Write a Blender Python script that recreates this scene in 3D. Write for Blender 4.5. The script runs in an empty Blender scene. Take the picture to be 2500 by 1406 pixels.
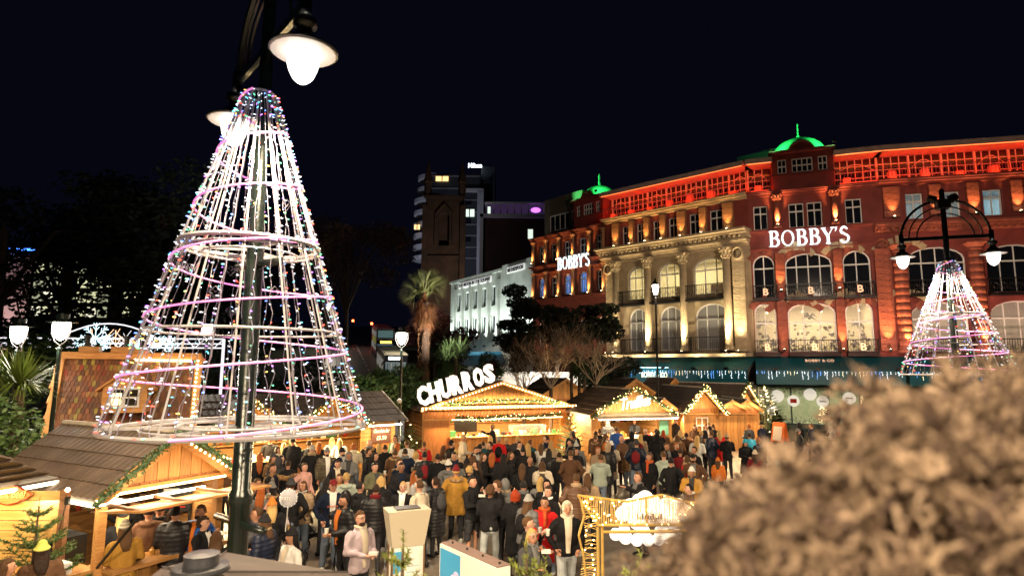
import bpy, random
from math import *
from mathutils import Vector as V, Matrix as Mx
from mathutils.geometry import tessellate_polygon
random.seed(7)
R_ = random.random
def U(a, b): return a + (b - a) * R_()
sc = bpy.context.scene
COL = sc.collection
# ------------------------------------------------------------ camera
FPX = 1500.0
PITCH = atan(196 / 1500.0); ROLL = radians(0.3); CAMZ = 4.15
_F = V((0, cos(PITCH), sin(PITCH)))
_R0 = V((1, 0, 0)); _U0 = V((0, -sin(PITCH), cos(PITCH)))
_R = _R0 * cos(ROLL) + _U0 * sin(ROLL); _U = _U0 * cos(ROLL) - _R0 * sin(ROLL)
cam = bpy.data.cameras.new('camera'); camo = bpy.data.objects.new('camera', cam); COL.objects.link(camo)
camo.matrix_world = Mx(((_R.x, _U.x, -_F.x, 0), (_R.y, _U.y, -_F.y, 0), (_R.z, _U.z, -_F.z, CAMZ), (0, 0, 0, 1)))
cam.sensor_width = 36; cam.lens = 36 * FPX / 2500; cam.clip_start = 0.05; cam.clip_end = 2000
cam.dof.use_dof = True; cam.dof.focus_distance = 20; cam.dof.aperture_fstop = 2.0
sc.camera = camo
# ------------------------------------------------------------ night sky and render settings
w = bpy.data.worlds.new('World'); sc.world = w; w.use_nodes = True
bg = w.node_tree.nodes['Background']
bg.inputs[0].default_value = (0.27, 0.33, 0.9, 1); bg.inputs[1].default_value = 0.003
sc.view_settings.view_transform = 'Standard'; sc.view_settings.look = 'None'
sc.view_settings.gamma = 1; sc.view_settings.use_curve_mapping = False; sc.view_settings.exposure = 0.9
cy = sc.cycles
cy.max_bounces = 4; cy.diffuse_bounces = 2; cy.glossy_bounces = 2; cy.transmission_bounces = 3; cy.transparent_max_bounces = 12
cy.sample_clamp_indirect = 3; cy.sample_clamp_direct = 0; cy.use_denoising = True; cy.use_light_tree = True
cy.caustics_reflective = False; cy.caustics_refractive = False
cy.use_adaptive_sampling = True; cy.adaptive_threshold = 0.02

# pixel of the 2500 px wide survey photograph -> point on a known plane of the place
def ray(x, y): return _F + _R * ((x - 1250) / FPX) + _U * ((703 - y) / FPX)
EYE = V((0, 0, CAMZ))
def GP(x, y, z=0.0):
    d = ray(x, y); return EYE + d * ((z - CAMZ) / d.z)
def YP(x, y, yy):
    d = ray(x, y); return EYE + d * (yy / d.y)

# ------------------------------------------------------------ materials
MATS = {}
def mat(name, col, rough=.6, metal=0., em=0., emc=None, col2=None, nscale=4., nstretch=(1, 1, 1), bump=0., bscale=30., band=None, rnd=.0, spec=.4, trans=0., alpha=1., sample=True, coord='Object', dist=.02):
    if name in MATS: return MATS[name]
    m = bpy.data.materials.new(name); m.use_nodes = True; MATS[name] = m
    nt = m.node_tree; N = nt.nodes; L = nt.links; b = N['Principled BSDF']
    b.inputs['Roughness'].default_value = rough; b.inputs['Metallic'].default_value = metal
    b.inputs['Specular IOR Level'].default_value = spec
    c4 = (*col, 1); b.inputs['Base Color'].default_value = c4
    m.diffuse_color = c4
    if em:
        b.inputs['Emission Color'].default_value = (*(emc or col), 1); b.inputs['Emission Strength'].default_value = em
        m.cycles.emission_sampling = 'AUTO' if sample else 'NONE'
    if trans: b.inputs['Transmission Weight'].default_value = trans
    if alpha < 1: b.inputs['Alpha'].default_value = alpha
    tc = mp = None
    if col2 or bump or band:
        tc = N.new('ShaderNodeTexCoord'); mp = N.new('ShaderNodeMapping'); mp.inputs['Scale'].default_value = nstretch
        L.new(tc.outputs[coord], mp.inputs[0])
    out = None
    if col2:
        n = N.new('ShaderNodeTexNoise'); n.inputs['Scale'].default_value = nscale; n.inputs['Detail'].default_value = 5
        L.new(mp.outputs[0], n.inputs['Vector'])
        mr = N.new('ShaderNodeMapRange'); mr.inputs[1].default_value = .35; mr.inputs[2].default_value = .68
        L.new(n.outputs[0], mr.inputs[0])
        mx = N.new('ShaderNodeMix'); mx.data_type = 'RGBA'; mx.inputs[6].default_value = c4; mx.inputs[7].default_value = (*col2, 1)
        L.new(mr.outputs[0], mx.inputs[0]); out = mx.outputs[2]
    if rnd:
        oi = N.new('ShaderNodeObjectInfo'); hs = N.new('ShaderNodeHueSaturation')
        mr2 = N.new('ShaderNodeMapRange'); mr2.inputs[3].default_value = 1 - rnd; mr2.inputs[4].default_value = 1 + rnd
        L.new(oi.outputs['Random'], mr2.inputs[0]); L.new(mr2.outputs[0], hs.inputs['Value'])
        if out: L.new(out, hs.inputs['Color'])
        else: hs.inputs['Color'].default_value = c4
        out = hs.outputs[0]
    if out: L.new(out, b.inputs['Base Color'])
    last = None
    if bump:
        n2 = N.new('ShaderNodeTexNoise'); n2.inputs['Scale'].default_value = bscale; n2.inputs['Detail'].default_value = 3
        L.new(mp.outputs[0], n2.inputs['Vector'])
        bp = N.new('ShaderNodeBump'); bp.inputs['Strength'].default_value = bump; bp.inputs['Distance'].default_value = dist
        L.new(n2.outputs[0], bp.inputs['Height']); L.new(bp.outputs[0], b.inputs['Normal']); last = bp
    if band:
        wv = N.new('ShaderNodeTexWave'); wv.bands_direction = band[0]; wv.inputs['Scale'].default_value = band[1]; wv.inputs['Distortion'].default_value = band[3] if len(band) > 3 else .6
        wv.wave_profile = 'SIN'; L.new(mp.outputs[0], wv.inputs['Vector'])
        b2 = N.new('ShaderNodeBump'); b2.inputs['Strength'].default_value = .9; b2.inputs['Distance'].default_value = band[2]
        L.new(wv.outputs['Fac'], b2.inputs['Height'])
        if last: L.new(last.outputs[0], b2.inputs['Normal'])
        L.new(b2.outputs[0], b.inputs['Normal'])
    return m
def emi(name, col, s, sample=True): return mat(name, col, em=s, sample=sample)

WOOD = mat('pine_board', (.52, .27, .09), .5, col2=(.36, .16, .045), nscale=3, nstretch=(1, 12, 12), bump=.25, bscale=8, rnd=.22)
WOODV = mat('pine_board_upright', (.5, .25, .08), .5, col2=(.34, .15, .04), nscale=3, nstretch=(12, 12, 1), bump=.25, bscale=8, rnd=.22)
WOODD = mat('dark_wood', (.2, .09, .04), .55, col2=(.12, .05, .02), nscale=3, nstretch=(1, 10, 10), bump=.3, bscale=8, rnd=.2)
WOODR = mat('orange_varnished_wood', (.42, .17, .05), .45, col2=(.28, .1, .03), nscale=4, nstretch=(8, 8, 1), bump=.2, bscale=8, rnd=.15)
ROOFM = mat('weathered_roof_sheet', (.06, .04, .028), .6, col2=(.1, .07, .05), nscale=2.2, bump=.35, bscale=60, rnd=.12)
ROOFD = mat('dark_roof_sheet', (.04, .028, .022), .6, col2=(.07, .05, .04), nscale=2.2, bump=.35, bscale=60, rnd=.12)
TRIM = mat('pale_trim', (.45, .4, .33), .5, col2=(.3, .25, .2), nscale=5)
BLACKM = mat('black_metal', (.015, .015, .015), .4, .3)
STEEL = mat('steel', (.5, .5, .5), .3, 1.)
GREENP = mat('dark_green_lamp_paint', (.008, .014, .012), .25, .2, col2=(.013, .022, .018), nscale=12, bump=.12, bscale=25, spec=.8)
WHITEP = mat('white_paint', (.75, .73, .7), .5, col2=(.6, .58, .55), nscale=4, rnd=.06)
LEAF = mat('garland_green', (.03, .075, .025), .6, col2=(.06, .11, .035), nscale=8)
FIR = mat('fir_needles', (.06, .13, .03), .6, col2=(.1, .17, .04), nscale=6)
BARK = mat('bark', (.12, .08, .05), .9, col2=(.06, .04, .03), nscale=14, nstretch=(3, 3, .5), bump=.8, bscale=14)
GLASSD = mat('dark_window_glass', (.01, .012, .018), .08, spec=.8)
CLEAR = mat('clear_glass', (.9, .95, 1), .03, alpha=.16, spec=.8)
WARMB = emi('warm_bulb', (1, .62, .22), 9, False)
WARMB2 = emi('bright_warm_bulb', (1, .7, .34), 9, False)
WARMTUBE = emi('warm_led_tube', (1, .68, .32), 5, False)
WHITETUBE = emi('white_led_tube', (1, .84, .58), 5, False)
REDM = mat('red_bauble', (.45, .02, .015), .2, .3)
GOLDM = mat('gold_bauble', (.7, .42, .12), .25, .6)

# ------------------------------------------------------------ mesh building
class MB:
    def __init__(s): s.v = []; s.f = []; s.mi = []; s.m = 0
    def add(s, vs, fs):
        b = len(s.v); s.v += [tuple(v) for v in vs]; s.f += [[b + i for i in f] for f in fs]; s.mi += [s.m] * len(fs); return s
    def box(s, x0, x1, y0, y1, z0, z1):
        return s.add([(x0, y0, z0), (x1, y0, z0), (x1, y1, z0), (x0, y1, z0), (x0, y0, z1), (x1, y0, z1), (x1, y1, z1), (x0, y1, z1)],
            [(0, 3, 2, 1), (4, 5, 6, 7), (0, 1, 5, 4), (1, 2, 6, 5), (2, 3, 7, 6), (3, 0, 4, 7)])
    def beam(s, a, b, w, h=None, up=(0, 0, 1)):
        a = V(a); b = V(b); d = (b - a); L = d.length
        if L < 1e-6: return s
        d /= L; up = V(up); x = d.cross(up)
        if x.length < 1e-3: x = d.cross(V((1, 0, 0)))
        x.normalize(); z = x.cross(d); h = h or w; x *= w / 2; z *= h / 2
        vs = [a - x - z, a + x - z, a + x + z, a - x + z, b - x - z, b + x - z, b + x + z, b - x + z]
        return s.add(vs, [(0, 1, 2, 3), (7, 6, 5, 4), (0, 4, 5, 1), (1, 5, 6, 2), (2, 6, 7, 3), (3, 7, 4, 0)])
    def tube(s, pts, r, n=6, closed=False, caps=True, flat=1.):
        pts = [V(p) for p in pts]; k = len(pts)
        if not isinstance(r, (list, tuple)): r = [r] * k
        vs = []; ref = None
        for i, p in enumerate(pts):
            a = pts[i - 1] if (i or closed) else p; b = pts[(i + 1) % k] if (i < k - 1 or closed) else p
            d = (b - a)
            if d.length < 1e-9: d = V((0, 0, 1))
            d.normalize()
            if ref is None: ref = V((0, 0, 1)) if abs(d.z) < .9 else V((1, 0, 0))
            x = d.cross(ref)
            if x.length < 1e-4: x = d.cross(V((.3, .9, .2)))
            x.normalize(); y = x.cross(d); ref = y.copy() if True else ref
            ref = -(x.cross(d)) if False else y
            for j in range(n):
                t = 2 * pi * j / n; vs.append(p + x * (cos(t) * r[i]) + y * (sin(t) * r[i] * flat))
        fs = []
        for i in range(k if closed else k - 1):
            i2 = (i + 1) % k
            for j in range(n): j2 = (j + 1) % n; fs.append((i * n + j, i * n + j2, i2 * n + j2, i2 * n + j))
        if caps and not closed: fs.append(tuple(range(n - 1, -1, -1))); fs.append(tuple((k - 1) * n + j for j in range(n)))
        return s.add(vs, fs)
    def lathe(s, prof, n=16, c=(0, 0, 0), sx=1, sy=1):
        vs = []; c = V(c)
        for r, z in prof:
            for j in range(n): t = 2 * pi * j / n; vs.append((c.x + cos(t) * r * sx, c.y + sin(t) * r * sy, c.z + z))
        fs = []
        for i in range(len(prof) - 1):
            for j in range(n): j2 = (j + 1) % n; fs.append((i * n + j, i * n + j2, (i + 1) * n + j2, (i + 1) * n + j))
        fs.append(tuple(range(n - 1, -1, -1))); fs.append(tuple((len(prof) - 1) * n + j for j in range(n)))
        return s.add(vs, fs)
    def ell(s, c, r, n=8, m=6):
        if not isinstance(r, (tuple, list)): r = (r, r, r)
        pr = [(max(sin(pi * i / m), .001), -cos(pi * i / m)) for i in range(m + 1)]
        b = len(s.v); s.lathe(pr, n)
        s.v[b:] = [(c[0] + x * r[0], c[1] + y * r[1], c[2] + z * r[2]) for x, y, z in s.v[b:]]
        return s
    def prism(s, poly, y0, y1):     # poly in (x,z), extruded along y
        n = len(poly); tri = tessellate_polygon([[V((p[0], p[1], 0)) for p in poly]])
        vs = [(p[0], y0, p[1]) for p in poly] + [(p[0], y1, p[1]) for p in poly]
        fs = [tuple(t) for t in tri] + [tuple(i + n for i in t[::-1]) for t in tri] + [(i, (i + 1) % n, n + (i + 1) % n, n + i) for i in range(n)]
        return s.add(vs, fs)
    def holed(s, outer, holes, y0, y1):     # slab with openings; openings get their reveals
        loops = [outer] + holes; flat = [p for l in loops for p in l]
        tri = tessellate_polygon([[V((p[0], p[1], 0)) for p in l] for l in loops])
        n = len(flat); vs = [(p[0], y0, p[1]) for p in flat] + [(p[0], y1, p[1]) for p in flat]
        fs = [tuple(t) for t in tri] + [tuple(i + n for i in t[::-1]) for t in tri]; b = 0
        for l in loops:
            k = len(l)
            for i in range(k): j = (i + 1) % k; fs.append((b + i, b + j, n + b + j, n + b + i))
            b += k
        return s.add(vs, fs)
    def xf(s, M, b=0):
        s.v[b:] = [tuple(M @ V(v)) for v in s.v[b:]]; return s
    def mesh(s, name, mats, smooth=False):
        me = bpy.data.meshes.new(name); me.from_pydata(s.v, [], s.f)
        for m in (mats if isinstance(mats, (list, tuple)) else [mats]): me.materials.append(m)
        if max(s.mi, default=0): me.polygons.foreach_set('material_index', s.mi)
        if smooth: me.polygons.foreach_set('use_smooth', [True] * len(s.f))
        me.update(); return me

def ob(name, data, parent=None, M=None):
    o = bpy.data.objects.new(name, data); COL.objects.link(o)
    if parent is not None: o.parent = parent
    if M is not None: o.matrix_basis = M
    return o
def part(name, mb, mats, parent=None, M=None, smooth=False, kind=None):
    if not mb.f: return None
    o = ob(name, mb.mesh(name, mats, smooth), parent, M)
    if kind: o['kind'] = kind
    return o
def tag(o, label, cat, group=None, kind=None):
    o['label'] = label; o['category'] = cat
    if group: o['group'] = group
    if kind: o['kind'] = kind
    return o
def thing(name, label, cat, loc=(0, 0, 0), rz=0., group=None):
    o = ob(name, None, None, Mx.Translation(V(loc)) @ Mx.Rotation(rz, 4, 'Z')); o.empty_display_size = .2
    return tag(o, label, cat, group)
def struct(name, mb, mats, smooth=False):
    o = part(name, mb, mats, None, None, smooth); o['kind'] = 'structure'; return o
KIDS = {}
def copy_tree(o, M=None, parent=None):
    c = o.copy(); COL.objects.link(c)
    if parent is not None: c.parent = parent
    if M is not None: c.matrix_basis = M
    for ch in list(o.children): copy_tree(ch, None, c)
    return c
_pc = {}
def boxmesh(name, L, W, T, m):
    k = (name, round(L, 3), round(W, 3), round(T, 3), m.name)
    if k not in _pc:
        _pc[k] = MB().box(-L / 2, L / 2, -W / 2, W / 2, -T / 2, T / 2).mesh(name, m)
    return _pc[k]
def piece(name, L, W, T, m, parent, x, y, z, R=None):
    M = Mx.Translation(V((x, y, z)))
    if R is not None: M = M @ R
    return ob(name, boxmesh(name, L, W, T, m), parent, M)
def rot(ax, d): return Mx.Rotation(radians(d), 4, ax)
def light(kind, loc, col, e, size=.1, parent=None, aim=None, sizey=None, spot=None, blend=.5):
    l = bpy.data.lights.new(kind.lower() + '_lamp', kind); l.color = col; l.energy = e
    if kind == 'AREA':
        l.size = size
        if sizey: l.shape = 'RECTANGLE'; l.size_y = sizey
    else: l.shadow_soft_size = size
    if kind == 'SPOT' and spot: l.spot_size = radians(spot); l.spot_blend = blend
    o = bpy.data.objects.new(l.name, l); COL.objects.link(o)
    M = Mx.Translation(V(loc))
    if aim is not None: M = M @ V(aim).to_track_quat('-Z', 'Y').to_matrix().to_4x4()
    if parent is not None: o.parent = parent
    o.matrix_basis = M; return o
FONTC = {}
def textmesh(s, h, w=None, ext=.01, bold=0., m=None, shear=0., res=2, name='lettering', mono=None):
    cu = bpy.data.curves.new('t', 'FONT'); cu.body = s; cu.extrude = .1; cu.offset = 0; cu.resolution_u = res; cu.shear = shear
    cu.size = 1; cu.offset = bold
    o = bpy.data.objects.new('t', cu); COL.objects.link(o)
    dg = bpy.context.evaluated_depsgraph_get()
    me = bpy.data.meshes.new_from_object(o.evaluated_get(dg)); bpy.data.objects.remove(o); bpy.data.curves.remove(cu)
    xs = [v.co.x for v in me.vertices]; ys = [v.co.y for v in me.vertices]
    x0, x1, y0, y1 = min(xs), max(xs), min(ys), max(ys); k = h / (y1 - y0); kx = (w / (x1 - x0)) if w else k
    # result: centred, upright in local x/z, facing -y
    for v in me.vertices: v.co = ((v.co.x - (x0 + x1) / 2) * kx, -v.co.z * 10 * ext, (v.co.y - (y0 + y1) / 2) * k)
    me.name = name; me.materials.clear(); me.materials.append(m); me.update(); return me
def text(s, parent, M, h, w=None, ext=.01, bold=0., m=None, name='lettering', shear=0., res=2):
    return ob(name, textmesh(s, h, w, ext, bold, m, shear, res, name), parent, M)

def strokes_mesh(chars, glyphs, h, w, ext, m, name='sign_lettering'):
    mb = MB(); x = 0
    for c in chars:
        adv, sts = glyphs[c]
        for pts in sts:      # (x, z, halfwidth) polyline, flat ribbon extruded
            k = len(pts); L = []; Rr = []
            for i, (a, b, q) in enumerate(pts):
                p0 = pts[max(0, i - 1)]; p1 = pts[min(k - 1, i + 1)]; d = V((p1[0] - p0[0], p1[1] - p0[1])); d.normalize(); n = V((-d.y, d.x))
                L.append((x + a + n.x * q, b + n.y * q)); Rr.append((x + a - n.x * q, b - n.y * q))
            for i in range(k - 1):
                q4 = [L[i], L[i + 1], Rr[i + 1], Rr[i]]; mb.add([(u, -ext, z) for u, z in q4] + [(u, ext, z) for u, z in q4], [(0, 1, 2, 3), (7, 6, 5, 4), (0, 4, 5, 1), (1, 5, 6, 2), (2, 6, 7, 3), (3, 7, 4, 0)])
        x += adv
    mb.v = [((a / x - .5) * w, b, (z - .5) * h) for a, b, z in mb.v]
    return mb.mesh(name, m)
def _arc(cx, cz, rx, rz, a0, a1, wf, n=12):
    o = []
    for i in range(n + 1):
        a = radians(a0 + (a1 - a0) * i / n); o.append((cx + cos(a) * rx, cz + sin(a) * rz, wf(a)))
    return o
_th = lambda a: .025 + .06 * abs(cos(a))
SERIF = {'B': (.82, [[(.2, 0, .09), (.2, 1, .09)], [(.05, .98, .02), (.38, .98, .02)], [(.05, .02, .02), (.4, .02, .02)], [(.2, .54, .022), (.4, .54, .022)], _arc(.38, .76, .22, .22, 90, -90, _th), _arc(.4, .27, .27, .255, 90, -90, _th)]),
 'O': (.98, [_arc(.46, .5, .36, .47, 0, 360, lambda a: .02 + .045 * abs(cos(a)), 24)]),
 'Y': (.86, [[(.12, .98, .08), (.42, .45, .08)], [(.74, .98, .03), (.42, .45, .03)], [(.42, .48, .085), (.42, 0, .085)], [(0, .98, .02), (.3, .98, .02)], [(.6, .98, .02), (.86, .98, .02)], [(.27, .02, .02), (.57, .02, .02)]]),
 "'": (.24, [[(.1, 1.0, .06), (.08, .85, .045), (.03, .74, .01)]]),
 'S': (.7, [_arc(.34, .74, .2, .23, 20, 200, lambda a: .03 + .04 * abs(sin(a * .5))) + _arc(.34, .27, .25, .25, 70, -160, lambda a: .075 - .03 * abs(sin(a)), 14)])}
# ------------------------------------------------------------ ground, road, hills
PAVE = mat('square_paving', (.23, .19, .15), .42, col2=(.12, .095, .075), nscale=.55, bump=.25, bscale=22, spec=.5)
PAVE2 = mat('pinkish_paving', (.3, .2, .15), .5, col2=(.22, .14, .1), nscale=1.2, bump=.2, bscale=30)
ASPH = mat('asphalt', (.05, .05, .052), .45, col2=(.035, .035, .037), nscale=2, bump=.2, bscale=60)
KERB = mat('kerb_stone', (.3, .28, .25), .7)
SOIL = mat('dark_lawn', (.02, .03, .012), .9, col2=(.012, .018, .01), nscale=3)
struct('ground', MB().add([(-400, -60, 0), (400, -60, 0), (400, 600, 0), (-400, 600, 0)], [(0, 1, 2, 3)]), SOIL)
sq = [(-16, -4), (30, -4), (40, 20), (36, 44), (25, 44), (17, 47), (7, 50), (2, 40), (-4, 33), (-16, 30)]
struct('square_pavement', MB().add([(x, y, .004) for x, y in sq], [tuple(range(len(sq)))]), PAVE)
sq2 = [(10, 26), (12.5, 30), (13, 43.5), (36, 43.5), (39, 24), (22, 22.5), (15, 23)]
struct('outer_pavement', MB().add([(x, y, .008) for x, y in sq2], [tuple(range(len(sq2)))]), PAVE2)
mb = MB()
for i in range(len(sq2)):
    a, b = sq2[i], sq2[(i + 1) % len(sq2)]
    if a[1] < 30 and b[1] < 30 and b[0] <= a[0]: mb.beam((a[0], a[1], .02), (b[0], b[1], .02), .25, .05)
struct('kerb', mb, KERB)
# road climbing the hill behind the stalls
def roadpt(y): # centre line and height
    return V((-19.7 - .3 * (y - 82.7), y, max(0, (y - 46)) * .125))
mb = MB(); vs = []; ys = list(range(36, 170, 6))
for y in ys:
    p = roadpt(y); vs += [(p.x - 5.2, p.y, p.z + .01), (p.x + 6.0, p.y, p.z + .01)]
mb.add(vs, [(2 * i, 2 * i + 1, 2 * i + 3, 2 * i + 2) for i in range(len(ys) - 1)]); struct('road', mb, ASPH)
LINEM = mat('road_line_paint', (.6, .6, .58), .6)
mb = MB()
for y0 in range(40, 150, 4):
    for k, off in ((2.0, 0.2),):
        a = roadpt(y0); b = roadpt(y0 + k); mb.add([(a.x + off - .08, a.y, a.z + .02), (a.x + off + .08, a.y, a.z + .02), (b.x + off + .08, b.y, b.z + .02), (b.x + off - .08, b.y, b.z + .02)], [(0, 1, 2, 3)])
    a = roadpt(y0); b = roadpt(y0 + 4); mb.add([(a.x - 4.6, a.y, a.z + .02), (a.x - 4.5, a.y, a.z + .02), (b.x - 4.5, b.y, b.z + .02), (b.x - 4.6, b.y, b.z + .02)], [(0, 1, 2, 3)])
struct('road_marking', mb, LINEM)
for sgn, nm in ((-1, 'verge'), (1, 'verge')):
    mb = MB(); vs = []
    for y in ys:
        p = roadpt(y); x0 = p.x - 5.2 if sgn < 0 else p.x + 6.0
        vs += [(x0, y, p.z + .12), (x0 + sgn * .2, y, p.z + .12), (x0 + sgn * 4, y, p.z + .1), (x0 + sgn * 60, y, p.z * (.9 if sgn > 0 else .4) - .02), (x0, y, p.z)]
    fs = []
    for i in range(len(ys) - 1):
        for a, b in ((0, 1), (1, 2), (2, 3), (4, 0)): fs.append((5 * i + a, 5 * i + b, 5 * i + 5 + b, 5 * i + 5 + a))
    mb.add(vs, fs); struct('hillside', mb, mat('verge_ground', (.03, .035, .02), .9))

# ------------------------------------------------------------ department store, four faces of one crescent
class Face:
    def __init__(s, A, B):
        s.A = V((A[0], A[1], 0)); d = V((B[0] - A[0], B[1] - A[1])); s.L = d.length; a = atan2(d.y, d.x)
        s.M = Mx.Translation(s.A) @ Mx.Rotation(a, 4, 'Z'); s.Mi = s.M.inverted()
PA, PB, PC_, PD, PE = (2.02, 58.90), (8.12, 51.96), (17.16, 43.52), (25.29, 40.46), (33.23, 38.62)
dd = (V(PE) - V(PD)).normalized(); PE2 = (PD[0] + dd.x * 14, PD[1] + dd.y * 14)
FAB, FBC, FCD, FDE = Face(PA, PB), Face(PB, PC_), Face(PC_, PD), Face(PD, PE2)
REDS = mat('red_sandstone', (.27, .055, .045), .75, col2=(.19, .04, .035), nscale=1.3, bump=.35, bscale=9, dist=.05)
REDB = mat('red_sandstone_block', (.3, .085, .055), .75, col2=(.2, .055, .04), nscale=3, bump=.6, bscale=9, rnd=.15, dist=.05)
BRICK = mat('dark_red_brick', (.2, .05, .03), .8, col2=(.13, .035, .025), nscale=2, bump=.4, bscale=25)
CREAM = mat('cream_stone', (.5, .4, .26), .7, col2=(.38, .3, .2), nscale=1.5, bump=.35, bscale=8, dist=.04)
CREAMB = mat('cream_stone_block', (.52, .42, .27), .7, col2=(.4, .31, .2), nscale=3, bump=.6, bscale=10, rnd=.12, dist=.05)
FRAMEW = mat('white_window_frame', (.85, .85, .83), .45)
TEAL = mat('teal_fascia', (.012, .12, .16), .45, col2=(.01, .09, .12), nscale=.8)
TERR = mat('terrace_frame_paint', (.75, .6, .5), .5)
GOLDL = emi('gilded_letter', (1, .6, .38), .34, False)
SIGNW = emi('white_sign_letter', (.84, .96, 1), .72, False)
IRON = mat('wrought_iron', (.012, .012, .014), .45, .4)
ROOMW = mat('cream_room_wall', (.75, .68, .5), .8)
ROOMG = mat('green_display_wall', (.3, .38, .24), .8, col2=(.2, .28, .16), nscale=2)
store = thing('department_store', 'long curved red and cream stone department store with green domes and lit arched windows', 'building', (PC_[0], PC_[1], 0))
SI = store.matrix_basis.inverted()
def FM(F, x=0, y=0, z=0, R=None):
    M = SI @ F.M @ Mx.Translation(V((x, y, z)))
    return M @ R if R is not None else M
def archpts(u0, u1, z0, z1, rise, n=9):
    pts = [(u0, z0), (u1, z0)]; c = (u0 + u1) / 2; hw = (u1 - u0) / 2
    for i in range(n + 1):
        t = pi * i / n; pts.append((c + hw * cos(t), z1 - rise + rise * sin(t)))
    return pts
def window(F, u0, u1, z0, z1, rise=0, cols=2, transom=None, lit=None, fr=.09, dep=.28, sub='white'):
    e = 0.001
    outer = archpts(u0 + e, u1 - e, z0 + e, z1 - e, rise) if rise else [(u0 + e, z0 + e), (u1 - e, z0 + e), (u1 - e, z1 - e), (u0 + e, z1 - e)]
    c = ((u0 + u1) / 2, (z0 + z1) / 2); sx = 1 - 2 * fr / (u1 - u0); sz = 1 - 2 * fr / (z1 - z0)
    inner = [(c[0] + (p[0] - c[0]) * sx, c[1] + (p[1] - c[1]) * sz) for p in outer]
    mb = MB().holed(outer, [inner], dep - .04, dep + .05)
    def top(u):
        if not rise: return z1 - fr
        hw = (u1 - u0) / 2; q = max(0, 1 - ((u - c[0]) / hw) ** 2); return z1 - rise + rise * sqrt(q) - fr * .8
    for k in range(1, cols):
        u = u0 + (u1 - u0) * k / cols
        mb.box(u - .035, u + .035, dep - .035, dep + .03, z0 + fr, top(u))
    if transom: mb.box(u0 + fr * .5, u1 - fr * .5, dep - .05, dep + .04, transom - .05, transom + .05)
    w_ = part('window', mb, FRAMEW, store, FM(F))
    g = MB().prism([(p[0], p[1]) for p in inner], dep + .006, dep + .016)
    part('pane', g, CLEAR if lit else GLASSD, w_)
    return w_
def wallface(F, holes, z0, z1, m, u0=0, u1=None, th=.5):
    u1 = F.L if u1 is None else u1
    mb = MB().holed([(u0, z0), (u1, z0), (u1, z1), (u0, z1)], holes, 0, th)
    return part('wall', mb, m, store, FM(F))
def rectp(u0, u1, z0, z1): return [(u0, z0), (u1, z0), (u1, z1), (u0, z1)]
def moulding(F, u0, u1, z0, z1, out, m, name='cornice', dent=0, y0=0.):
    mb = MB(); h = z1 - z0
    mb.box(u0, u1, -out * .35 + y0, .05 + y0, z0, z0 + h * .45); mb.box(u0 - .03, u1 + .03, -out * .75 + y0, .05 + y0, z0 + h * .45, z0 + h * .75); mb.box(u0 - .06, u1 + .06, -out + y0, .05 + y0, z0 + h * .75, z1)
    o = part(name, mb, m, store, FM(F))
    if dent:
        d = MB(); n = int((u1 - u0) / dent)
        for i in range(n): u = u0 + (i + .25) * dent; d.box(u, u + dent * .5, -out * .66 + y0, -out * .35 + .01 + y0, z0 + h * .1, z0 + h * .44)
        part('dentil_row', d, m, o)
    return o
def added_washlight(F, u, e, col, y=-2.3, z=4.2, lean=.42):  # floodlights added along the canopy to brighten the facade
    part('floodlight', MB().box(u - .12, u + .12, y - .1, y + .08, z - .08, z + .1).box(u - .02, u + .02, y, -1.6, z - .06, z - .03), BLACKM, store, FM(F))
    light('SPOT', (0, 0, 0), col, e, .08, store, None, spot=120, blend=1).matrix_basis = FM(F) @ Mx.Translation(V((u, y, z + .15))) @ V((0, lean, 1)).to_track_quat('-Z', 'Y').to_matrix().to_4x4()
UPL = []
def uplight(F, u, z, e, col=(1, .5, .16), y=-.42, spot=46, lean=.16):
    mb = MB().lathe([(.06, 0), (.09, .03), (.09, .16), (.05, .17)], 8); mb.xf(Mx.Translation(V((u, y, z))))
    o = part('uplight', mb, BLACKM, store, FM(F))
    m2 = MB().lathe([(.001, .172), (.07, .175), (.001, .18)], 8); m2.xf(Mx.Translation(V((u, y, z))))
    part('lens', m2, emi('uplight_lens', (1, .75, .4), 25, False), o)
    light('SPOT', (u, y, z + .22), col, e * (2.6 if F is not FBC else 1.8), .03, store, (0, lean, 1), spot=spot, blend=.9).matrix_basis = FM(F) @ Mx.Translation(V((u, y, z + .22))) @ V((0, lean, 1)).to_track_quat('-Z', 'Y').to_matrix().to_4x4()
def pilaster(F, u0, u1, z0, z1, out, m, nb, gap=.03):
    core = MB().box(u0 + .04, u1 - .04, -out + .05, 0, z0, z1); p = part('pilaster', core, m, store, FM(F))
    h = (z1 - z0) / nb
    for i in range(nb): piece('stone_block', u1 - u0, out, h - gap, m, p, (u0 + u1) / 2, -out / 2 - .002, z0 + (i + .5) * h)
    return p
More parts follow.
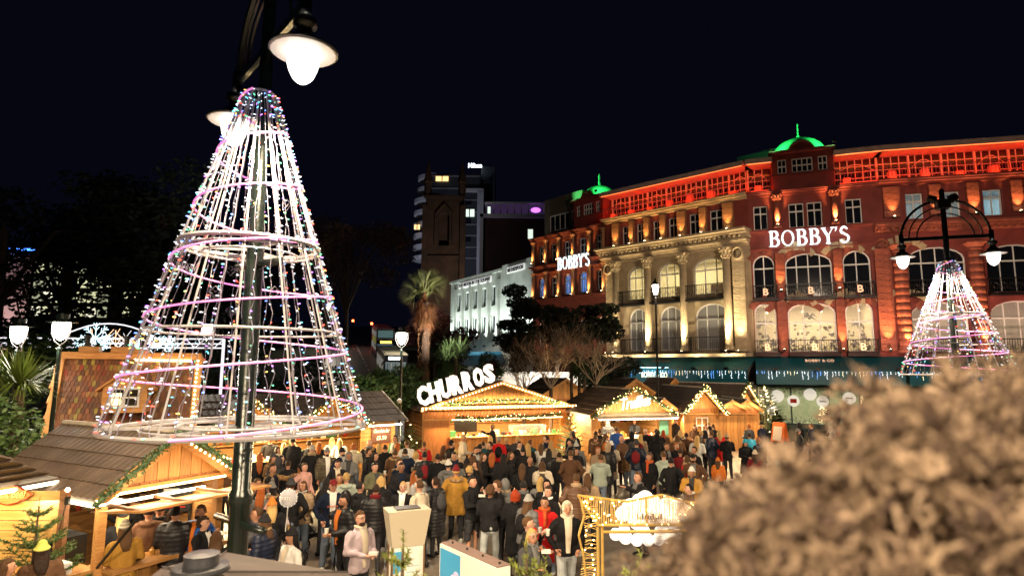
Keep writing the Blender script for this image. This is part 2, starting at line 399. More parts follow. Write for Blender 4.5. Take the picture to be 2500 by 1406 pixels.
def column(F, u, z0, z1, r, m, drums=1, cap=.6, y=-.55, corinth=True):
    prof = [(r * 1.35, 0), (r * 1.35, .15), (r * 1.15, .22), (r * 1.25, .3), (r, .4)]
    mb = MB().lathe(prof + [(r, .41)], 16, (u, y, z0)); c = part('column', mb, m, store, FM(F), True)
    h = (z1 - cap - z0 - .4) / drums
    dm = MB().lathe([(r * .965, 0), (r, .012), (r, h - .02), (r * .965, h - .008)], 20).mesh('drum', m, True)
    for i in range(drums): ob('drum', dm, c, Mx.Translation(V((u, y, z0 + .4 + i * h))))
    k = MB().lathe([(r, 0), (r * 1.1, .05), (r * .95, .1), (r * 1.2, cap * .5), (r * 1.5, cap * .85)], 16, (u, y, z1 - cap))
    k.box(u - r * 1.5, u + r * 1.5, y - r * 1.5, y + r * 1.5, z1 - cap * .15, z1)
    if corinth:
        for t in range(8):
            a = 2 * pi * t / 8; x, yy = u + cos(a) * r * 1.25, y + sin(a) * r * 1.25
            k.ell((x, yy, z1 - cap * .68), (.07, .07, cap * .17), 6, 4); k.ell((u + cos(a + .4) * r * 1.5, y + sin(a + .4) * r * 1.5, z1 - cap * .3), (.09, .09, cap * .12), 6, 4)
    part('capital', k, m, c, None, False)
def balcony(F, u0, u1, z0, h, out=.7, letter=True, rings=True):
    mb = MB(); y = -out
    for a, b in (((u0, y), (u1, y)), ((u0, y), (u0, 0)), ((u1, y), (u1, 0))):
        for z in (z0 + .08, z0 + h): mb.beam((a[0], a[1], z), (b[0], b[1], z), .05, .06)
        n = max(2, int((V(a) - V(b)).length / .14))
        for i in range(n + 1):
            t = i / n; x, yy = a[0] + (b[0] - a[0]) * t, a[1] + (b[1] - a[1]) * t; mb.box(x - .012, x + .012, yy - .012, yy + .012, z0 + .08, z0 + h + (.08 if i in (0, n) else 0))
    if rings:
        n = int((u1 - u0) / .42)
        for i in range(n):
            cx = u0 + (i + .5) * (u1 - u0) / n; R = .17
            mb.tube([(cx + cos(t * pi / 5) * R, y - .02, z0 + h * .5 + sin(t * pi / 5) * R) for t in range(10)], .016, 4, closed=True)
    mb.box(u0 - .05, u1 + .05, y - .05, 0, z0 - .12, z0)
    b = part('balcony', mb, IRON, store, FM(F))
    if letter: text('B', b, Mx.Translation(V(((u0 + u1) / 2, y - .04, z0 + h * .52))), h * .52, None, .01, .02, GOLDL, 'letter')
    return b
def room(F, u0, u1, z0, z1, d0, d1, m, e, col=(1, .8, .45)):
    mb = MB(); vs = [(u0, d0, z0), (u1, d0, z0), (u1, d1, z0), (u0, d1, z0), (u0, d0, z1), (u1, d0, z1), (u1, d1, z1), (u0, d1, z1)]
    mb.add(vs, [(0, 1, 2, 3), (4, 7, 6, 5), (1, 5, 6, 2), (2, 6, 7, 3), (3, 7, 4, 0)])
    o = part('interior', mb, m, store, FM(F))
    if e:
        l = light('AREA', (0, 0, 0), col, e, (u1 - u0) * .8, store, None, (d1 - d0) * .5); l.data.energy = e * .5; l.matrix_basis = FM(F, (u0 + u1) / 2, (d0 + d1) / 2, z1 - .15)
    return o
def curtain_glow(F, u0, u1, z0, z1, col, e):
    part('blind', MB().box(u0, u1, .5, .52, z0, z1), emi('lit_blind_%d' % (e * 100), col, e, False), store, FM(F))

# --- red bay (CD)
w1 = [(.04, 1.52), (2.23, 5.24), (5.80, 7.47)]
w2 = [(.11, 1.56), (2.22, 5.19), (5.84, 7.52)]
w3 = [(.31, 1.26), (2.64, 3.63), (3.82, 4.79), (6.21, 7.23)]
H = [archpts(a, b, 5.38, 8.8, min(.75, (b - a) / 2)) for a, b in w1] + [archpts(a, b, 9.15, 12.26, min(.75, (b - a) / 2)) for a, b in w2] + [rectp(a, b, 14.12, 15.87) for a, b in w3]
wallface(FCD, H, 5.05, 16.55, REDS)
for a, b in w1: window(FCD, a, b, 5.38, 8.8, min(.75, (b - a) / 2), 2 if b - a < 2 else 3, 7.4, lit=1)
for a, b in w2: window(FCD, a, b, 9.15, 12.26, min(.75, (b - a) / 2), 2 if b - a < 2 else 4, 11.3)
for a, b in w3: window(FCD, a, b, 14.12, 15.87, 0, 2, 15.3, fr=.07)
for a, b in w1: balcony(FCD, a - .02, b + .1, 5.2, .95, .55)
for a, b in w2: balcony(FCD, a - .03, b + .1, 9.05, .95, .55)
# voussoirs over the arches
def voussoirs(F, u0, u1, z1, rise, m, n=7, out=.05):
    out *= .5
    c = (u0 + u1) / 2; hw = (u1 - u0) / 2
    for i in range(n):
        t = pi * (.12 + .76 * (i + .5) / n); a_ = atan2(sin(t) / rise, cos(t) / hw); x, z = c + hw * cos(t) + .24 * cos(a_), z1 - rise + rise * sin(t) + .24 * sin(a_)
        if i == n // 2: piece('keystone', .34, out * 2.2, .62, m, bayp, x, -out, z + .03)
        else: piece('voussoir', .4, out, min((hw * 2 + 1) * 2.2 / n / 1.2, .42), m, bayp, x, -out / 2 - .002, z, Mx.Rotation(-a_, 4, 'Y'))
bayp = part('stringcourse', MB().box(0, 8.68, -.08, .02, 8.98, 9.1), REDS, store, FM(FCD))
for a, b in w1: voussoirs(FCD, a, b, 8.8, min(.75, (b - a) / 2), REDB, 5 if b - a < 2 else 9)
for a, b in w2: voussoirs(FCD, a, b, 12.26, min(.75, (b - a) / 2), REDB, 5 if b - a < 2 else 9)
for u0, u1 in ((1.58, 2.17), (5.25, 5.77)):
    pilaster(FCD, u0, u1, 5.4, 8.9, .22, REDB, 8); pilaster(FCD, u0, u1, 9.55, 12.3, .22, REDB, 7)
pilaster(FCD, 7.72, 8.62, 5.4, 12.2, .35, REDB, 16)
for u in (1.87, 5.53): column(FCD, u, 14.1, 16.5, .2, REDB, 1, .45, -.3)
moulding(FCD, 0, 8.68, 12.55, 12.66, .12, REDS, 'stringcourse'); moulding(FCD, -.1, 8.8, 13.75, 14.0, .3, REDS); moulding(FCD, -.1, 8.8, 16.5, 16.8, .5, REDS)
ms = MB().tube([(8.2 + cos(t * pi / 8) * .38, -.2, 11.9 + .6 + sin(t * pi / 8) * .38) for t in range(16)], .09, 6, closed=True); ms.ell((8.2, -.15, 12.5), (.26, .12, .26)); part('round_boss', ms, REDB, store, FM(FCD))
ob('sign_lettering', strokes_mesh("BOBBY'S", SERIF, 1.12, 5.15, .06, SIGNW), store, FM(FCD, 3.79, -.28, 13.33))
part('sign_lettering_backing', MB().box(1.2, 6.4, -.12, -.08, 13.28, 13.36), REDS, store, FM(FCD))
light('AREA', (0, 0, 0), (.85, .95, 1), .5, 5, store, None, .6).matrix_basis = FM(FCD, 3.79, -.5, 13.3) @ V((0, 1, 0)).to_track_quat('-Z', 'Y').to_matrix().to_4x4()
for u in (1.87, 5.53): uplight(FCD, u, 14.12, 260, y=-.62, spot=60)
uplight(FCD, 1.87, 9.5, 160, y=-.5, spot=50); uplight(FCD, 5.5, 9.5, 160, y=-.5, spot=50)
uplight(FCD, 5.5, 5.4, 200, y=-.5, spot=50); uplight(FCD, 8.17, 5.35, 420, y=-.75, spot=48)
uplight(FCD, 1.87, 5.4, 18, y=-.5, spot=50)
room(FCD, .02, 7.6, 5.2, 8.95, .5, 5.5, ROOMW, 320, (1, .8, .5))
# things seen through the lit first floor
DRED = mat('display_greenery', (.08, .12, .04), .8, col2=(.2, .1, .05), nscale=9)
mb = MB()
for i in range(240):
    u = U(.1, 7.4); z = 5.3 + abs(random.gauss(0, .9)) ; y = U(.9, 2.5)
    mb.ell((u, y, z), (U(.06, .2), U(.05, .12), U(.04, .14)), 5, 3)
part('shop_display', mb, DRED, store, FM(FCD), kind='stuff')
mb = MB()
for cx, cz in ((.6, 7.4), (3.7, 7.9), (6.6, 7.3)):
    for k in range(26):
        a = U(0, 2 * pi); b = U(-.5, 1.0); mb.tube([(cx, 1.3, cz), (cx + cos(a) * .25, 1.3 + sin(a) * .2, cz + b * .3), (cx + cos(a) * .5, 1.3 + sin(a) * .3, cz + b * .25 - .2)], [.02, .03, .005], 3)
part('hanging_palm', mb, LEAF, store, FM(FCD))
mb = MB()
for k in range(6): mb.ell((1 + k * 1.2, 2.5, 8.35), .07, 6, 4)
part('ceiling_lamp', mb, WARMB2, store, FM(FCD))
# --- right face (DE)
w1 = [(.98, 4.32), (5.5, 8.9), (10.1, 13.4)]
w2 = [(1.04, 4.43), (5.56, 8.9), (10.1, 13.4)]
w3 = [(1.17, 2.24), (3.43, 4.42), (5.72, 6.83), (8.1, 9.1), (10.4, 11.4)]
H = [archpts(a, b, 5.36, 8.62, .85) for a, b in w1] + [archpts(a, b, 9.15, 12.27, .8) for a, b in w2] + [rectp(a, b, 14.2, 15.95) for a, b in w3]
wallface(FDE, H, 5.05, 16.55, REDS, 0, 14)
for a, b in w1: window(FDE, a, b, 5.36, 8.62, .85, 4, 7.5, lit=1)
for a, b in w2: window(FDE, a, b, 9.15, 12.27, .8, 4, 11.2)
for i, (a, b) in enumerate(w3): window(FDE, a, b, 14.2, 15.95, 0, 2, 15.4, lit=1, fr=.07)
for a, b in w1: balcony(FDE, a - .05, b + .05, 5.2, .95, .5, False)
for a, b in w2: balcony(FDE, a - .05, b + .05, 9.05, .95, .5, False)
room(FDE, .1, 13.9, 5.2, 8.95, .6, 5, ROOMW, 45, (1, .8, .55))
room(FDE, .6, 5.2, 14.1, 16.2, .6, 2.6, mat('pale_blue_room', (.45, .62, .68), .8), 16, (.7, .95, 1)); room(FDE, 5.3, 12, 14.1, 16.2, .6, 2.6, mat('pale_blue_room', (.4, .6, .68), .8), 60, (.7, .95, 1))
for u in (.38, 4.72, 9.5): column(FDE, u, 5.3, 12.35, .4, REDB, 13, .5, -.5, False)
for u0, u1 in ((-.25, .75), (2.5, 3.2), (4.7, 5.4), (7.2, 7.85), (9.4, 10.1)): pilaster(FDE, u0, u1, 14.3, 16.4, .3, REDB, 5)
moulding(FDE, -.9, 14, 13.3, 13.85, .8, REDB, 'cornice', .42); moulding(FDE, -.5, 14, 16.5, 16.85, .7, REDS)
for u in (.38, 4.72, 9.5): uplight(FDE, u, 5.35, 380, y=-1.15, spot=44)
for u in (.25, 2.85, 5.05, 7.5): uplight(FDE, u, 14.15, 110, y=-.55, spot=62, lean=.12)
for a, b in w1: voussoirs(FDE, a, b, 8.62, .85, REDB, 9)
mb = MB().box(.82, .95, -.15, 0, 5.3, 12.9); part('downpipe', mb, BLACKM, store, FM(FDE))
# --- cream face (BC)
w1 = [(2.06, 3.81), (4.87, 6.87), (7.91, 10.52)]
w2 = [(2.05, 3.88), (4.83, 6.93), (7.85, 10.58)]
w3 = [(1.53, 2.29), (2.93, 3.66), (4.46, 5.16), (5.86, 6.64), (7.65, 8.53), (9.32, 10.35)]
L3 = FBC.L
H = [archpts(a, b, 5.6, 9.05, .85) for a, b in w1] + [archpts(a, b, 9.75, 12.5, .8) for a, b in w2]
wallface(FBC, H, 5.05, 13.0, CREAM)
wallface(FBC, [rectp(a, b, 14.38, 16.1) for a, b in w3], 13.0, 16.55, REDS)
for a, b in w1: window(FBC, a, b, 5.6, 9.05, .85, 3, 7.9, lit=1)
for a, b in w2: window(FBC, a, b, 9.75, 12.5, .8, 3, 11.6, lit=1)
for a, b in w3: window(FBC, a, b, 14.38, 16.1, 0, 2, 15.5, fr=.07)
for a, b in w2: balcony(FBC, a - .5, b + .3, 9.35, 1.05, .75, False)
for a, b in w1: balcony(FBC, a - .35, b + .25, 5.25, 1.25, .8, False, False)
for a, b in w1: voussoirs(FBC, a, b, 9.05, .85, CREAMB, 7, .09)
for a, b in w2: voussoirs(FBC, a, b, 12.5, .8, CREAMB, 7, .09)
room(FBC, 1.4, 11, 9.4, 12.9, .55, 4.2, ROOMW, 360, (1, .86, .5))
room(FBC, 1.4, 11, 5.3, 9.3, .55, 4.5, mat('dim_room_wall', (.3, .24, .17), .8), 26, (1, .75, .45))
mb = MB()
for a, b in w2: mb.box(a + .5, b - .3, 2, 2.1, 9.7, 10.75)
part('bed_headboard', mb, WOODD, store, FM(FBC))
for u in (1.3, 4.28, 7.36, 10.8): column(FBC, u, 5.5, 13.0, .27, CREAMB, 1, .85, -.62)
pilaster(FBC, 11.15, 12.05, 5.4, 12.3, .45, CREAMB, 15); pilaster(FBC, .05, .7, 5.4, 12.3, .3, CREAMB, 15)
for u in (11.6, .4):
    ms = MB().tube([(u + cos(t * pi / 8) * .36, -.5, 12.5 + sin(t * pi / 8) * .42) for t in range(16)], .09, 6, closed=True); ms.ell((u, -.42, 12.5), (.2, .12, .28)); part('round_boss', ms, CREAMB, store, FM(FBC))
moulding(FBC, -.2, 12.33, 13.0, 13.5, .75, CREAM, 'frieze'); moulding(FBC, -.4, 12.45, 13.6, 14.2, 1.35, CREAM, 'cornice', .38)
moulding(FBC, -.1, 12.36, 16.5, 16.85, .8, CREAM)
part('ledge', MB().box(-.3, 12.3, -1.5, 0, 5.06, 5.28), CREAM, store, FM(FBC))
for u0, u1 in ((.75, 1.4), (2.4, 2.82), (3.8, 4.3), (5.28, 5.75), (6.8, 7.5), (8.65, 9.2), (10.5, 11.3)): pilaster(FBC, u0, u1, 14.3, 16.4, .3, mat('tan_stone_block', (.38, .2, .1), .75, col2=(.28, .14, .07), nscale=3, bump=.5, bscale=10, rnd=.12), 5)
for u in (1.07, 2.6, 4.05, 5.5, 7.15, 8.9, 10.9): uplight(FBC, u, 14.25, 95, (1, .52, .16), y=-.55, spot=62, lean=.12)
for u in (1.3, 4.28, 7.36, 10.8): uplight(FBC, u, 5.32, 800, (1, .78, .42), y=-1.25, spot=46, lean=.1)
uplight(FBC, 11.6, 5.32, 620, (1, .8, .45), y=-1.05, spot=48); uplight(FBC, .4, 5.32, 120, (1, .8, .45), y=-1.05, spot=48)
# --- brick face (AB)
w3 = [(.75, 1.54), (2.42, 3.35), (4.1, 4.95), (6.0, 6.9), (8.04, 8.83)]
H = [rectp(a, b, 14.05, 15.8) for a, b in w3] + [archpts(a, b, 10.85, 12.78, .4) for a, b in w3] + [archpts(a, b, 6.2, 8.6, .4) for a, b in w3]
wallface(FAB, H, 3, 16.3, BRICK)
for i, (a, b) in enumerate(w3):
    window(FAB, a, b, 14.05, 15.8, 0, 2, 15.2, fr=.08); window(FAB, a, b, 10.85, 12.78, .4, 2, 12.1, fr=.08, lit=(1 if i in (0, 2, 3) else None)); window(FAB, a, b, 6.2, 8.6, .4, 2, 7.7, fr=.08)
for i, c in ((0, (.1, .3, .8)), (2, (.25, .35, .6)), (3, (.55, .5, .45))): curtain_glow(FAB, w3[i][0], w3[i][1], 10.8, 12.8, c, .45)
for i in range(6):
    u = [.3, 2.0, 3.7, 5.5, 7.45, 9.05][i]
    column(FAB, u, 13.95, 16.2, .15, mat('tan_stone_block', (.4, .2, .1)), 1, .35, -.25, False); column(FAB, u, 10.6, 13.2, .15, mat('tan_stone_block', (.4, .2, .1)), 1, .35, -.25, False)
    uplight(FAB, u, 13.95, 90, y=-.55, spot=60); uplight(FAB, u, 10.55, 90, y=-.55, spot=60)
for z in (10.3, 13.5, 16.3): moulding(FAB, -.1, 9.24, z, z + .32, .45, BRICK)
moulding(FAB, 0, 9.2, 13.0, 13.15, .2, BRICK, 'stringcourse')
ob('sign_lettering', strokes_mesh("BOBBY'S", SERIF, 1.15, 3.9, .05, SIGNW), store, FM(FAB, 5.95, -.7, 13.6))
for F, us, c, e in ((FCD, (1.2, 3.7, 6.2, 8.2), (1, .62, .42), 480), (FDE, (1.5, 4, 6.5, 9, 11.5), (1, .58, .4), 420), (FBC, (1.5, 4, 6.4, 8.8, 11.2), (1, .78, .46), 620)):
    for u in us: added_washlight(F, u, e * .5, c)
for u in (1.5, 4.5, 7.5): added_washlight(FAB, u, 130, (1, .5, .25))
# upper floors at the back of the brick face
part('annex', MB().holed(rectp(.6, 5.6, 16.65, 20.6), [rectp(1.2, 3.9, 17.3, 18.9), rectp(4.1, 4.9, 17.3, 18.9)], 1, 1.4).box(.6, 5.6, 1.4, 8, 16.65, 20.5), mat('dull_render', (.12, .09, .06), .9), store, FM(FAB))
window(FAB, 1.2, 3.9, 17.3, 18.9, 0, 4, dep=1.2); window(FAB, 4.1, 4.9, 17.3, 18.9, 0, 1, dep=1.2)
# --- turrets with copper domes
COPPER = mat('green_copper', (.1, .5, .24), .5, col2=(.07, .4, .18), nscale=3, bump=.2, bscale=10)
def turret(F, uc, w, y0, z0, z1, zd, m, gl, sh=3.75):
    x0, x1 = uc - w / 2, uc + w / 2; k = w / 4.03
    wins = [(uc - 1.62 * k, uc - 1.02 * k), (uc - .68 * k, uc + .68 * k), (uc + 1.02 * k, uc + 1.62 * k)]
    hh = [rectp(a, b, z0 + .47 * (z1 - z0), z0 + .85 * (z1 - z0)) for a, b in wins]
    mb = MB().holed(rectp(x0, x1, z0, z1), hh, y0, y0 + .4); mb.box(x0, x1, y0 + .41, y0 + w * .8, z0, z1)
    t = part('turret', mb, m, store, FM(F))
    for a, b in wins: window(F, a, b, z0 + .47 * (z1 - z0), z0 + .85 * (z1 - z0), 0, 4 if b - a > 1 else 2, z0 + .66 * (z1 - z0), fr=.07, dep=y0 + .15)
    mb = MB().box(x0 - .15, x1 + .15, y0 - .2, y0 + w * .85, z1, z1 + .22); mb.box(x0 - .08, x1 + .08, y0 - .12, y0 + .02, z0 + .38 * (z1 - z0), z0 + .43 * (z1 - z0)); part('cornice', mb, m, store, FM(F))
    ar = MB().prism([(uc + cos(t_ * pi / 10) * .72 * k, z1 + .1 + sin(t_ * pi / 10) * .62 * k) for t_ in range(11)], y0 - .1, y0 + .3)
    ar.tube([(uc + cos(t_ * pi / 10) * .76 * k, y0 - .12, z1 + .15 + sin(t_ * pi / 10) * .66 * k) for t_ in range(11)], .08, 5); part('pediment', ar, m, store, FM(F))
    R = w * .455; yc = y0 + R * 1.02; H_ = zd - z1 - .2
    pr = [(R * 1.05, 0), (R * 1.03, .08)] + [(R * cos(t_ * pi / 20), .1 + H_ * sin(t_ * pi / 20)) for t_ in range(1, 10)] + [(.12, H_ + .12)]
    dm = MB().lathe(pr, 28); dm.xf(Mx.Translation(V((uc, yc, z1 + .22))))
    d = part('dome', dm, COPPER, store, FM(F), True)
    sp = MB().lathe([(.2, 0), (.1, .15), (.1, .4), (.05, .42), (.05, 1.3), (.001, 1.35)], 8, (uc, yc, zd)); sp.box(uc - .05, uc + .05, yc - .12, yc - .08, zd + .4, zd + 1.2); part('finial', sp, COPPER, d)
    for dx, e in ((-.5, gl), (.5, gl)):  # green floodlights added in front of the turret to light the dome
        l = light('SPOT', (0, 0, 0), (.12, 1, .3), e, .05, store, None, spot=70, blend=.8)
        l.matrix_basis = FM(F) @ Mx.Translation(V((uc + dx * w * 1.1, y0 - 1.4, z1 + .5))) @ V((-dx * 1.4, 2.6, .75)).to_track_quat('-Z', 'Y').to_matrix().to_4x4()
        part('floodlight', MB().box(uc + dx * w - .1, uc + dx * w + .1, y0 - 1.0, y0 - .85, z1 + .15, z1 + .3), BLACKM, store, FM(F))
turret(FCD, 3.68, 4.03, .0, 16.85, 19.55, 21.05, REDS, 700)
turret(FAB, 6.9, 3.5, .3, 16.65, 19.3, 20.7, REDS, 600)
# --- glazed roof terrace lit red
REDG = mat('terrace_glass', (.03, .004, .004), .15, spec=.8)
def terrace(F, u0, u1, nb, y0=1.3, z0=16.86, z1=18.95, seed=0):
    fl = MB().box(u0, u1, -.4, y0 + .4, z0 - .06, z0 - .002); part('terrace_floor', fl, REDS, store, FM(F))
    bw = (u1 - u0) / nb
    for i in range(nb):
        a = u0 + i * bw; mb = MB()
        mb.box(a, a + .12, y0 - .14, y0 + .02, z0, z1); nv = max(3, int(bw / .42))
        for k in range(1, nv): x = a + k * bw / nv; mb.box(x - .03, x + .03, y0 - .05, y0, z0 + .2, z1)
        for z in (z0 + .2, z0 + .75, z0 + 1.2, z0 + 1.6): mb.box(a, a + bw, y0 - .05, y0, z - .025, z + .025)
        if i % 2 == seed % 2: mb.tube([(a + .2 + (bw - .4) * t / 8, y0 - .09, z0 + 1.15 + .6 * sin(pi * t / 8)) for t in range(9)], .03, 4)
        f = part('glazing_frame', mb, TERR, store, FM(F)); part('pane', MB().box(a + .12, a + bw, y0 + .012, y0 + .03, z0, z1), REDG, f)
        if R_() < .75: part('terrace_chair', MB().box(a + .5, a + .95, .25, .7, z0, z0 + U(.5, .9)), mat('terrace_furniture', (.5, .3, .25), .7), store, FM(F))
        rl = MB()
        for z in (z0 + .1, z0 + .9): rl.box(a, a + bw, -.32, -.28, z - .02, z + .02)
        n = int(bw / .2)
        for k in range(n): x = a + (k + .5) * bw / n; rl.beam((x - .08, -.3, z0 + .1), (x + .08, -.3, z0 + .9), .02); rl.beam((x + .08, -.3, z0 + .1), (x - .08, -.3, z0 + .9), .02)
        part('railing', rl, mat('railing_paint', (.3, .12, .1), .5), store, FM(F))
        part('red_tube_lamp', MB().box(a + .2, a + bw - .2, -.2, -.14, z0 + .03, z0 + .08), emi('red_tube', (1, .05, .02), 1.5, False), store, FM(F))
        l = light('AREA', (0, 0, 0), (1, .03, .006), 26 * bw / 2.2, bw * .9, store, None, .15)
        l.matrix_basis = FM(F) @ Mx.Translation(V((a + bw / 2, -.1, z0 + .12))) @ V((0, 1, .75)).to_track_quat('-Z', 'Y').to_matrix().to_4x4()
        l = light('AREA', (0, 0, 0), (1, .22, .04), 2 * bw / 2.2, bw * .9, store, None, .1)
        l.matrix_basis = FM(F) @ Mx.Translation(V((a + bw / 2, .1, z1 - .1))) @ V((0, .8, -.6)).to_track_quat('-Z', 'Y').to_matrix().to_4x4()
    mb = MB().box(u0 - .1, u1 + .1, -.5, y0 + 3, z1 + .02, z1 + .2); mb.box(u0 - .1, u1 + .1, -.58, -.5, z1 - .06, z1 + .3)
    mb.add([(u0 - .1, -.5, z1 + .3), (u1 + .1, -.5, z1 + .3), (u1 + .1, y0 + 3, z1 + .75), (u0 - .1, y0 + 3, z1 + .75)], [(0, 1, 2, 3)])
    part('terrace_roof', mb, mat('terrace_roof_edge', (.55, .4, .35), .7, col2=(.4, .3, .25), nscale=2), store, FM(F))
    part('orange_tube_lamp', MB().box(u0, u1, -.47, -.43, z1 - .09, z1 - .05), emi('orange_tube', (1, .18, .04), 1.6, False), store, FM(F))
terrace(FBC, -.2, 12.2, 7); terrace(FCD, 0, 1.6, 1); terrace(FCD, 5.75, 8.6, 1); terrace(FDE, -.1, 14, 7, seed=1)
part('roof_plant_room', MB().box(8, 13, 9, 12, 17, 23), mat('roof_plant', (.1, .1, .1)), store, FM(FBC))
part('rear_block', MB().box(.2, 12.2, 4.5, 14, 9.4, 18.9), BRICK, store, FM(FBC))
# --- canopy and shop front
def canopy(F, u0, u1):
    mb = MB()
    mb.add([(u0, -.02, 5.04), (u1, -.02, 5.04), (u1, -1.6, 4.1), (u0, -1.6, 4.1), (u0, -.02, 4.9), (u1, -.02, 4.9)], [(0, 1, 2, 3), (0, 3, 4), (1, 5, 2)])
    part('canopy', mb, TEAL, store, FM(F)); part('valance', MB().box(u0, u1, -1.66, -1.58, 3.18, 4.12), TEAL, store, FM(F))
    n = int((u1 - u0) / .22); wire = MB(); cols = [emi('icicle_bulb_' + c, rgb, 3.5, False) for c, rgb in (('white', (.8, .93, 1)), ('warm', (1, .85, .5)), ('blue', (.1, .35, 1)))]
    lb = [MB(), MB(), MB()]
    for i in range(n):
        u = u0 + (i + U(.2, .8)) * (u1 - u0) / n; L = random.choice((.15, .25, .35, .5)); k = int(L / .09) + 1
        cc = 2 if (i // 3) % 5 == 0 else (1 if R_() < .3 else 0)
        for j in range(k): lb[cc].ell((u + U(-.03, .03), -1.72, 4.02 - j * .09), U(.012, .02), 4, 3)
        wire.box(u - .004, u + .004, -1.71, -1.705, 4.02 - L, 4.04)
    ic = part('icicle_lights', wire, FRAMEW, store, FM(F), kind='stuff')
    for b_, m_ in zip(lb, cols): part('bulb_row', b_, m_, ic, kind='stuff')
canopy(FCD, -.02, 8.7); canopy(FDE, 0, 14); canopy(FBC, 3.0, 12.4)
text('BOBBY & CO', store, FM(FCD, 4.0, -.62, 4.78, Mx.Rotation(radians(-58), 4, 'X')), .3, 1.75, .01, .01, GOLDL)
text('BOBBY & CO', store, FM(FBC, 5.3, -1.70, 3.72), .42, 2.2, .01, .012, emi('lit_sign_gold', (1, .95, .7), .7, False))
text('BOBBY & CO', store, FM(FBC, 5.3, -.62, 4.78, Mx.Rotation(radians(-58), 4, 'X')), .26, 1.5, .01, .01, mat('dull_letter', (.25, .15, .12)))
l = light('AREA', (0, 0, 0), (.35, .85, 1), 45, 2.6, store, None, .1); l.matrix_basis = FM(FBC, 5.2, -1.95, 4.3) @ V((0, .45, -.9)).to_track_quat('-Z', 'Y').to_matrix().to_4x4()
part('sign_lamp', MB().box(3.9, 6.7, -2.0, -1.93, 4.28, 4.34).box(4.2, 4.24, -1.95, -1.6, 4.25, 4.3), BLACKM, store, FM(FBC))
part('lamp_tube', MB().box(3.95, 6.65, -1.98, -1.94, 4.26, 4.28), emi('cool_tube', (.6, .95, 1), 3, False), store, FM(FBC))
mb = MB().box(-.02, 8.7, 0, .3, 2.95, 5.04).box(-.02, 8.7, -.2, .3, 0, .55)
for u in (0, 2.15, 4.45, 6.3, 8.6): mb.box(u - .05, u + .05, -.04, .05, .55, 3.0)
part('shop_front', mb, mat('dark_green_shop_paint', (.015, .05, .05), .4), store, FM(FCD))
for a, b in ((.05, 2.1), (2.2, 4.4), (4.5, 6.25), (6.35, 8.55)): part('pane', MB().box(a, b, .0, .015, .55, 2.95), CLEAR, store, FM(FCD))
room(FCD, 0, 8.6, .5, 3.0, .06, 2.6, ROOMG, 150, (1, .85, .55))
part('white_pier', MB().box(-1.0, .0, -.1, .4, 0, 3.1), WHITEP, store, FM(FCD))
for u, z, r in ((1.3, 2.35, .42), (2.3, 2.05, .38), (3.35, 2.5, .4), (4.1, 2.05, .38), (5.7, 2.3, .4), (.9, 1.4, .36)):
    dmb = MB().lathe([(r, 0), (r, .03)], 24); dmb.xf(Mx.Translation(V((u, -.03, z))) @ Mx.Rotation(radians(90), 4, 'X')); d = part('hanging_disc', dmb, mat('white_disc', (.8, .8, .76), .5, em=.25, emc=(.9, .9, .8)), store, FM(FCD))
    if u in (2.3, 4.1, 5.7): part('disc_emblem', MB().box(u - .2, u + .2, -.066, -.064, z - (.14 if u == 2.3 else .03), z + (.14 if u == 2.3 else .03)), REDM if u == 2.3 else BLACKM, d)
mb = MB()
for k in range(1500):
    u = U(.2, 8.4); z = 2.95 - abs(random.gauss(0, .28)) if R_() < .7 else .6 + abs(random.gauss(0, .18)); s = U(.04, .1); a = U(0, 6); y = U(.15, .6)
    mb.add([(u, y, z), (u + cos(a) * s, y + U(-.05, .05), z + sin(a) * s), (u - sin(a) * s, y, z + cos(a) * s)], [(0, 1, 2)])
part('window_garland', mb, LEAF, store, FM(FCD), kind='stuff')
for k, (u, h) in enumerate(((1.0, 1.7), (4.2, 1.5), (6.6, 1.9))):
    mb = MB(); bb = MB()
    for j in range(420):
        t = R_(); r = (1 - t) * h * .32 * sqrt(R_()); a = U(0, 6.28); p = (u + cos(a) * r, .9 + sin(a) * r * .7, .6 + t * h); s = .09
        mb.add([p, (p[0] + U(-s, s), p[1] + U(-s, s), p[2] - U(0, s)), (p[0] + U(-s, s), p[1] + U(-s, s), p[2] - U(0, s))], [(0, 1, 2)])
        if j % 3 == 0: bb.ell(p, .022, 4, 3)
    t_ = part('display_tree', mb, FIR, store, FM(FCD)); part('bulb_row', bb, WARMB2, t_, kind='stuff')
part('shop_front', MB().box(0, 14, 0, .3, 0, 5.04), mat('dark_green_shop_paint', (.015, .05, .05)), store, FM(FDE))
mb = MB().box(0, 12.3, 0, .3, 3.3, 5.04).box(0, 12.3, -.1, .3, 0, 1.0)
for k in range(8): mb.box(k * 1.75 - .06, k * 1.75 + .06, -.05, .3, 1, 3.3)
part('shop_front', mb, mat('grey_shop_front', (.12, .1, .1)), store, FM(FBC))
room(FBC, .05, 12.2, .9, 3.3, .32, 3, mat('white_shop_wall', (.7, .66, .6)), 120, (1, .9, .75))
part('pane', MB().box(0, 12.2, .1, .12, 1, 3.3), CLEAR, store, FM(FBC))
part('shop_front', MB().box(0, 9.2, 0, .3, 0, 3.0), mat('dark_shop', (.03, .03, .035)), store, FM(FAB))
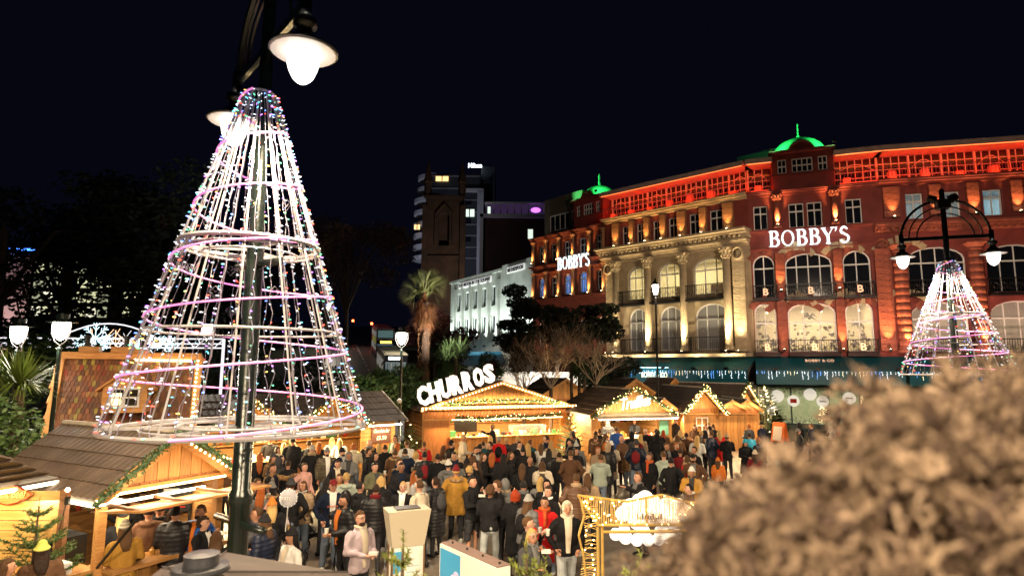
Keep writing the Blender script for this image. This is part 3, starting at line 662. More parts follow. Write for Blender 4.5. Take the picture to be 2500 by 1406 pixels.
# ------------------------------------------------------------ street lamps and light cones
GLOBE = emi('lamp_globe', (1, .95, .86), 2.6, False)
GLOBE2 = emi('lantern_glow', (1, .9, .74), 20)
SHADEW = mat('white_enamel', (.8, .8, .78), .35)
HEADW = 1250
def acorn_head(p, x, z):
    mb = MB().lathe([(.05, 1.0), (.075, .98), (.075, .62), (.14, .6), (.15, .5), (.1, .48), (.1, .38), (.17, .33), (.2, .25), (.42, .17), (.425, .16), (.41, .155), (.16, .2), (.01, .21)], 24); mb.xf(Mx.Translation(V((x, 0, z))))
    h = part('lamp_hood', mb, GREENP, p, None, True)
    s = MB().lathe([(.4, .15), (.21, .18), (.2, .17), (.39, .142)], 24); s.xf(Mx.Translation(V((x, 0, z)))); part('reflector', s, SHADEW, h)
    g = MB().lathe([(.19, .165)] + [(.2 * cos(t * pi / 18), .1 - .37 * sin(t * pi / 18)) for t in range(0, 9)] + [(.002, -.275)], 16); g.xf(Mx.Translation(V((x, 0, z)))); part('globe', g, GLOBE, h, None, True)
    light('SPOT', (x, 0, z - .36), (1, .77, .5), HEADW, .12, p, (0, 0, -1), spot=172, blend=.25); light('POINT', (x, 0, z + .75), (1, .93, .8), HEADW * .004, .1, p)
def twin_lamp(label, x, y, rz, zh, half, scale=1.0):
    t = thing('street_lamp', label, 'street lamp', (x, y, 0), rz)
    zb = zh + .8; zt = zb + half + .35
    part('post', MB().lathe([(.2, 0), (.2, .5), (.135, .6), (.125, 2.35), (.15, 2.37), (.15, 2.5), (.12, 2.55), (.115, zh - 2.2), (.095, zh - 2.1), (.085, zt), (.001, zt + .1)], 20), GREENP, t, None, True)
    part('crossbar', MB().beam((-half, 0, zb), (half, 0, zb), .07, .12), GREENP, t)
    for s in (-1, 1):
        part('hanger', MB().tube([(s * half, 0, zb + .15), (s * half, 0, zh + .55)], .06, 10), GREENP, t)
        for k, r in enumerate((1, .82, .64)):
            pts = [(s * half * r * cos(a * pi / 24), 0, zb + half * r * sin(a * pi / 24)) for a in range(13)]
            part('arc', MB().tube(pts, .045 if k == 0 else .025, 8), GREENP, t, None, True)
        acorn_head(t, s * half, zh)
    return t
main_lamp = twin_lamp('tall dark green twin-headed street lamp nearest the viewer, inside the big light cone', -3.57, 8.4, atan2(-2.2, 1.85), 7.93, 1.44)
arm = MB().tube([(-.62, .05, 2.12), (.62, -.05, 2.12)], .05, 10); part('banner_arm', arm, GREENP, main_lamp, Mx.Rotation(radians(15), 4, 'Z'), True)
part('banner_arm', MB().tube([(-.42, 0, 5.55), (.62, 0, 5.55)], .05, 10), GREENP, main_lamp, Mx.Rotation(radians(15), 4, 'Z'), True)
HEADW = 1800
p = YP(2310, 600, 21.5)
right_lamp = twin_lamp('dark twin-headed street lamp at the right, inside the smaller light cone', p.x, 21.5, radians(-18), 8.05, 1.38)
for s in (-1, 1):
    part('floodlight', MB().lathe([(.12, 0), (.16, .25), (.05, .3)], 10).xf(Mx.Translation(V((s * .45, 0, 10.35))) @ Mx.Rotation(radians(s * -120), 4, 'Y')), BLACKM, right_lamp)
for tx_, ty_, e_ in ((24, 41, 2600), (31, 39, 2200), (12, 49, 3600)): light('SPOT', (p.x, 21.8, 10.75), (1, .76, .55), e_, .15, None, (tx_ - p.x, ty_ - 21.8, -1.5), spot=62, blend=1)
part('loudspeaker', MB().box(-.2, .2, -.2, .2, 9.9, 10.2), BLACKM, right_lamp)
STRING = mat('white_cable', (.19, .18, .24), .5); HOOP = mat('galvanised_hoop', (.36, .35, .37), .4)
ROPE = mat('pink_rope_light', (1, .35, .75), .4, em=.4, emc=(1, .28, .75), sample=False)
LEDC = [('white', (.8, .88, 1), .8), ('cyan', (.15, .8, 1), 1.5), ('blue', (.15, .3, 1), 2.2), ('violet', (.6, .2, 1), 2.2), ('green', (.15, 1, .45), 1.2), ('amber', (1, .55, .12), 1.6), ('red', (1, .08, .05), 1.8)]
LEDM = [emi('led_' + n, c, s, False) for n, c, s in LEDC]
def cone_tree(label, x, y, z0, z1, r0, r1, nstr, turns, nparts, seed, big):
    rr = random.Random(seed); t = thing('light_cone', label, 'light cone', (x, y, z0), 0)
    H = z1 - z0
    def P(a, h, o=0.): r = r0 + (r1 - r0) * h / H + o; return V((cos(a) * r, sin(a) * r, h))
    def ring(h, o, w, nm='hoop'): part(nm, MB().tube([P(2 * pi * k / 48, h, o) for k in range(48)], w, 5, closed=True), HOOP, t)
    ring(0, 0, .028); ring(0, -.45, .018); ring(H * .005, -.85, .018); ring(H * .525, .02, .032); ring(H * .51, -.05, .02); ring(H * .5, -.3, .015); ring(H * .27, 0, .018); ring(H, .0, .02)
    for k in range(6):
        a = 2 * pi * k / 6 + .3; part('spoke', MB().beam(P(a, 0, 0), (0, 0, 0), .035), HOOP, t)
        if k % 2: part('spoke', MB().beam(P(a, H * .515, 0), (0, 0, H * .515), .03), HOOP, t)
    for k in range(14):
        a = 2 * pi * k / 14 + .1; part('strut', MB().tube([P(a, 0), P(a, H)], .012 if big else .018, 5), HOOP, t)
    bulbs = [[] for _ in LEDM]
    for k in range(nstr):
        a = 2 * pi * (k + rr.uniform(-.3, .3)) / nstr; pts = []; n = 26
        for i in range(n + 1):
            h = H * (1 - i / n); pts.append(P(a + rr.uniform(-.012, .012) * (1 + 2 * i / n), h, rr.uniform(.0, .03)))
        part('light_string', MB().tube(pts, 0.0055 if big else .009, 3, caps=False), STRING, t)
        L = H * 1.05; nb = int(L / (.135 if big else .19)); ph = rr.uniform(0, 6)
        for i in range(nb):
            h = H * (i + rr.random()) / nb; q = P(a, h, .02); ci = 0 if rr.random() < .34 else min(6, int(rr.random() ** 1.3 * 7))
            d = V((cos(a + rr.uniform(-1.2, 1.2)), sin(a + rr.uniform(-1.2, 1.2)), rr.uniform(-.3, .3))).normalized(); bulbs[ci].append((q, d))
    for k in range(16 if big else 4):
        a = rr.uniform(0, 6.28); h = rr.uniform(.02, .75) * H; q = P(a, h, .03); e_ = V((-sin(a), cos(a), 0)); lp = MB()
        for j in range(3): s1 = rr.uniform(.03, .09); lp.tube([q, q + e_ * s1 + V((0, 0, -s1)), q + V((0, 0, -2.2 * s1)), q - e_ * s1 + V((0, 0, -s1)), q], .004, 3, caps=False)
        part('cable_tangle', lp, STRING, t)
    n = int(turns * 40)
    part('rope_light', MB().tube([P(2 * pi * turns * i / n - 1.6, H * i / n, .035) for i in range(n + 1)], .014 if big else .017, 5), ROPE, t)
    nb = sum(len(b) for b in bulbs); keep = nparts / nb; sz = (.0085, .042) if big else (.014, .05)
    for ci, bl in enumerate(bulbs):
        one = MB().tube([(0, 0, 0), (0, 0, sz[1] * .6), (0, 0, sz[1])], [sz[0] * .5, sz[0], sz[0] * .4], 5).mesh('bulb', LEDM[ci]); st = MB()
        for q, d in bl:
            M = Mx.Translation(q) @ d.to_track_quat('Z', 'Y').to_matrix().to_4x4()
            if rr.random() < keep and d.y < .5: ob('bulb', one, t, M)
            else:
                b = len(st.v); st.tube([(0, 0, 0), (0, 0, sz[1] * .6), (0, 0, sz[1])], [sz[0] * .5, sz[0], sz[0] * .4], 4, caps=False); st.xf(M, b)
        part('bulb_row', st, LEDM[ci], t, kind='stuff')
    for h, e, c in ((.15, 3, (.6, .7, 1)), (.42, 2.2, (1, .6, .95)), (.7, 1.0, (.6, .85, 1))): light('POINT', (0, .35, H * h), c, e * (1 if big else 1.5), .4, t)
    return t
cone_tree('big white wire cone wound with pink rope light on the nearest lamp post', -3.63, 8.4, 3.36, 8.02, 1.62, .2, 40, 6, 290, 3, True)
p0 = YP(2325, 915, 21.5)
cone_tree('smaller wire light cone hung on the twin street lamp in front of the store', p.x, 21.5, p0.z, 7.98, 1.7, .2, 24, 6, 120, 5, False)
LW = 420
def lantern(label, x, y, z, s=1.0, e=1.0, old=False):
    t = thing('street_lantern', label, 'street lantern', (x, y, 0), 0)
    part('post', MB().lathe([(.12, 0), (.12, .8), (.06, .9), (.05, z - .5 * s), (.07, z - .48 * s), (.03, z - .42 * s)], 12), GREENP if not old else BLACKM, t, None, True)
    if not old:
        g = MB().lathe([(.02, -.28), (.1, -.22), (.16, -.05), (.19, .12), (.18, .13), (.01, .14)], 14)
        for v in (1,):
            for a in (0,):
                y_ = MB().tube([(.24 * s, 0, z + .14 * s), (.23 * s, 0, z - .1 * s), (.14 * s, 0, z - .3 * s), (0, 0, z - .4 * s), (-.14 * s, 0, z - .3 * s), (-.23 * s, 0, z - .1 * s), (-.24 * s, 0, z + .14 * s)], .012 * s, 5); part('yoke', y_, HOOP, t, None, True)
        cap = MB().lathe([(.33, .15), (.34, .17), (.17, .22), (.15, .25), (.15, .36), (.1, .38), (.02, .4)], 16)
    else:
        g = MB().lathe([(.09, -.3), (.16, .12), (.01, .13)], 6); cap = MB().lathe([(.2, .14), (.21, .16), (.06, .32), (.07, .36), (.01, .5)], 6)
        y_ = MB()
        for k in range(6): a = 2 * pi * k / 6; y_.beam((cos(a) * .1, sin(a) * .1, z - .32), (cos(a) * .18, sin(a) * .18, z + .14), .016)
        part('cage', y_, BLACKM, t)
    for q in (g, cap): q.v = [(a * s, b * s, c * s + z) for a, b, c in q.v]
    part('globe', g, GLOBE2, t, None, True); part('hood', cap, GREENP, t); light('SPOT', (0, -.3 * s, z - .3 * s), (1, .88, .7), LW * e * .35, .1, t, (0, -.35, -1), spot=170, blend=.3); return t
for lab, px, py, yy, s in (('leftmost lantern street lamp with white U yoke, before the dark trees', 46, 812, 17, 1.05), ('second lantern lamp from the left edge, slim post beside the tall shingled hut', 150, 803, 15, 1.0),
                        ('small lantern lamp seen through the big light cone', 507, 802, 24, 1.0), ('lantern street lamp on a slim grey post left of the churros stall', 981, 823, 25, 1.1), ('small lantern far behind, below the footbridge lights', 150, 965, 24, .5)):
    if s > .6: q = YP(px, py, yy); lantern(lab, q.x, yy, q.z, s)
q = YP(1600, 703, 33.5); o = lantern('black post lantern with six-sided head in front of the cream facade', q.x, 33.5, q.z, 1.15, old=True)
HEADW = 2500
for lab, x, y in (('added twin-headed lamp, unseen behind the viewer on the left', -4.5, -5.5), ('added twin-headed lamp, unseen behind the viewer on the right', 6.5, -4.0)): twin_lamp(lab, x, y, .3, 7.9, 1.4)  # unseen lamps added to light the crowd and bush from the front
LW = 2600
for lab, x, y, z in (('added tall lantern lighting the hill road by the buses', -9.5, 66, 9.5), ('added tall lantern further up the hill road', -30, 100, 14)): lantern(lab, x, y, z, 1.6)  # lanterns added to brighten the road, buses and far buildings
for lab, x, y, tx, ty, tz, e in (('added floodlight mast lighting the church tower', -4, 96, -14, 112, 25, 2600), ('added floodlight mast lighting the hotel tower', -26, 126, -15, 150, 42, 6500), ('added floodlight mast lighting the hotel wing', 12, 108, 0, 132, 30, 450), ('added floodlight low in the gardens lighting the palm', -2.2, 30.5, -4.8, 34, 8, 299)):  # masts added to brighten the church tower, hotel and palm
    zg = max(0, (y - 46) * .125); fm = thing('added_floodlight_mast', lab, 'floodlight', (x, y, zg)); part('pole', MB().tube([(0, 0, -zg), (0, 0, 1.2)], .06, 6), BLACKM, fm); tz -= zg; part('head', MB().box(-.2, .2, -.2, 0, 1.2, 1.4), BLACKM, fm)
    if e < 300: fm.matrix_basis = Mx.Translation(V((x, y, 2.6))); tz -= 2.6; part('pole', MB().tube([(0, 0, -2.6), (0, 0, 0)], .06, 6), BLACKM, fm)
    light('SPOT', (0, .05, 1.5), (1, .85, .75) if e < 300 or e == 2600 else (.8, .85, 1), e * (9 if e < 300 else 1.5), .15, fm, (tx - x, ty - y, tz - 1.5), spot=75, blend=.9)
ball_ = YP(975, 978, 24.6); mb = MB().ell((0, 0, 0), .1, 12, 8); tag(part('globe_light', mb, WHITEP, None, Mx.Translation(ball_)), 'white globe fixed to the lantern post beside the churros stall', 'globe light')
# ------------------------------------------------------------ market stalls
def ribbed(L, W, n=26, amp=.018, th=.02):
    # corrugated strip: L along x (eave direction), W along slope (y), ribs run along the slope
    mb = MB(); k = n * 2; vs = []
    for i in range(k + 1):
        x = -L / 2 + L * i / k; z = amp if i % 2 else 0
        vs += [(x, -W / 2, z), (x, W / 2, z + .012)]
    fs = [(2 * i, 2 * i + 2, 2 * i + 3, 2 * i + 1) for i in range(k)]
    b = len(vs); vs += [(-L / 2, -W / 2, -th), (L / 2, -W / 2, -th), (L / 2, W / 2, -th), (-L / 2, W / 2, -th)]
    fs += [(b, b + 3, b + 2, b + 1), tuple([b, b + 1] + [2 * i for i in range(k, -1, -1)])]
    return mb.add(vs, fs)
def roofslope(parent, A, B, Cc, Dd, rows, m, ribs=26):
    # A,B eave ends, D,C ridge ends ; strips overlap like shingled sheet
    A, B, Cc, Dd = V(A), V(B), V(Cc), V(Dd); ex = (B - A).normalized(); L = (B - A).length; up = (Dd - A); S = up.length; ey = up.normalized(); ez = ex.cross(ey)
    if ez.z < 0: ez = -ez
    w = S / rows; me = ribbed(L, w * 1.08, ribs).mesh('roof_sheet', m)
    for i in range(rows):
        c = A + ex * L / 2 + ey * (w * (i + .5)) + ez * .045; M = Mx(((ex.x, ey.x, ez.x, c.x), (ex.y, ey.y, ez.y, c.y), (ex.z, ey.z, ez.z, c.z), (0, 0, 0, 1)))
        ob('roof_sheet', me, parent, M @ Mx.Rotation(-.085, 4, 'X'))
def plankwall(parent, M, L, H, n, m, name='plank', th=.03, gap=.012, vertical=False):
    if vertical:
        w = L / n
        for i in range(n): piece(name, w - gap, th, H, m, parent, 0, 0, 0, M @ Mx.Translation(V(((i + .5) * w, 0, H / 2))))
    else:
        h = H / n
        for i in range(n): piece(name, L, th, h - gap, m, parent, 0, 0, 0, M @ Mx.Translation(V((L / 2, 0, (i + .5) * h))))
def garland_mesh(pts, r=.1, dens=260, leaf=.07, mleaf=LEAF, baub=(REDM, GOLDM), bd=5, bulbs=8):
    mb = MB(); pts = [V(p) for p in pts]; tot = sum((pts[i + 1] - pts[i]).length for i in range(len(pts) - 1)); bl = []
    for i in range(len(pts) - 1):
        a, b = pts[i], pts[i + 1]; L = (b - a).length
        for k in range(int(L * dens)):
            c = a.lerp(b, R_()); d = V((random.gauss(0, 1), random.gauss(0, 1), random.gauss(0, 1))).normalized(); c = c + d * r * U(.3, 1); e = d.cross(V((U(-1, 1), U(-1, 1), U(-1, 1)))).normalized() * leaf * .3; f_ = (d + V((U(-1, 1), U(-1, 1), U(-1, 1))) * .6).normalized() * leaf
            mb.add([c - e, c + e, c + f_], [(0, 1, 2)])
        for k in range(int(L * bd)):
            c = a.lerp(b, R_()); bl.append((c + V((U(-1, 1), U(-1, 1), U(-1, 1))) * r * .8, random.choice(baub), .035))
        for k in range(int(L * bulbs)):
            c = a.lerp(b, R_()); bl.append((c + V((U(-1, 1), U(-1, .3), U(-1, 1))) * r, WARMB, .016))
    mb.tube(pts, r * .45, 5)
    return mb, bl
_sph = {}
def ball(name, r, m, parent, loc):
    k = (name, round(r, 3), m.name)
    if k not in _sph: _sph[k] = MB().ell((0, 0, 0), r, 8, 5).mesh(name, m, True)
    return ob(name, _sph[k], parent, Mx.Translation(V(loc)))
def garland(label, M, pts, **k):
    mb, bl = garland_mesh(pts, **k); g = part('garland', mb, k.get('mleaf', LEAF), None, M); tag(g, label, 'garland')
    for c, m, r in bl: ball('bulb' if m is WARMB else 'bauble', r, m, g, c)
    return g
PLASTIC = [mat('jar_' + n, c, .3) for n, c in (('red', (.4, .04, .03)), ('amber', (.5, .25, .05)), ('cream', (.7, .62, .45)), ('green', (.06, .2, .08)), ('dark', (.03, .03, .03)), ('white', (.75, .75, .72)))]
def clutter(parent, x0, x1, y, z, n=14, s=1.):
    for i in range(n):
        x = x0 + (x1 - x0) * (i + U(.2, .8)) / n; h = U(.1, .28) * s; m = random.choice(PLASTIC)
        if R_() < .5: me = MB().lathe([(.045 * s, 0), (.045 * s, h * .7), (.018, h * .85), (.018, h)], 8)
        else: a = U(.06, .13) * s; me = MB().box(-a, a, -a * .7, a * .7, 0, h)
        part(random.choice(('bottle', 'jar')) if len(me.v) > 8 else 'box', me, m, parent, Mx.Translation(V((x, y + U(-.08, .08), z))))
def stall(label, x, y, rz, w, d, ze, zr, open_=(.08, .92), rows=5, ov=.35, roofm=ROOFM, lights=1., col=(1, .68, .34), side=(1, 1), bulbs=True, front='counter', fascia=.28, sides_m=WOOD, wash=1.):
    t = thing('market_stall', label, 'market stall', (x, y, 0), radians(rz)); M0 = t.matrix_basis.copy()
    f0 = ov * .9; zw = ze + .02
    for px_, py_ in ((0, 0), (w, 0), (0, d), (w, d)): part('post', MB().box(px_ - .06, px_ + .06, py_ - .06, py_ + .06, 0, zw), sides_m, t)
    n = int(zw / .16)
    if side[0]: plankwall(t, Mx.Translation(V((-.03, d - .06, 0))) @ rot('Z', -90), d - .12, zw, n, sides_m)
    if side[1]: plankwall(t, Mx.Translation(V((w + .03, .06, 0))) @ rot('Z', 90), d - .12, zw, n, sides_m)
    part('back_wall', MB().box(0, w, d - .02, d + .04, 0, zw), sides_m, t)
    a, b = open_[0] * w, open_[1] * w
    # front: counter with boards below, side boards, fascia above
    nb = max(4, int(w / .2))
    if front == 'counter':
        plankwall(t, Mx.Translation(V((0.06, -.03, 0))), w - .12, 1.0, nb, WOODV, vertical=True)
        part('counter', MB().box(a - .05, b + .05, -.38, .3, 1.0, 1.06), WOOD, t)
        for q0, q1 in ((.06, a), (b, w - .06)):
            if q1 - q0 > .1: plankwall(t, Mx.Translation(V((q0, -.03, 1.06))), q1 - q0, ze - fascia - 1.06, max(1, int((q1 - q0) / .2)), WOODV, vertical=True)
    else: plankwall(t, Mx.Translation(V((0.06, -.03, 0))), w - .12, ze - fascia, nb, WOODV, vertical=True)
    plankwall(t, Mx.Translation(V((0, -.06, ze - fascia))), w, fascia, max(nb, int(w / .16)), WOODR, vertical=True)
    part('lintel', MB().box(0, w, -.12, -.09, ze - fascia - .05, ze - fascia + .03), WOOD, t)
    # gable of upright boards
    ng = max(6, int(w / .2)); wg = w / ng; rise = zr - ze
    for i in range(ng):
        x0, x1 = i * wg + .006, (i + 1) * wg - .006; h = lambda q: rise * (1 - abs(q / w * 2 - 1)) - .02
        pl = [(x0, ze), (x1, ze), (x1, ze + max(h(x1), .01))] + ([(w / 2, ze + h(w / 2))] if x0 < w / 2 < x1 else []) + [(x0, ze + max(h(x0), .01))]
        part('plank', MB().prism(pl, -.05, -.02), WOODV, t)
    # roof
    s = rise / (w / 2); oe = .22; zE = ze - oe * s
    roofslope(t, (-oe, -ov, zE), (-oe, d + .15, zE), (w / 2, d + .15, zr), (w / 2, -ov, zr), rows, roofm, int((d + ov) / .16))
    roofslope(t, (w + oe, -ov, zE), (w + oe, d + .15, zE), (w / 2, d + .15, zr), (w / 2, -ov, zr), rows, roofm, int((d + ov) / .16))
    part('ridge_cap', MB().tube([(w / 2, -ov - .02, zr + .06), (w / 2, d + .17, zr + .06)], .06, 6), TRIM, t)
    for q in (-1, 1):
        e = (w / 2 + q * (w / 2 + oe), -ov - .03, zE - .02); part('bargeboard', MB().beam(e, (w / 2, -ov - .03, zr - .02), .03, .16), WOOD, t)
        part('edge_trim', MB().beam((e[0], -ov, zE - .01), (e[0], d + .15, zE - .01), .05, .05), TRIM, t)
        if bulbs:
            L = V((w / 2 + oe, 0, zr - zE)).length; nb2 = int(L / .16)
            for i in range(nb2):
                q_ = (i + .5) / nb2; ball('bulb', .028, WARMB2, t, (e[0] + (w / 2 - e[0]) * q_, -ov - .08, zE + (zr - zE) * q_ - .03))
    # inside
    part('shelf', MB().box(.1, w - .1, d - .4, d - .05, 1.35, 1.39), WOOD, t); part('shelf', MB().box(.1, w - .1, d - .4, d - .05, 1.75, 1.79), WOOD, t)
    if front == 'counter':
        clutter(t, a, b, -.1, 1.06, int(w * 3.2)); clutter(t, .2, w - .2, d - .25, 1.39, int(w * 4)); clutter(t, .2, w - .2, d - .25, 1.79, int(w * 3))
        part('lamp_tube', MB().box(a, b, .25, .31, ze - .34, ze - .3), WHITETUBE, t); part('lamp_tube', MB().box(a, b, -.3, -.25, ze - fascia - .03, ze - fascia), WARMTUBE, t)
        light('AREA', (w / 2, .5, ze - .36), col, 90 * lights * w / 3, (b - a), t, (0, .1, -1), .3)
    light('AREA', (w / 2, -.36, ze - fascia - .05), col, 100 * lights * wash * w / 3, w * .9, t, (0, -.75, -.66), .12)
    light('AREA', (w / 2, -ov - .3, ze + .03), col, 20 * lights * w / 3, w * .9, t, (0, .8, .6), .08)
    return t, M0
def LT(M0, x, y, z): return M0 @ Mx.Translation(V((x, y, z)))
# churros stall
ch, Mch = stall('wide pine churros stall with bulb-studded gable and raised white letters', -3.93, 28.0, 22, 7.3, 3.6, 2.35, 3.5, (.17, .93), 5, .3, bulbs=True, lights=2.2, fascia=.5)
for i in range(46): ball('bulb', .032, WARMB2, ch, (-.15 + 7.6 * i / 45, -.42, 2.37))
part('beam', MB().box(-.2, 7.5, -.4, -.3, 2.3, 2.44), WOOD, ch)
CHW = emi('lit_channel_letter', (1, .86, .74), .8, False); CHS = mat('letter_side', (.55, .3, .2), .5)
lt = thing('letter_sign', 'raised white illuminated letters spelling CHURROS along the left roof edge', 'sign', (0, 0, 0)); lt.matrix_basis = Mch.copy()
for i, c in enumerate('CHURROS'):
    q = i / 6; x = -.18 + 3.1 * q; z = 2.93 + .98 * q
    text(c, lt, Mx.Translation(V((x, -.5, z))) @ rot('Y', -12), .88, .49, .07, .05, CHW, 'letter')
part('sign_rail', MB().beam((-.4, -.42, 2.5), (3.2, -.42, 3.55), .05, .05), BLACKM, lt); 
g_, bl = None, None
garland('green and gold garland across the churros gable', Mch, [(.9, -.42, 2.56), (2.5, -.42, 2.66), (4.5, -.42, 2.66), (6.6, -.42, 2.56)], r=.09, baub=(GOLDM,), bd=14, bulbs=10)
garland('garland with red baubles hanging over the churros counter', Mch, [(1.4, -.35, 1.95), (2.6, -.35, 1.86), (3.8, -.35, 1.97), (5.2, -.35, 1.9), (6.7, -.35, 2.02)], r=.11, bd=6)
part('menu_board', MB().box(1.6, 2.7, .5, .55, 1.2, 1.85), BLACKM, ch); part('display_case', MB().box(4.2, 5.9, -.3, .25, 1.06, 1.5), CLEAR, ch); part('sliding_panel', MB().box(0, 1.15, -.11, -.07, .2, 1.85), WOODR, ch)
# truffles stall
tr, Mtr = stall('pine stall with a cursive white neon sign in its gable and brown ribbed roof', 3.62, 28.1, 16, 3.9, 4.2, 2.19, 3.17, (.1, .82), 6, .35, lights=1.2, col=(1, .76, .44), bulbs=False)
garland('thick garland with red baubles over the gable with the neon sign', Mtr, [(-.25, -.45, 2.02), (.9, -.45, 2.7), (1.95, -.45, 3.3), (3.0, -.45, 2.7), (4.15, -.45, 2.02)], r=.12, bd=8, bulbs=16)
text('Truffles', tr, Mx.Translation(V((1.95, -.5, 2.68))) @ rot('Y', -8), .5, 1.5, .02, .012, emi('white_neon', (.75, 1, .95), 1, False), 'neon_lettering', shear=.5)
part('menu_board', MB().box(3.3, 3.75, -.15, -.11, 1.15, 1.8), mat('green_menu', (.12, .3, .22), .5), tr); part('canopy', MB().add([(-.1, -.1, 2.16), (4.0, -.1, 2.16), (4.0, -.75, 2.02), (-.1, -.75, 2.02), (-.1, -.1, 2.12), (4, -.1, 2.12), (4, -.75, 1.98), (-.1, -.75, 1.98)], [(0, 1, 2, 3), (7, 6, 5, 4), (3, 2, 6, 7)]), TRIM, tr)
part('lamp_tube', MB().box(0, 3.9, -.74, -.7, 1.92, 1.96), WHITETUBE, tr)
for i in range(22): ball('bulb', .024, WARMB2, tr, (.1 + 3.7 * i / 21, -.78, 1.93))
# third, fourth
s3, M3 = stall('narrow gabled hut with dark roof, white lattice window and thick garland', 8.75, 31.6, 8, 1.75, 4.8, 2.2, 3.18, (.05, .95), 6, .5, ROOFD, lights=1.2, bulbs=True, front='boards')
garland('garland with white lights on the narrow hut gable', M3, [(-.3, -.6, 1.95), (.4, -.6, 2.8), (.87, -.6, 3.3), (1.35, -.6, 2.8), (2.05, -.6, 1.95)], r=.11, bd=3, bulbs=22)
lw = MB().holed(rectp(.55, 1.2, .95, 1.75), [rectp(.6, .84, 1.0, 1.32), rectp(.9, 1.15, 1.0, 1.32), rectp(.6, .84, 1.38, 1.7), rectp(.9, 1.15, 1.38, 1.7)], -.12, -.08); part('lattice_window', lw, WHITEP, s3)
s3b, M3b = stall('low pine hut joining the narrow hut on its left, bulbs under the eave', 7.0, 32.0, 8, 1.6, 3.0, 2.0, 2.6, (.05, .95), 4, .2, ROOFD, lights=1, bulbs=False)
s3c, M3c = stall('plain boarded hut between the narrow hut and the green-garlanded hut', 10.75, 32.6, 8, 1.5, 3.0, 2.15, 2.5, (.05, .95), 4, .2, ROOFD, lights=.8, bulbs=False, front='boards')
s4, M4 = stall('gabled hut at the far right end of the row, with dark roof and green garland', 12.9, 36.6, 40, 2.3, 4.2, 2.19, 3.25, (.05, .95), 6, .4, ROOFD, lights=1.2, bulbs=True, front='boards')
garland('plain green garland on the far right hut gable', M4, [(-.3, -.5, 1.95), (.5, -.5, 2.7), (1.15, -.5, 3.4), (1.8, -.5, 2.7), (2.6, -.5, 1.95)], r=.12, bd=0, bulbs=10)
q = GP(1795, 990, 2.15)
s5, M5 = stall('half-hidden hut with orange board wall beside the Christmas tree', 12.0, 33.5, 0, 1.2, 3.6, 2.1, 2.5, (.05, .95), 4, .2, ROOFD, lights=1.2, bulbs=False, front='boards')
# huts behind
for lab, px, py, yy, w_, r_ in (('dark hut behind the neon-sign stall with a planked gable', 1560, 960, 37, 3.6, 20), ('small hut whose gable shows behind the dark roof row', 1655, 950, 41, 2.6, 25), ('unlit hut behind the palms right of the churros stall', 1395, 962, 36, 4.2, 30)):
    g = GP(px, py, 2.3) if 0 else YP(px, py, yy); stall(lab, g.x - w_ / 2, yy, r_, w_, 2.6, 2.4, 3.5, (.1, .9), 4, .15, ROOFD, lights=.12, bulbs=False, front='boards')
# hot chocolate stall: eaves to the front, two dormer gables
hc = thing('market_stall', 'long hot chocolate stall with two small lit gables and a chocolate bar menu', 'market stall', (-10.4, 19.4, 0), radians(40)); Mhc = hc.matrix_basis.copy()
W8 = 7.6
for x in (0, W8): part('post', MB().box(x - .06, x + .06, -.06, .06, 0, 2.2), WOOD, hc)
plankwall(hc, Mx.Translation(V((W8 + .03, .06, 0))) @ rot('Z', 90), 2.9, 2.25, 14, WOOD)
plankwall(hc, Mx.Translation(V((W8 - 1.35, -.03, 0))), 1.35, 2.2, 14, WOOD); plankwall(hc, Mx.Translation(V((.06, -.03, 0))), W8 - 1.45, 1.0, 30, WOODV, vertical=True)
part('back_wall', MB().box(0, W8, 2.98, 3.02, 0, 2.2), WOOD, hc); part('counter', MB().box(0, W8 - 1.4, -.38, .3, 1.0, 1.06), WOOD, hc)
roofslope(hc, (-.1, -.5, 2.12), (W8 + .3, -.5, 2.12), (W8 + .3, 1.6, 3.15), (-.1, 1.6, 3.15), 5, ROOFD, 40); roofslope(hc, (-.1, 3.5, 2.2), (W8 + .3, 3.5, 2.2), (W8 + .3, 1.6, 3.15), (-.1, 1.6, 3.15), 5, ROOFD, 40)
part('verge_trim', MB().beam((W8 + .32, -.55, 2.14), (W8 + .32, 1.6, 3.19), .05, .1), TRIM, hc)
pl = MB().prism([(0, 2.2), (3, 2.2), (1.5, 3.05)], 0, .04); pl.xf(Mx.Translation(V((W8, .05, 0))) @ rot('Z', 90)); part('gable_board', pl, WOOD, hc)
part('fascia', MB().box(0, W8 - 1.3, -.5, -.44, 1.95, 2.15), WOOD, hc); part('lamp_tube', MB().box(0, W8 - 1.4, -.4, -.35, 1.9, 1.94), WHITETUBE, hc); part('lamp_tube', MB().box(W8 - 1.3, W8 + .1, -.5, -.44, 2.0, 2.04), WHITETUBE, hc)
light('AREA', (3.1, .3, 1.95), (1, .72, .34), 420, 6, hc, (0, .1, -1), .3); light('AREA', (3.2, -.5, 1.9), (1, .72, .36), 430, 6, hc, (0, -.8, -.6), .12); light('AREA', (7, -.55, 2.0), (1, .74, .4), 26, 1.3, hc, (0, .3, -1), .1)
part('shelf', MB().box(.1, W8 - .1, 2.5, 2.9, 1.3, 1.34), WOOD, hc); clutter(hc, .1, 6, -.1, 1.06, 30); clutter(hc, .2, 7, 2.7, 1.34, 30)
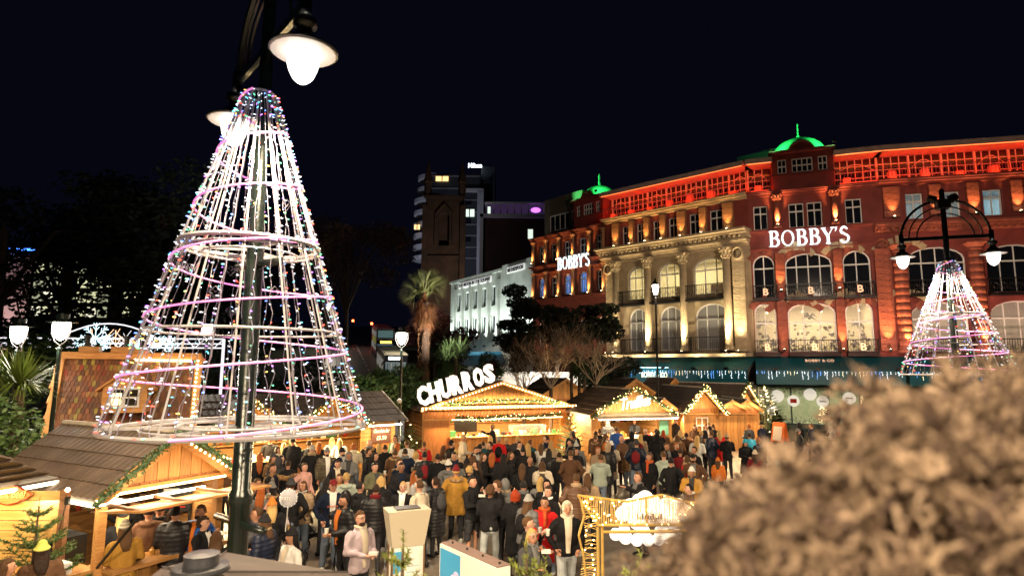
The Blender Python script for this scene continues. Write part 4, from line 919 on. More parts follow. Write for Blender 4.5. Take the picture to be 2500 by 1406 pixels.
for k, x in enumerate((2.0, 4.9)):
    dm = MB().prism([(x - 1.25, 2.1), (x + 1.25, 2.1), (x, 2.95)], -.62, -.57); d = part('dormer', dm, WOOD, hc)
    for s in (-1, 1):
        part('dormer_roof', MB().add([(x + s * 1.4, -.7, 2.06), (x, -.7, 3.02), (x, 1.3, 3.02), (x + s * 1.4, -.3, 2.06)], [(0, 1, 2, 3)]), ROOFD, d)
        for i in range(11): ball('bulb', .028, WARMB2, hc, (x + s * 1.35 * (1 - i / 11), -.75, 2.08 + .9 * i / 11))
    text('HOT', hc, Mx.Translation(V((x, -.78, 2.98))), .22, .5, .015, .012, mat('brown_gilt_letter', (.6, .28, .06), .5), 'sign_lettering'); text('CHOCOLATE', hc, Mx.Translation(V((x, -.78, 2.7))), .24, 1.3, .015, .012, mat('brown_gilt_letter', (.6, .28, .06), .5), 'sign_lettering')
    garland('garland over the %s hot chocolate gable' % ('left' if k == 0 else 'right'), Mhc, [(x - 1.4, -.7, 2.1), (x, -.72, 3.12), (x + 1.4, -.7, 2.1)], r=.1, bd=2, bulbs=14)
part('menu_board', MB().box(W8 - .95, W8 - .15, -.12, -.07, 1.35, 1.98), mat('chocolate_board', (.11, .045, .03), .6), hc); part('menu_board', MB().box(W8 - .9, W8 - .2, -.12, -.07, .5, 1.3), WOODR, hc)
CHALK = mat('chalk_lettering', (.8, .7, .55), .7)
text('Chocolate Bar', hc, Mx.Translation(V((W8 - .55, -.13, 1.78))), .14, .66, .004, .01, CHALK, shear=.3); text('£5.50', hc, Mx.Translation(V((W8 - .55, -.13, 1.52))), .15, .42, .004, .02, CHALK)
pw = MB()
for i in range(6): pw.tube([(.0, -.45, 1.9), (.0, -.45, .9)], .012, 4)
for lab, x in (('leafy garland column on the front post of the hot chocolate stall', 3.45),):
    garland(lab, Mhc, [(x, -.5, .7), (x + .05, -.5, 1.9)], r=.12, bd=1, bulbs=6)

def skewroof(parent, A, B, Cc, Dd, rows, m):
    A, B, Cc, Dd = V(A), V(B), V(Cc), V(Dd); nn = (B - A).cross(Dd - A).normalized(); nn = nn if nn.z > 0 else -nn
    for i in range(rows):
        t0, t1 = i / rows, (i + 1.12) / rows; q = [A.lerp(Dd, t0) + nn * .035, B.lerp(Cc, t0) + nn * .035, B.lerp(Cc, t1), A.lerp(Dd, t1)]; part('roof_sheet', MB().add(q + [p_ - nn * .03 for p_ in q], [(0, 1, 2, 3), (7, 6, 5, 4), (0, 4, 5, 1), (1, 5, 6, 2), (2, 6, 7, 3), (3, 7, 4, 0)]), m, parent)
# ------------------------------------------------------------ tall shingled hut
ah = thing('shingled_hut', 'tall steep-roofed hut clad in mottled orange and brown shingles with a dormer window', 'hut', (-13.04, 17.93, 0), radians(20)); LW = 3.6; DX = -.7
SH = [mat('shingle_' + n, c, .55, rnd=.3, bump=.3, bscale=14) for n, c in (('brown', (.1, .04, .018)), ('rust', (.15, .05, .018)), ('tan', (.2, .1, .03)), ('olive', (.19, .15, .03)), ('red', (.2, .035, .015)))]
# slope from ridge (y=0,z=4.4) to the front (y=-2.5,z=.6)
sl = V((0, -.95, -3.8)).normalized(); nrm = V((0, -3.8, .95)).normalized()
wt, ht = .105, .17
poly = [(-wt / 2 + .004, 0), (wt / 2 - .004, 0), (wt / 2 - .004, -ht * .75), (wt * .3, -ht * .98), (0, -ht * 1.08), (-wt * .3, -ht * .98), (-wt / 2 + .004, -ht * .75)]
tl = [MB().prism(poly, -.012, .006).mesh('shingle', m) for m in SH]
R3 = Mx(((1, 0, 0, 0), (0, -nrm.y, -sl.y, 0), (0, -nrm.z, -sl.z, 0), (0, 0, 0, 1)))
cnt = 0; rest = MB(); nc = int((LW - .2) / wt)
for r in range(22):
    for c in range(nc):
        x = .12 + (c + .5 + (.5 if r % 2 else 0)) * wt; p_ = V((x, 0, 4.36)) + sl * (r * ht * .93 + .02) + nrm * (.03)
        if x > LW - .08 or (1.3 < x < 2.4 and 2.85 < p_.z < 3.75): continue
        mi = random.choices(range(5), (6, 5, 3, 1.3, .8))[0]; M = Mx.Translation(p_) @ R3 @ Mx.Rotation(-.06, 4, 'X')
        if r < 15 and x < 2.6 and cnt < 296: ob('shingle', tl[mi], ah, M); cnt += 1
        else: rest.m = mi; b = len(rest.v); rest.prism(poly, -.012, .006); rest.xf(M, b)
part('shingle_field', rest, SH, ah, kind='stuff')
sheet = MB(); a0 = V((0, 0, 4.36)); a1 = a0 + sl * 4.3
sheet.add([a0, a0 + V((LW, 0, 0)), a1 + V((LW, 0, 0)), a1], [(0, 1, 2, 3)]); part('roof_board', sheet, WOODD, ah)
part('back_roof', MB().add([(0, 0, 4.36), (LW, 0, 4.36), (LW, 2.5, .6), (0, 2.5, .6)], [(0, 1, 2, 3)]), WOODD, ah)
for x, m in ((0, 1), (LW, 1)):
    part('verge_board', MB().beam(V((x, -.02, 4.45)), V((x, -.02, 4.45)) + sl * 4.4, .2, .14, up=nrm), WOOD, ah)
for k in range(26):
    p_ = V((LW - .02, -.1, 4.4)) + sl * (k * .13 + .1); ball('bulb', .03, WARMB2, ah, p_ + nrm * .1)
part('gable_wall', MB().prism([(-.9, .6), (2.4, .6), (0, 4.3)], 0, .05).xf(Mx.Translation(V((-.06, 0, 0))) @ rot('Z', 90)), WOODD, ah)
for k in range(7):
    z = 1.0 + k * .42; yy = -(4.36 - z) * .95 / 3.8 * .9; part('carved_baluster', MB().beam((-.16, yy, z), (-.16, yy + .35, z + .34), .06, .05), WOOD, ah)
part('ridge_beam', MB().box(-.1, LW + .05, -.12, .12, 4.36, 4.56), WOOD, ah)
for x0, x1 in ((.45, .95), (1.25, 2.2)): part('ridge_block', MB().box(x0, x1, -.2, .2, 4.56, 4.72), WOOD, ah)
part('lamp_tube', MB().box(1.9, 3.4, -.2, -.15, 4.3, 4.36), WARMTUBE, ah)
for k, x in enumerate((.6, 1.6, 2.0)): part('chimney_cowl', MB().lathe([(.07, 4.7), (.07, 4.95), (.1, 4.97), (.1, 5.05)], 10, (x, 0, 0)), BLACKM, ah)
dz = 3.3
dm = MB().prism([(2.02, 2.85), (3.12, 2.85), (3.12, 3.55), (2.57, 3.95), (2.02, 3.55)], -.98, -.1); dd_ = part('dormer', dm, WOOD, ah, Mx.Translation(V((DX, 0, 0))))
part('dormer_window', MB().holed(rectp(2.2, 2.95, 3.0, 3.55), [rectp(2.25, 2.55, 3.05, 3.25), rectp(2.6, 2.9, 3.05, 3.25), rectp(2.25, 2.55, 3.3, 3.5), rectp(2.6, 2.9, 3.3, 3.5)], -1.04, -.99), WHITEP, dd_)
part('pane', MB().box(2.22, 2.93, -1.0, -.985, 3.02, 3.53), mat('dormer_glass', (.03, .025, .02), .1), dd_)
part('pane', MB().box(2.26, 2.5, -1.005, -1.0, 3.06, 3.4), emi('lit_dormer_pane', (1, .75, .4), 1.4, False), dd_)
for s in (-1, 1): part('dormer_roof', MB().add([(2.57, -1.1, 4.06), (2.57 + s * .7, -1.1, 3.5), (2.57 + s * .7, -.05, 3.5), (2.57, -.05, 4.06), (2.57, -1.1, 3.99), (2.57 + s * .7, -1.1, 3.43), (2.57 + s * .7, -.05, 3.43), (2.57, -.05, 3.99)], [(0, 1, 2, 3), (7, 6, 5, 4), (0, 4, 5, 1), (1, 5, 6, 2)]), WOOD, dd_)
light('AREA', (2.0, -1.3, 4.75), (1, .55, .2), 9, 3.6, ah, (0, .55, -.8), .1); light('AREA', (-.4, -3.2, 3.2), (1, .5, .16), 16, .5, ah, (.45, .8, .1), .5)
# ------------------------------------------------------------ burger stall and its neighbours
bu, Mbu = stall('long ribbed-roof burger stall with hinged front flap and fir garland on its gable', -6.38, 9.95, 62, 2.05, 3.2, 2.26, 2.98, (.04, .96), 5, .25, lights=.36, col=(1, .76, .48), side=(0, 1), bulbs=False, wash=.5, fascia=.06)
garland('fir garland with small bulbs on the burger stall gable', Mbu, [(-.3, -.32, 2.08), (.4, -.32, 2.58), (1.02, -.34, 3.08), (1.7, -.32, 2.62), (2.35, -.32, 2.12)], r=.085, baub=(GOLDM,), bd=1, bulbs=3, leaf=.055, dens=420)
for i in range(12): ball('bulb', .02, WARMB2, bu, (1.15 + .09 * i, -.3, 2.88 - .058 * i))
fl = MB().beam((-.15, -.72, 2.0), (2.2, -.72, 2.0), 1.0, .035, up=(0, .12, 1)); part('flap', fl, WOOD, bu)
for k in range(4): part('flap_batten', MB().box(-.1 + k * .75, -.04 + k * .75, -1.2, -.25, 2.03, 2.07), WOODD, bu)
part('strut', MB().beam((-.05, -.1, 1.1), (-.1, -1.1, 1.95), .03), BLACKM, bu)
part('side_counter', MB().box(-.75, .02, .0, 2.8, 1.0, 1.06), WOOD, bu); part('griddle', MB().box(-.5, .1, .5, 1.6, 1.06, 1.5), BLACKM, bu); part('display_case', MB().box(-.55, .3, 1.7, 2.8, 1.06, 1.65), mat('case_metal', (.1, .1, .1), .25, .8), bu)
part('napkin_box', MB().box(-.62, -.3, .1, .45, 1.06, 1.22), mat('white_box', (.75, .75, .75)), bu)
part('heat_lamp_tube', MB().box(-.3, .2, -.3, .6, 2.05, 2.08), WHITETUBE, bu); light('AREA', (-.3, .6, 2.1), (1, .82, .6), 14, 1.2, bu, (0, 0, -1), .3)
g = YP(428, 1203, 12.0); mbd = thing('menu_board', 'black hot dog menu board with white label panels and a red hot dog drawing', 'menu board', (g.x, 12.0, 0), radians(8))
part('board', MB().box(-.3, .3, -.02, .02, g.z - .33, g.z + .3).box(-.3, -.26, -.02, .02, 0, g.z).box(.26, .3, -.02, .02, 0, g.z), BLACKM, mbd)
for x0, x1, z0, z1 in ((-.26, -.02, .14, .27), (.0, .26, .17, .28), (-.2, .08, .02, .09), (-.24, -.06, -.14, -.04)): part('price_label', MB().box(x0, x1, -.03, -.022, g.z + z0, g.z + z1), mat('label_white', (.75, .75, .75)), mbd)
part('hot_dog_drawing', MB().ell((.12, -.024, g.z - .12), (.08, .006, .035)).tube([(-.2, -.024, g.z - .26), (.2, -.024, g.z - .25)], .012, 4), REDM, mbd)
rb = thing('roast_beef_stall', 'bright pine plank stall at the lower left edge with a Roast Beef plaque', 'market stall', (-11.5, 9.85, 0))
plankwall(rb, Mx.Translation(V((0, 0, 0))), 4.55, 2.24, 15, mat('bright_pine', (.62, .38, .13), .5, col2=(.5, .27, .08), nscale=2, nstretch=(1, 10, 10), bump=.2, bscale=8, rnd=.12))
part('corner_post', MB().box(4.56, 4.66, -.06, .04, 0, 2.26), WOODD, rb)
E1 = GP(146, 1166, 2.32); E0 = GP(-80, 1206, 2.32); R1 = GP(0, 1110, 2.95); R0 = R1 + (E0 - E1)
o_ = V((-11.5, 9.85, 0)); skewroof(rb, E0 - o_, E1 - o_, R1 - o_, R0 - o_, 5, ROOFM)
mb = MB().tube([E0 - o_ + V((0, -.03, -.06)), E1 - o_ + V((0, -.03, -.06))], .03, 6); part('lamp_tube', mb, WHITETUBE, rb)
light('AREA', (2.9, -.55, 2.2), (1, .66, .26), 20, 2.6, rb, (0, .75, -.66), .1)
g = YP(20, 1207, 9.78) - o_; pq = []
for k in range(40):
    a = 2 * pi * k / 40; q = .9 + .1 * cos(a * 4) ** 3; pq.append((g.x + .36 * q * cos(a), g.z + .15 * q * sin(a)))
part('plaque', MB().prism(pq, -.07, -.03), WOOD, rb); part('plaque_rim', MB().tube([(x, -.075, z) for x, z in pq], .008, 4, closed=True), REDM, rb)
text('Roast Beef', rb, Mx.Translation(V((g.x + .02, -.085, g.z + .02))), .13, .56, .006, .012, mat('pale_gold_letter', (.75, .5, .2), .5), shear=.25)
g = YP(163, 1222, 9.78) - o_; part('socket_box', MB().box(g.x - .03, g.x + .03, -.08, -.03, g.z - .06, g.z + .06), BLACKM, rb); part('cable', MB().tube([(g.x, -.07, g.z), (g.x - .06, -.08, g.z - .4), (g.x - .1, -.08, g.z - .6)], .008, 4), BLACKM, rb); ball('bulb', .035, WARMB2, rb, (g.x + .02, -.1, g.z + .17))
# ------------------------------------------------------------ canopy with cowl below the viewer
cn = thing('kiosk_canopy', 'brown-grey fabric kiosk canopy with a hat-shaped vent at the bottom edge', 'canopy', (-1.9, 4.3, 0))
CF = mat('canopy_fabric', (.085, .06, .052), .75, col2=(.055, .042, .04), nscale=2, bump=.2, bscale=6)
o_ = V((-1.9, 4.3, 0)); ap = YP(490, 1398, 4.05); c1 = GP(552, 1347, 2.62); c2 = GP(850, 1398, 2.5); c3 = GP(1060, 1560, 2.5); c0 = GP(395, 1385, 2.62); cc = GP(250, 1500, 2.5); cf = V((-1.6, 2.6, 2.3))
pts = [ap, c0, c1, c2, c3, cf, cc]; mb = MB().add([p_ - o_ for p_ in pts], [(0, 2, 1), (0, 3, 2), (0, 4, 3), (0, 5, 4), (0, 6, 5), (0, 1, 6)]); part('fabric', mb, CF, cn)
mb = MB()
for p_ in pts[1:]: mb.tube([ap - o_ + V((0, 0, .01)), p_ - o_ + V((0, 0, .01))], .006, 4)
part('seam', mb, mat('seam_dark', (.06, .05, .05), .8), cn)
part('pole', MB().tube([(ap.x - o_.x, ap.y - o_.y, 0), ap - o_], .03, 8), BLACKM, cn)
part('vent_cowl', MB().lathe([(.17, 0), (.175, .015), (.165, .03), (.105, .04), (.1, .09), (.105, .1), (.001, .105)], 28).xf(Mx.Translation(ap - o_ + V((0, 0, .015)))), mat('cowl_grey', (.035, .036, .042), .35, bump=.1), cn, None, False)
# ------------------------------------------------------------ totem and sign panel
LIT = mat('backlit_panel', (.68, .65, .56), .5, em=.12, emc=(1, .9, .68)); BLUE = mat('sign_blue', (.05, .3, .5), .5, em=.1, emc=(.08, .42, .75)); BRONZE = mat('bronze_edge', (.3, .17, .07), .35, .7)
tp = YP(992, 1300, 8.4); to = thing('information_totem', 'white backlit town information totem with flared head and blue speech-bubble logo', 'totem', (tp.x, 8.4, 0), radians(24))
part('body', MB().box(-.2, .2, -.12, .12, 0, 1.86), LIT, to)
for x in (-.205, .205):
    for y in (-.1, .1): part('edge_strip', MB().box(x - .006, x + .012, y - .035, y + .035, 0, 1.86), BRONZE, to)
hd = MB(); vs = []
for s_, z in ((.21, 1.87), (.28, 2.32)):
    vs += [(-s_, -s_ * .62, z), (s_, -s_ * .62, z), (s_, s_ * .62, z), (-s_, s_ * .62, z)]
hd.add(vs, [(3, 2, 1, 0), (4, 5, 6, 7), (0, 1, 5, 4), (1, 2, 6, 5), (2, 3, 7, 6), (3, 0, 4, 7)]); part('head', hd, mat('totem_head', (.5, .44, .33), .45), to)
part('top_panel', MB().box(-.16, .16, -.1, .1, 2.322, 2.335), mat('dark_slate', (.05, .04, .035), .4), to)
part('logo', MB().prism([(-.2, 1.82), (-.08, 1.82), (-.08, 1.58), (-.12, 1.58), (-.145, 1.5), (-.165, 1.56), (-.2, 1.56)], -.135, -.131), BLUE, to)
text('The Square', to, Mx.Translation(V((-.14, -.138, 1.7))), .03, .1, .002, .004, WHITEP)
for k in range(9): part('text_line', MB().box(-.02, .14 - (k % 3) * .03, -.1325, -.131, 1.62 - k * .07, 1.635 - k * .07), mat('pale_blue_print', (.4, .5, .55), .6), to)
text('Bournemouth Town Centre', to, Mx.Translation(V((.2305, 0, 1.15))) @ rot('Z', 90) @ rot('Y', 90), .06, 1.2, .002, .002, mat('grey_print', (.25, .22, .2), .6))
a = GP(1074, 1322, 2.02); b = GP(1210, 1382, 2.02); an = atan2(b.y - a.y, b.x - a.x); L = (b - a).length
sp = thing('sign_panel', 'low white panel sign with a blue end reading The Square', 'sign', (a.x, a.y, 0), an)
part('panel', MB().box(0, L, 0, .2, .2, 2.0), LIT, sp); part('top_cap', MB().box(-.005, L + .005, .02, .2, 2.001, 2.012), mat('mauve_cap', (.22, .15, .13), .5), sp)
part('blue_field', MB().box(.02, L * .4, -.004, 0, .3, 1.96), BLUE, sp)
for k in range(4): part('bolt', MB().lathe([(.012, 0), (.012, .02)], 6, (.12 + k * L / 3.6, .11, 2.012)), BLACKM, sp)
part('cloud_mark', MB().ell((L * .33, -.004, 1.72), (.06, .003, .05)).ell((L * .27, -.004, 1.68), (.05, .003, .04)), mat('mauve_print', (.45, .4, .55), .6, em=.3), sp)
text('The Square', sp, Mx.Translation(V((L * .2, -.008, 1.5))), .085, L * .34, .003, .006, WHITEP)
text('Square', sp, Mx.Translation(V((L + .003, .1, 1.6))) @ rot('Z', 90) @ rot('Y', 90), .05, .3, .002, .003, mat('grey_print', (.25, .22, .2), .6))
# ------------------------------------------------------------ gold photo arch with cloud
GOLDT = mat('gold_tube', (.75, .5, .15), .35, .5); ax = 1.02; ay = 9.9
ga = thing('light_arch', 'gold wire photo arch strung with warm bulbs around a glowing white cloud', 'photo arch', (ax, ay, 0), radians(3))
out_ = [(.05, 2.18), (.12, 1.9), (.03, 1.6), (.1, 1.3), (.14, .95), (.1, .6), (.22, .35), (.3, .2)]
for pts_, r in (([(x, 0, z) for x, z in out_], .018), ([(.02, 0, 2.2), (.35, 0, 2.16), (.8, 0, 2.1), (1.1, 0, 2.16), (1.35, 0, 2.2), (1.7, 0, 2.1), (2.1, 0, 2.06), (2.6, 0, 2.12), (3.0, 0, 2.2)], .018), ([(.33, 0, 0), (.33, 0, 1.72)], .025), ([(.42, .12, 0), (.42, .12, 1.72)], .025), ([(.33, 0, 1.75), (3.1, 0, 1.75)], .025), ([(.42, .12, 1.62), (3.1, .12, 1.62)], .025), ([(.02, 0, 2.2), (.33, 0, 1.75)], .018), ([(1.1, 0, 2.16), (1.1, 0, 1.75)], .018), ([(2.1, 0, 2.06), (2.1, 0, 1.75)], .02), ([(.3, 0, .45), (.1, 0, .6)], .015)):
    part('tube', MB().tube(pts_, r, 6), GOLDT, ga)
GW = mat('gold_wire', (.8, .55, .18), .4, .3)
def topz(x): 
    c = [(.02, 2.2), (.35, 2.16), (.8, 2.1), (1.1, 2.16), (1.35, 2.2), (1.7, 2.1), (2.1, 2.06), (2.6, 2.12), (3.0, 2.2)]
    for (x0, z0), (x1, z1) in zip(c, c[1:]):
        if x0 <= x <= x1: return z0 + (z1 - z0) * (x - x0) / (x1 - x0)
    return 2.1
for k in range(110):
    x = .1 + k * .0265; zb = max(1.76, 2.2 - (x - .02) * 1.45); part('wire', MB().tube([(x, 0, topz(x)), (x + U(-.02, .02), U(-.02, .02), (topz(x) + zb) / 2), (x, 0, zb)], .005, 4), GW, ga)
    ball('bulb', .011, WARMB, ga, (x + .01, -.02, U(zb, topz(x))))
for k in range(46):
    z = .42 + k * .036; x0 = .09 + .04 * sin(z * 5); part('wire', MB().tube([(x0, 0, z), (.2, U(-.02, .02), z + U(-.03, .05)), (.33, 0, z)], .005, 4), GW, ga)
    if k % 2: ball('bulb', .011, WARMB, ga, (U(.12, .3), -.02, z))
CLD = emi('glowing_cloud', (1, .95, .88), .5)
mb = MB()
for x, z, r in ((.78, 1.86, .12), (.92, 1.93, .17), (1.05, 2.05, .12), (1.15, 2.08, .14), (1.28, 2.02, .13), (1.3, 1.88, .18), (1.5, 1.95, .16), (1.68, 1.96, .14), (1.8, 1.86, .14), (1.05, 1.8, .2), (1.55, 1.8, .18)): mb.ell((x, .25, z), (r, .1, r), 12, 8)
cl = part('cloud', mb, CLD, None, ga.matrix_basis.copy(), True); tag(cl, 'glowing white foam cloud hung inside the gold photo arch', 'cloud decoration'); 
mb = MB()
for x, z, r in ((.66, 1.55, .1), (.82, 1.5, .11), (1.0, 1.46, .1), (1.18, 1.46, .1), (1.35, 1.47, .1), (1.5, 1.5, .1), (1.65, 1.54, .09), (.8, 1.6, .1), (1.1, 1.58, .12), (1.4, 1.58, .12)): mb.ell((x, .25, z), (r, .08, r), 10, 6)
cl = part('cloud', mb, CLD, None, ga.matrix_basis.copy(), True); tag(cl, 'lower glowing white cloud strip under the gold arch beam', 'cloud decoration')
for k in range(10): part('dark_lettering', MB().box(.98 + k * .042, 1.0 + k * .042, .13, .14, 1.8, 1.8 + U(.05, .1)), BLACKM, ga)
# ------------------------------------------------------------ A-board
g = GP(1905, 1082, 0); ab = thing('sandwich_board', 'orange A-frame sandwich board standing open on the paving', 'A-board', (g.x, g.y, 0), radians(-50))
ORA = mat('orange_board', (.75, .16, .03), .5)
for s in (-1, 1):
    part('board', MB().beam((0, s * .38, .12), (0, s * .03, 1.18), .72, .03, up=(0, 1, 0)), ORA, ab)
    part('print_panel', MB().beam((0, s * .41, .2), (0, s * .16, .95), .5, .01, up=(0, 1, 0)), mat('board_print', (.7, .6, .5), .5), ab)
    for x in (-.3, .3): part('leg', MB().beam((x, s * .42, 0), (x, s * .36, .2), .04), ORA, ab)
# ------------------------------------------------------------ balloon
bp = YP(704, 1215, 9.9); bl = thing('balloon', 'clear printed balloon on a white stick above the crowd', 'balloon', (bp.x, bp.y, bp.z))
part('film', MB().ell((0, 0, 0), .14, 20, 14), mat('balloon_film', (.75, .75, .8), .12, alpha=.38, spec=1.), bl, None, True); part('stick', MB().tube([(0, 0, -.14), (-.02, 0, -.5)], .008, 5), WHITEP, bl)
text('SKATE', bl, Mx.Translation(V((0, -.145, .02))), .05, .17, .002, .006, WHITEP)
for k in range(16): a = 2 * pi * k / 16; ball('bulb', .006, emi('tiny_white_led', (1, .95, .9), 1.2, False), bl, (cos(a) * .13, sin(k) * .03, sin(a) * .13))
# ------------------------------------------------------------ vegetation
def leafcloud(n, vol, s, flat=.5):
    mb = MB()
    for _ in range(n):
        c = vol(); a = V((random.gauss(0, 1), random.gauss(0, 1), random.gauss(0, 1) * flat)).normalized() * s * U(.6, 1.4); b = a.cross(V((random.gauss(0, 1), random.gauss(0, 1), random.gauss(0, 1)))).normalized() * s * U(.3, .6)
        mb.add([c - a, c + b, c + a, c - b], [(0, 1, 2, 3)])
    return mb
def clumps(cs, dens, s):
    tot = sum(r[0] * r[1] * r[2] for _, r in cs)
    mb = MB()
    for c, r in cs:
        n = int(dens * r[0] * r[1] * r[2] / tot)
        def vol():
            d = V((random.gauss(0, 1), random.gauss(0, 1), random.gauss(0, 1))).normalized() * (U(.25, 1) ** .6); return V((c[0] + d.x * r[0], c[1] + d.y * r[1], c[2] + d.z * r[2]))
        q = leafcloud(n, vol, s); b = len(mb.v); mb.v += q.v; mb.f += [[i + b for i in f] for f in q.f]; mb.mi += q.mi
    return mb
def branches(root, h, n, spread, r, depth=2, m=BARK, up=.6, seed=1):
    rr = random.Random(seed); mb = MB(); tips = []
    def grow(p, d, L, r, k):
        pts = [p]; q = p; dd = d
        for i in range(4):
            dd = (dd + V((rr.uniform(-.25, .25), rr.uniform(-.25, .25), rr.uniform(-.1, .22)))).normalized(); q = q + dd * L / 4; pts.append(q)
        mb.tube(pts, [r * (1 - .16 * i) for i in range(5)], 5, caps=False); tips.append(q)
        if k:
            for j in range(3 if k > 1 else 2 + (k > 0)):
                e = (dd + V((rr.gauss(0, spread), rr.gauss(0, spread), rr.uniform(-.1, up)))).normalized(); grow(pts[rr.choice((2, 3, 4))], e, L * rr.uniform(.6, .85), r * .55, k - 1)
    for i in range(n):
        a = 2 * pi * (i + rr.random()) / n; grow(V(root), V((cos(a) * spread, sin(a) * spread, 1)).normalized(), h, r, depth)
    return mb, tips
def tree(label, x, y, z0, trunk_h, cs, dens, s, m, cat='tree', tr=.3, name='tree', group=None):
    t = thing(name, label, cat, (x, y, z0)); 
    if group: t['group'] = group
    part('trunk', MB().tube([(0, 0, 0), (.1, 0, trunk_h * .5), (-.05, .1, trunk_h)], [tr, tr * .8, tr * .5], 8), BARK, t)
    lb = MB()
    for c, r in cs[:10]: lb.tube([(0, 0, trunk_h * .6), (c[0] * .5, c[1] * .5, (trunk_h + c[2]) / 2), c], [tr * .35, tr * .2, .03], 5)
    part('limbs', lb, BARK, t); part('crown', clumps(cs, dens, s), m, t); return t
BLACKLEAF = mat('dark_evergreen', (.022, .032, .018), .8, col2=(.03, .045, .02), nscale=1); REDLEAF = mat('maroon_leaf', (.1, .018, .02), .7, col2=(.05, .012, .012), nscale=1.5)
DULLLEAF = mat('autumn_leaf', (.075, .05, .022), .8, col2=(.1, .04, .02), nscale=.6); GREENLEAF = mat('shrub_green', (.05, .11, .03), .5, col2=(.09, .15, .04), nscale=3, spec=.5)
SPIKE = mat('yucca_green', (.06, .1, .03), .5, col2=(.03, .06, .02), nscale=4)
rr = random.Random(11)
def cluster(w, h, z, n, r, d=None): return [((rr.uniform(-w, w), rr.uniform(-(d or w), d or w), z + rr.uniform(-h, h)), (r * rr.uniform(.7, 1.3), r * rr.uniform(.7, 1.3), r * rr.uniform(.45, .8))) for _ in range(n)]
# cedars before the lit office
for i, (px, h, yy, lab) in enumerate(((-20, 17, 42, 'dark cedar at the far left edge'), (150, 19, 52, 'wide dark cedar left of the lit office windows'), (275, 22, 48, 'tall dark cedar with a thick bare trunk before the lit windows'), (372, 20, 46, 'second thick-trunked cedar beside the light cone'), (480, 17, 58, 'dark tree behind the upper light cone'), (560, 15, 62, 'dark tree glimpsed through the cone strings'))):
    q = YP(px, 800, yy); cs = cluster(4.2, 5.5, h * .62, 16, 2.6) + [((rr.uniform(-5, 5), rr.uniform(-2, 2), h * .35 + rr.uniform(-2, 2)), (2.2, 1.2, .5)) for _ in range(5)]
    tree(lab, q.x, yy, 0, h * .8, cs, 5200, .28, BLACKLEAF, tr=.6, name='cedar_tree')
for i, (px, h, yy, w_, lab) in enumerate(((842, 19, 56, 4.6, 'dull autumn tree left of the buses, over the road'), (790, 20, 60, 4.5, 'taller dim autumn tree close to the right of the light cone'))):
    q = YP(px, 800, yy); tree(lab, q.x, yy, 1, h * .7, cluster(w_, 2.6, h * .72, 14, 1.9), 5600, .17, DULLLEAF, tr=.3, name='autumn_tree')
for px, py, yy, w_, h_, n, r, m, lab, nm in ((1075, 850, 39, 1.6, 1.9, 12, 1.2, REDLEAF, 'maroon-leaved tree beside the palm', 'maroon_tree'), (1262, 800, 44, .9, 2.8, 14, .8, BLACKLEAF, 'slim dark evergreen before the white pub facade', 'evergreen_tree'), (1360, 790, 44, 2.0, 1.2, 14, 1.0, BLACKLEAF, 'broad dark evergreen under the brick face', 'evergreen_tree'), (1450, 790, 43, 1.5, 1.2, 12, .9, BLACKLEAF, 'dark evergreen at the left foot of the cream facade', 'evergreen_tree'),
        (905, 950, 29, 2.0, .6, 9, .8, GREENLEAF, 'low dark shrubbery behind the chocolate stall roof', 'shrub'), (1000, 945, 31, 1.5, .6, 8, .8, GREENLEAF, 'shrub mass behind the left end of the churros roof', 'shrub'), (1150, 900, 36, 1.8, .6, 8, .9, GREENLEAF, 'shrub behind the raised churros letters', 'shrub'), (1470, 905, 40, 1.6, .8, 8, .9, BLACKLEAF, 'dark shrub left of the lit shop sign', 'shrub'), (770, 930, 36, 2.2, .9, 8, 1.0, BLACKLEAF, 'dark shrub seen through the lower light cone', 'shrub'), (560, 930, 34, 3, 1.2, 9, 1.2, BLACKLEAF, 'dark shrubs behind the lamp post', 'shrub'), (60, 900, 26, 3, 1.2, 9, 1.2, GREENLEAF, 'unlit garden bushes below the left lantern lamps', 'shrub')):
    q = YP(px, py, yy); tree(lab, q.x, yy, 0, q.z * .8, cluster(w_, h_, q.z, n, r), 5200 if nm != 'shrub' else 3200, .13 if nm != 'evergreen_tree' else .16, m, cat='shrub' if nm == 'shrub' else 'tree', tr=.12, name=nm)
def spikes(mb, c, R, n, w, droop=.5, upb=-.3):
    for _ in range(n):
        a = U(0, 2 * pi); e = U(upb, 1); d = V((cos(a) * sqrt(max(0, 1 - e * e)), sin(a) * sqrt(max(0, 1 - e * e)), e)); s = d.cross(V((0, 0, 1))).normalized() * w; L = R * U(.7, 1.1); c = V(c)
        p1 = c + d * L * .55; p2 = c + d * L + V((0, 0, -droop * L * (1 - abs(e)) * .6)); mb.add([c - s * .6, c + s * .6, p1 + s, p1 - s, p2], [(0, 1, 2, 3), (3, 2, 4)])
for px, py, yy, R, k, lab in ((1112, 872, 33.5, 1.15, 3, 'spiky yucca clump right of the palm trunk'), (1205, 893, 34, .6, 1, 'dark reddish spiky plant behind the S of the churros letters'), (1412, 890, 33, .9, 3, 'large drooping yucca right of the churros gable'), (1425, 925, 33, .8, 2, 'lower yucca head behind the neon-sign stall'), (940, 935, 28, .9, 2, 'yucca beside the slim lantern post'), (1060, 880, 36, .8, 2, 'yucca tuft at the foot of the maroon tree')):
    q = YP(px, py, yy); t = thing('yucca', lab, 'yucca', (q.x, yy, 0)); mb = MB()
    for j in range(k): spikes(mb, (U(-.5, .5) * (k > 1), U(-.3, .3), q.z + U(-.35, .35) * (k > 1)), R, 130, .022)
    part('leaves', mb, SPIKE if px != 1205 else REDLEAF, t); part('stem', MB().tube([(0, 0, 0), (.05, 0, q.z)], [.12, .08], 6), BARK, t)
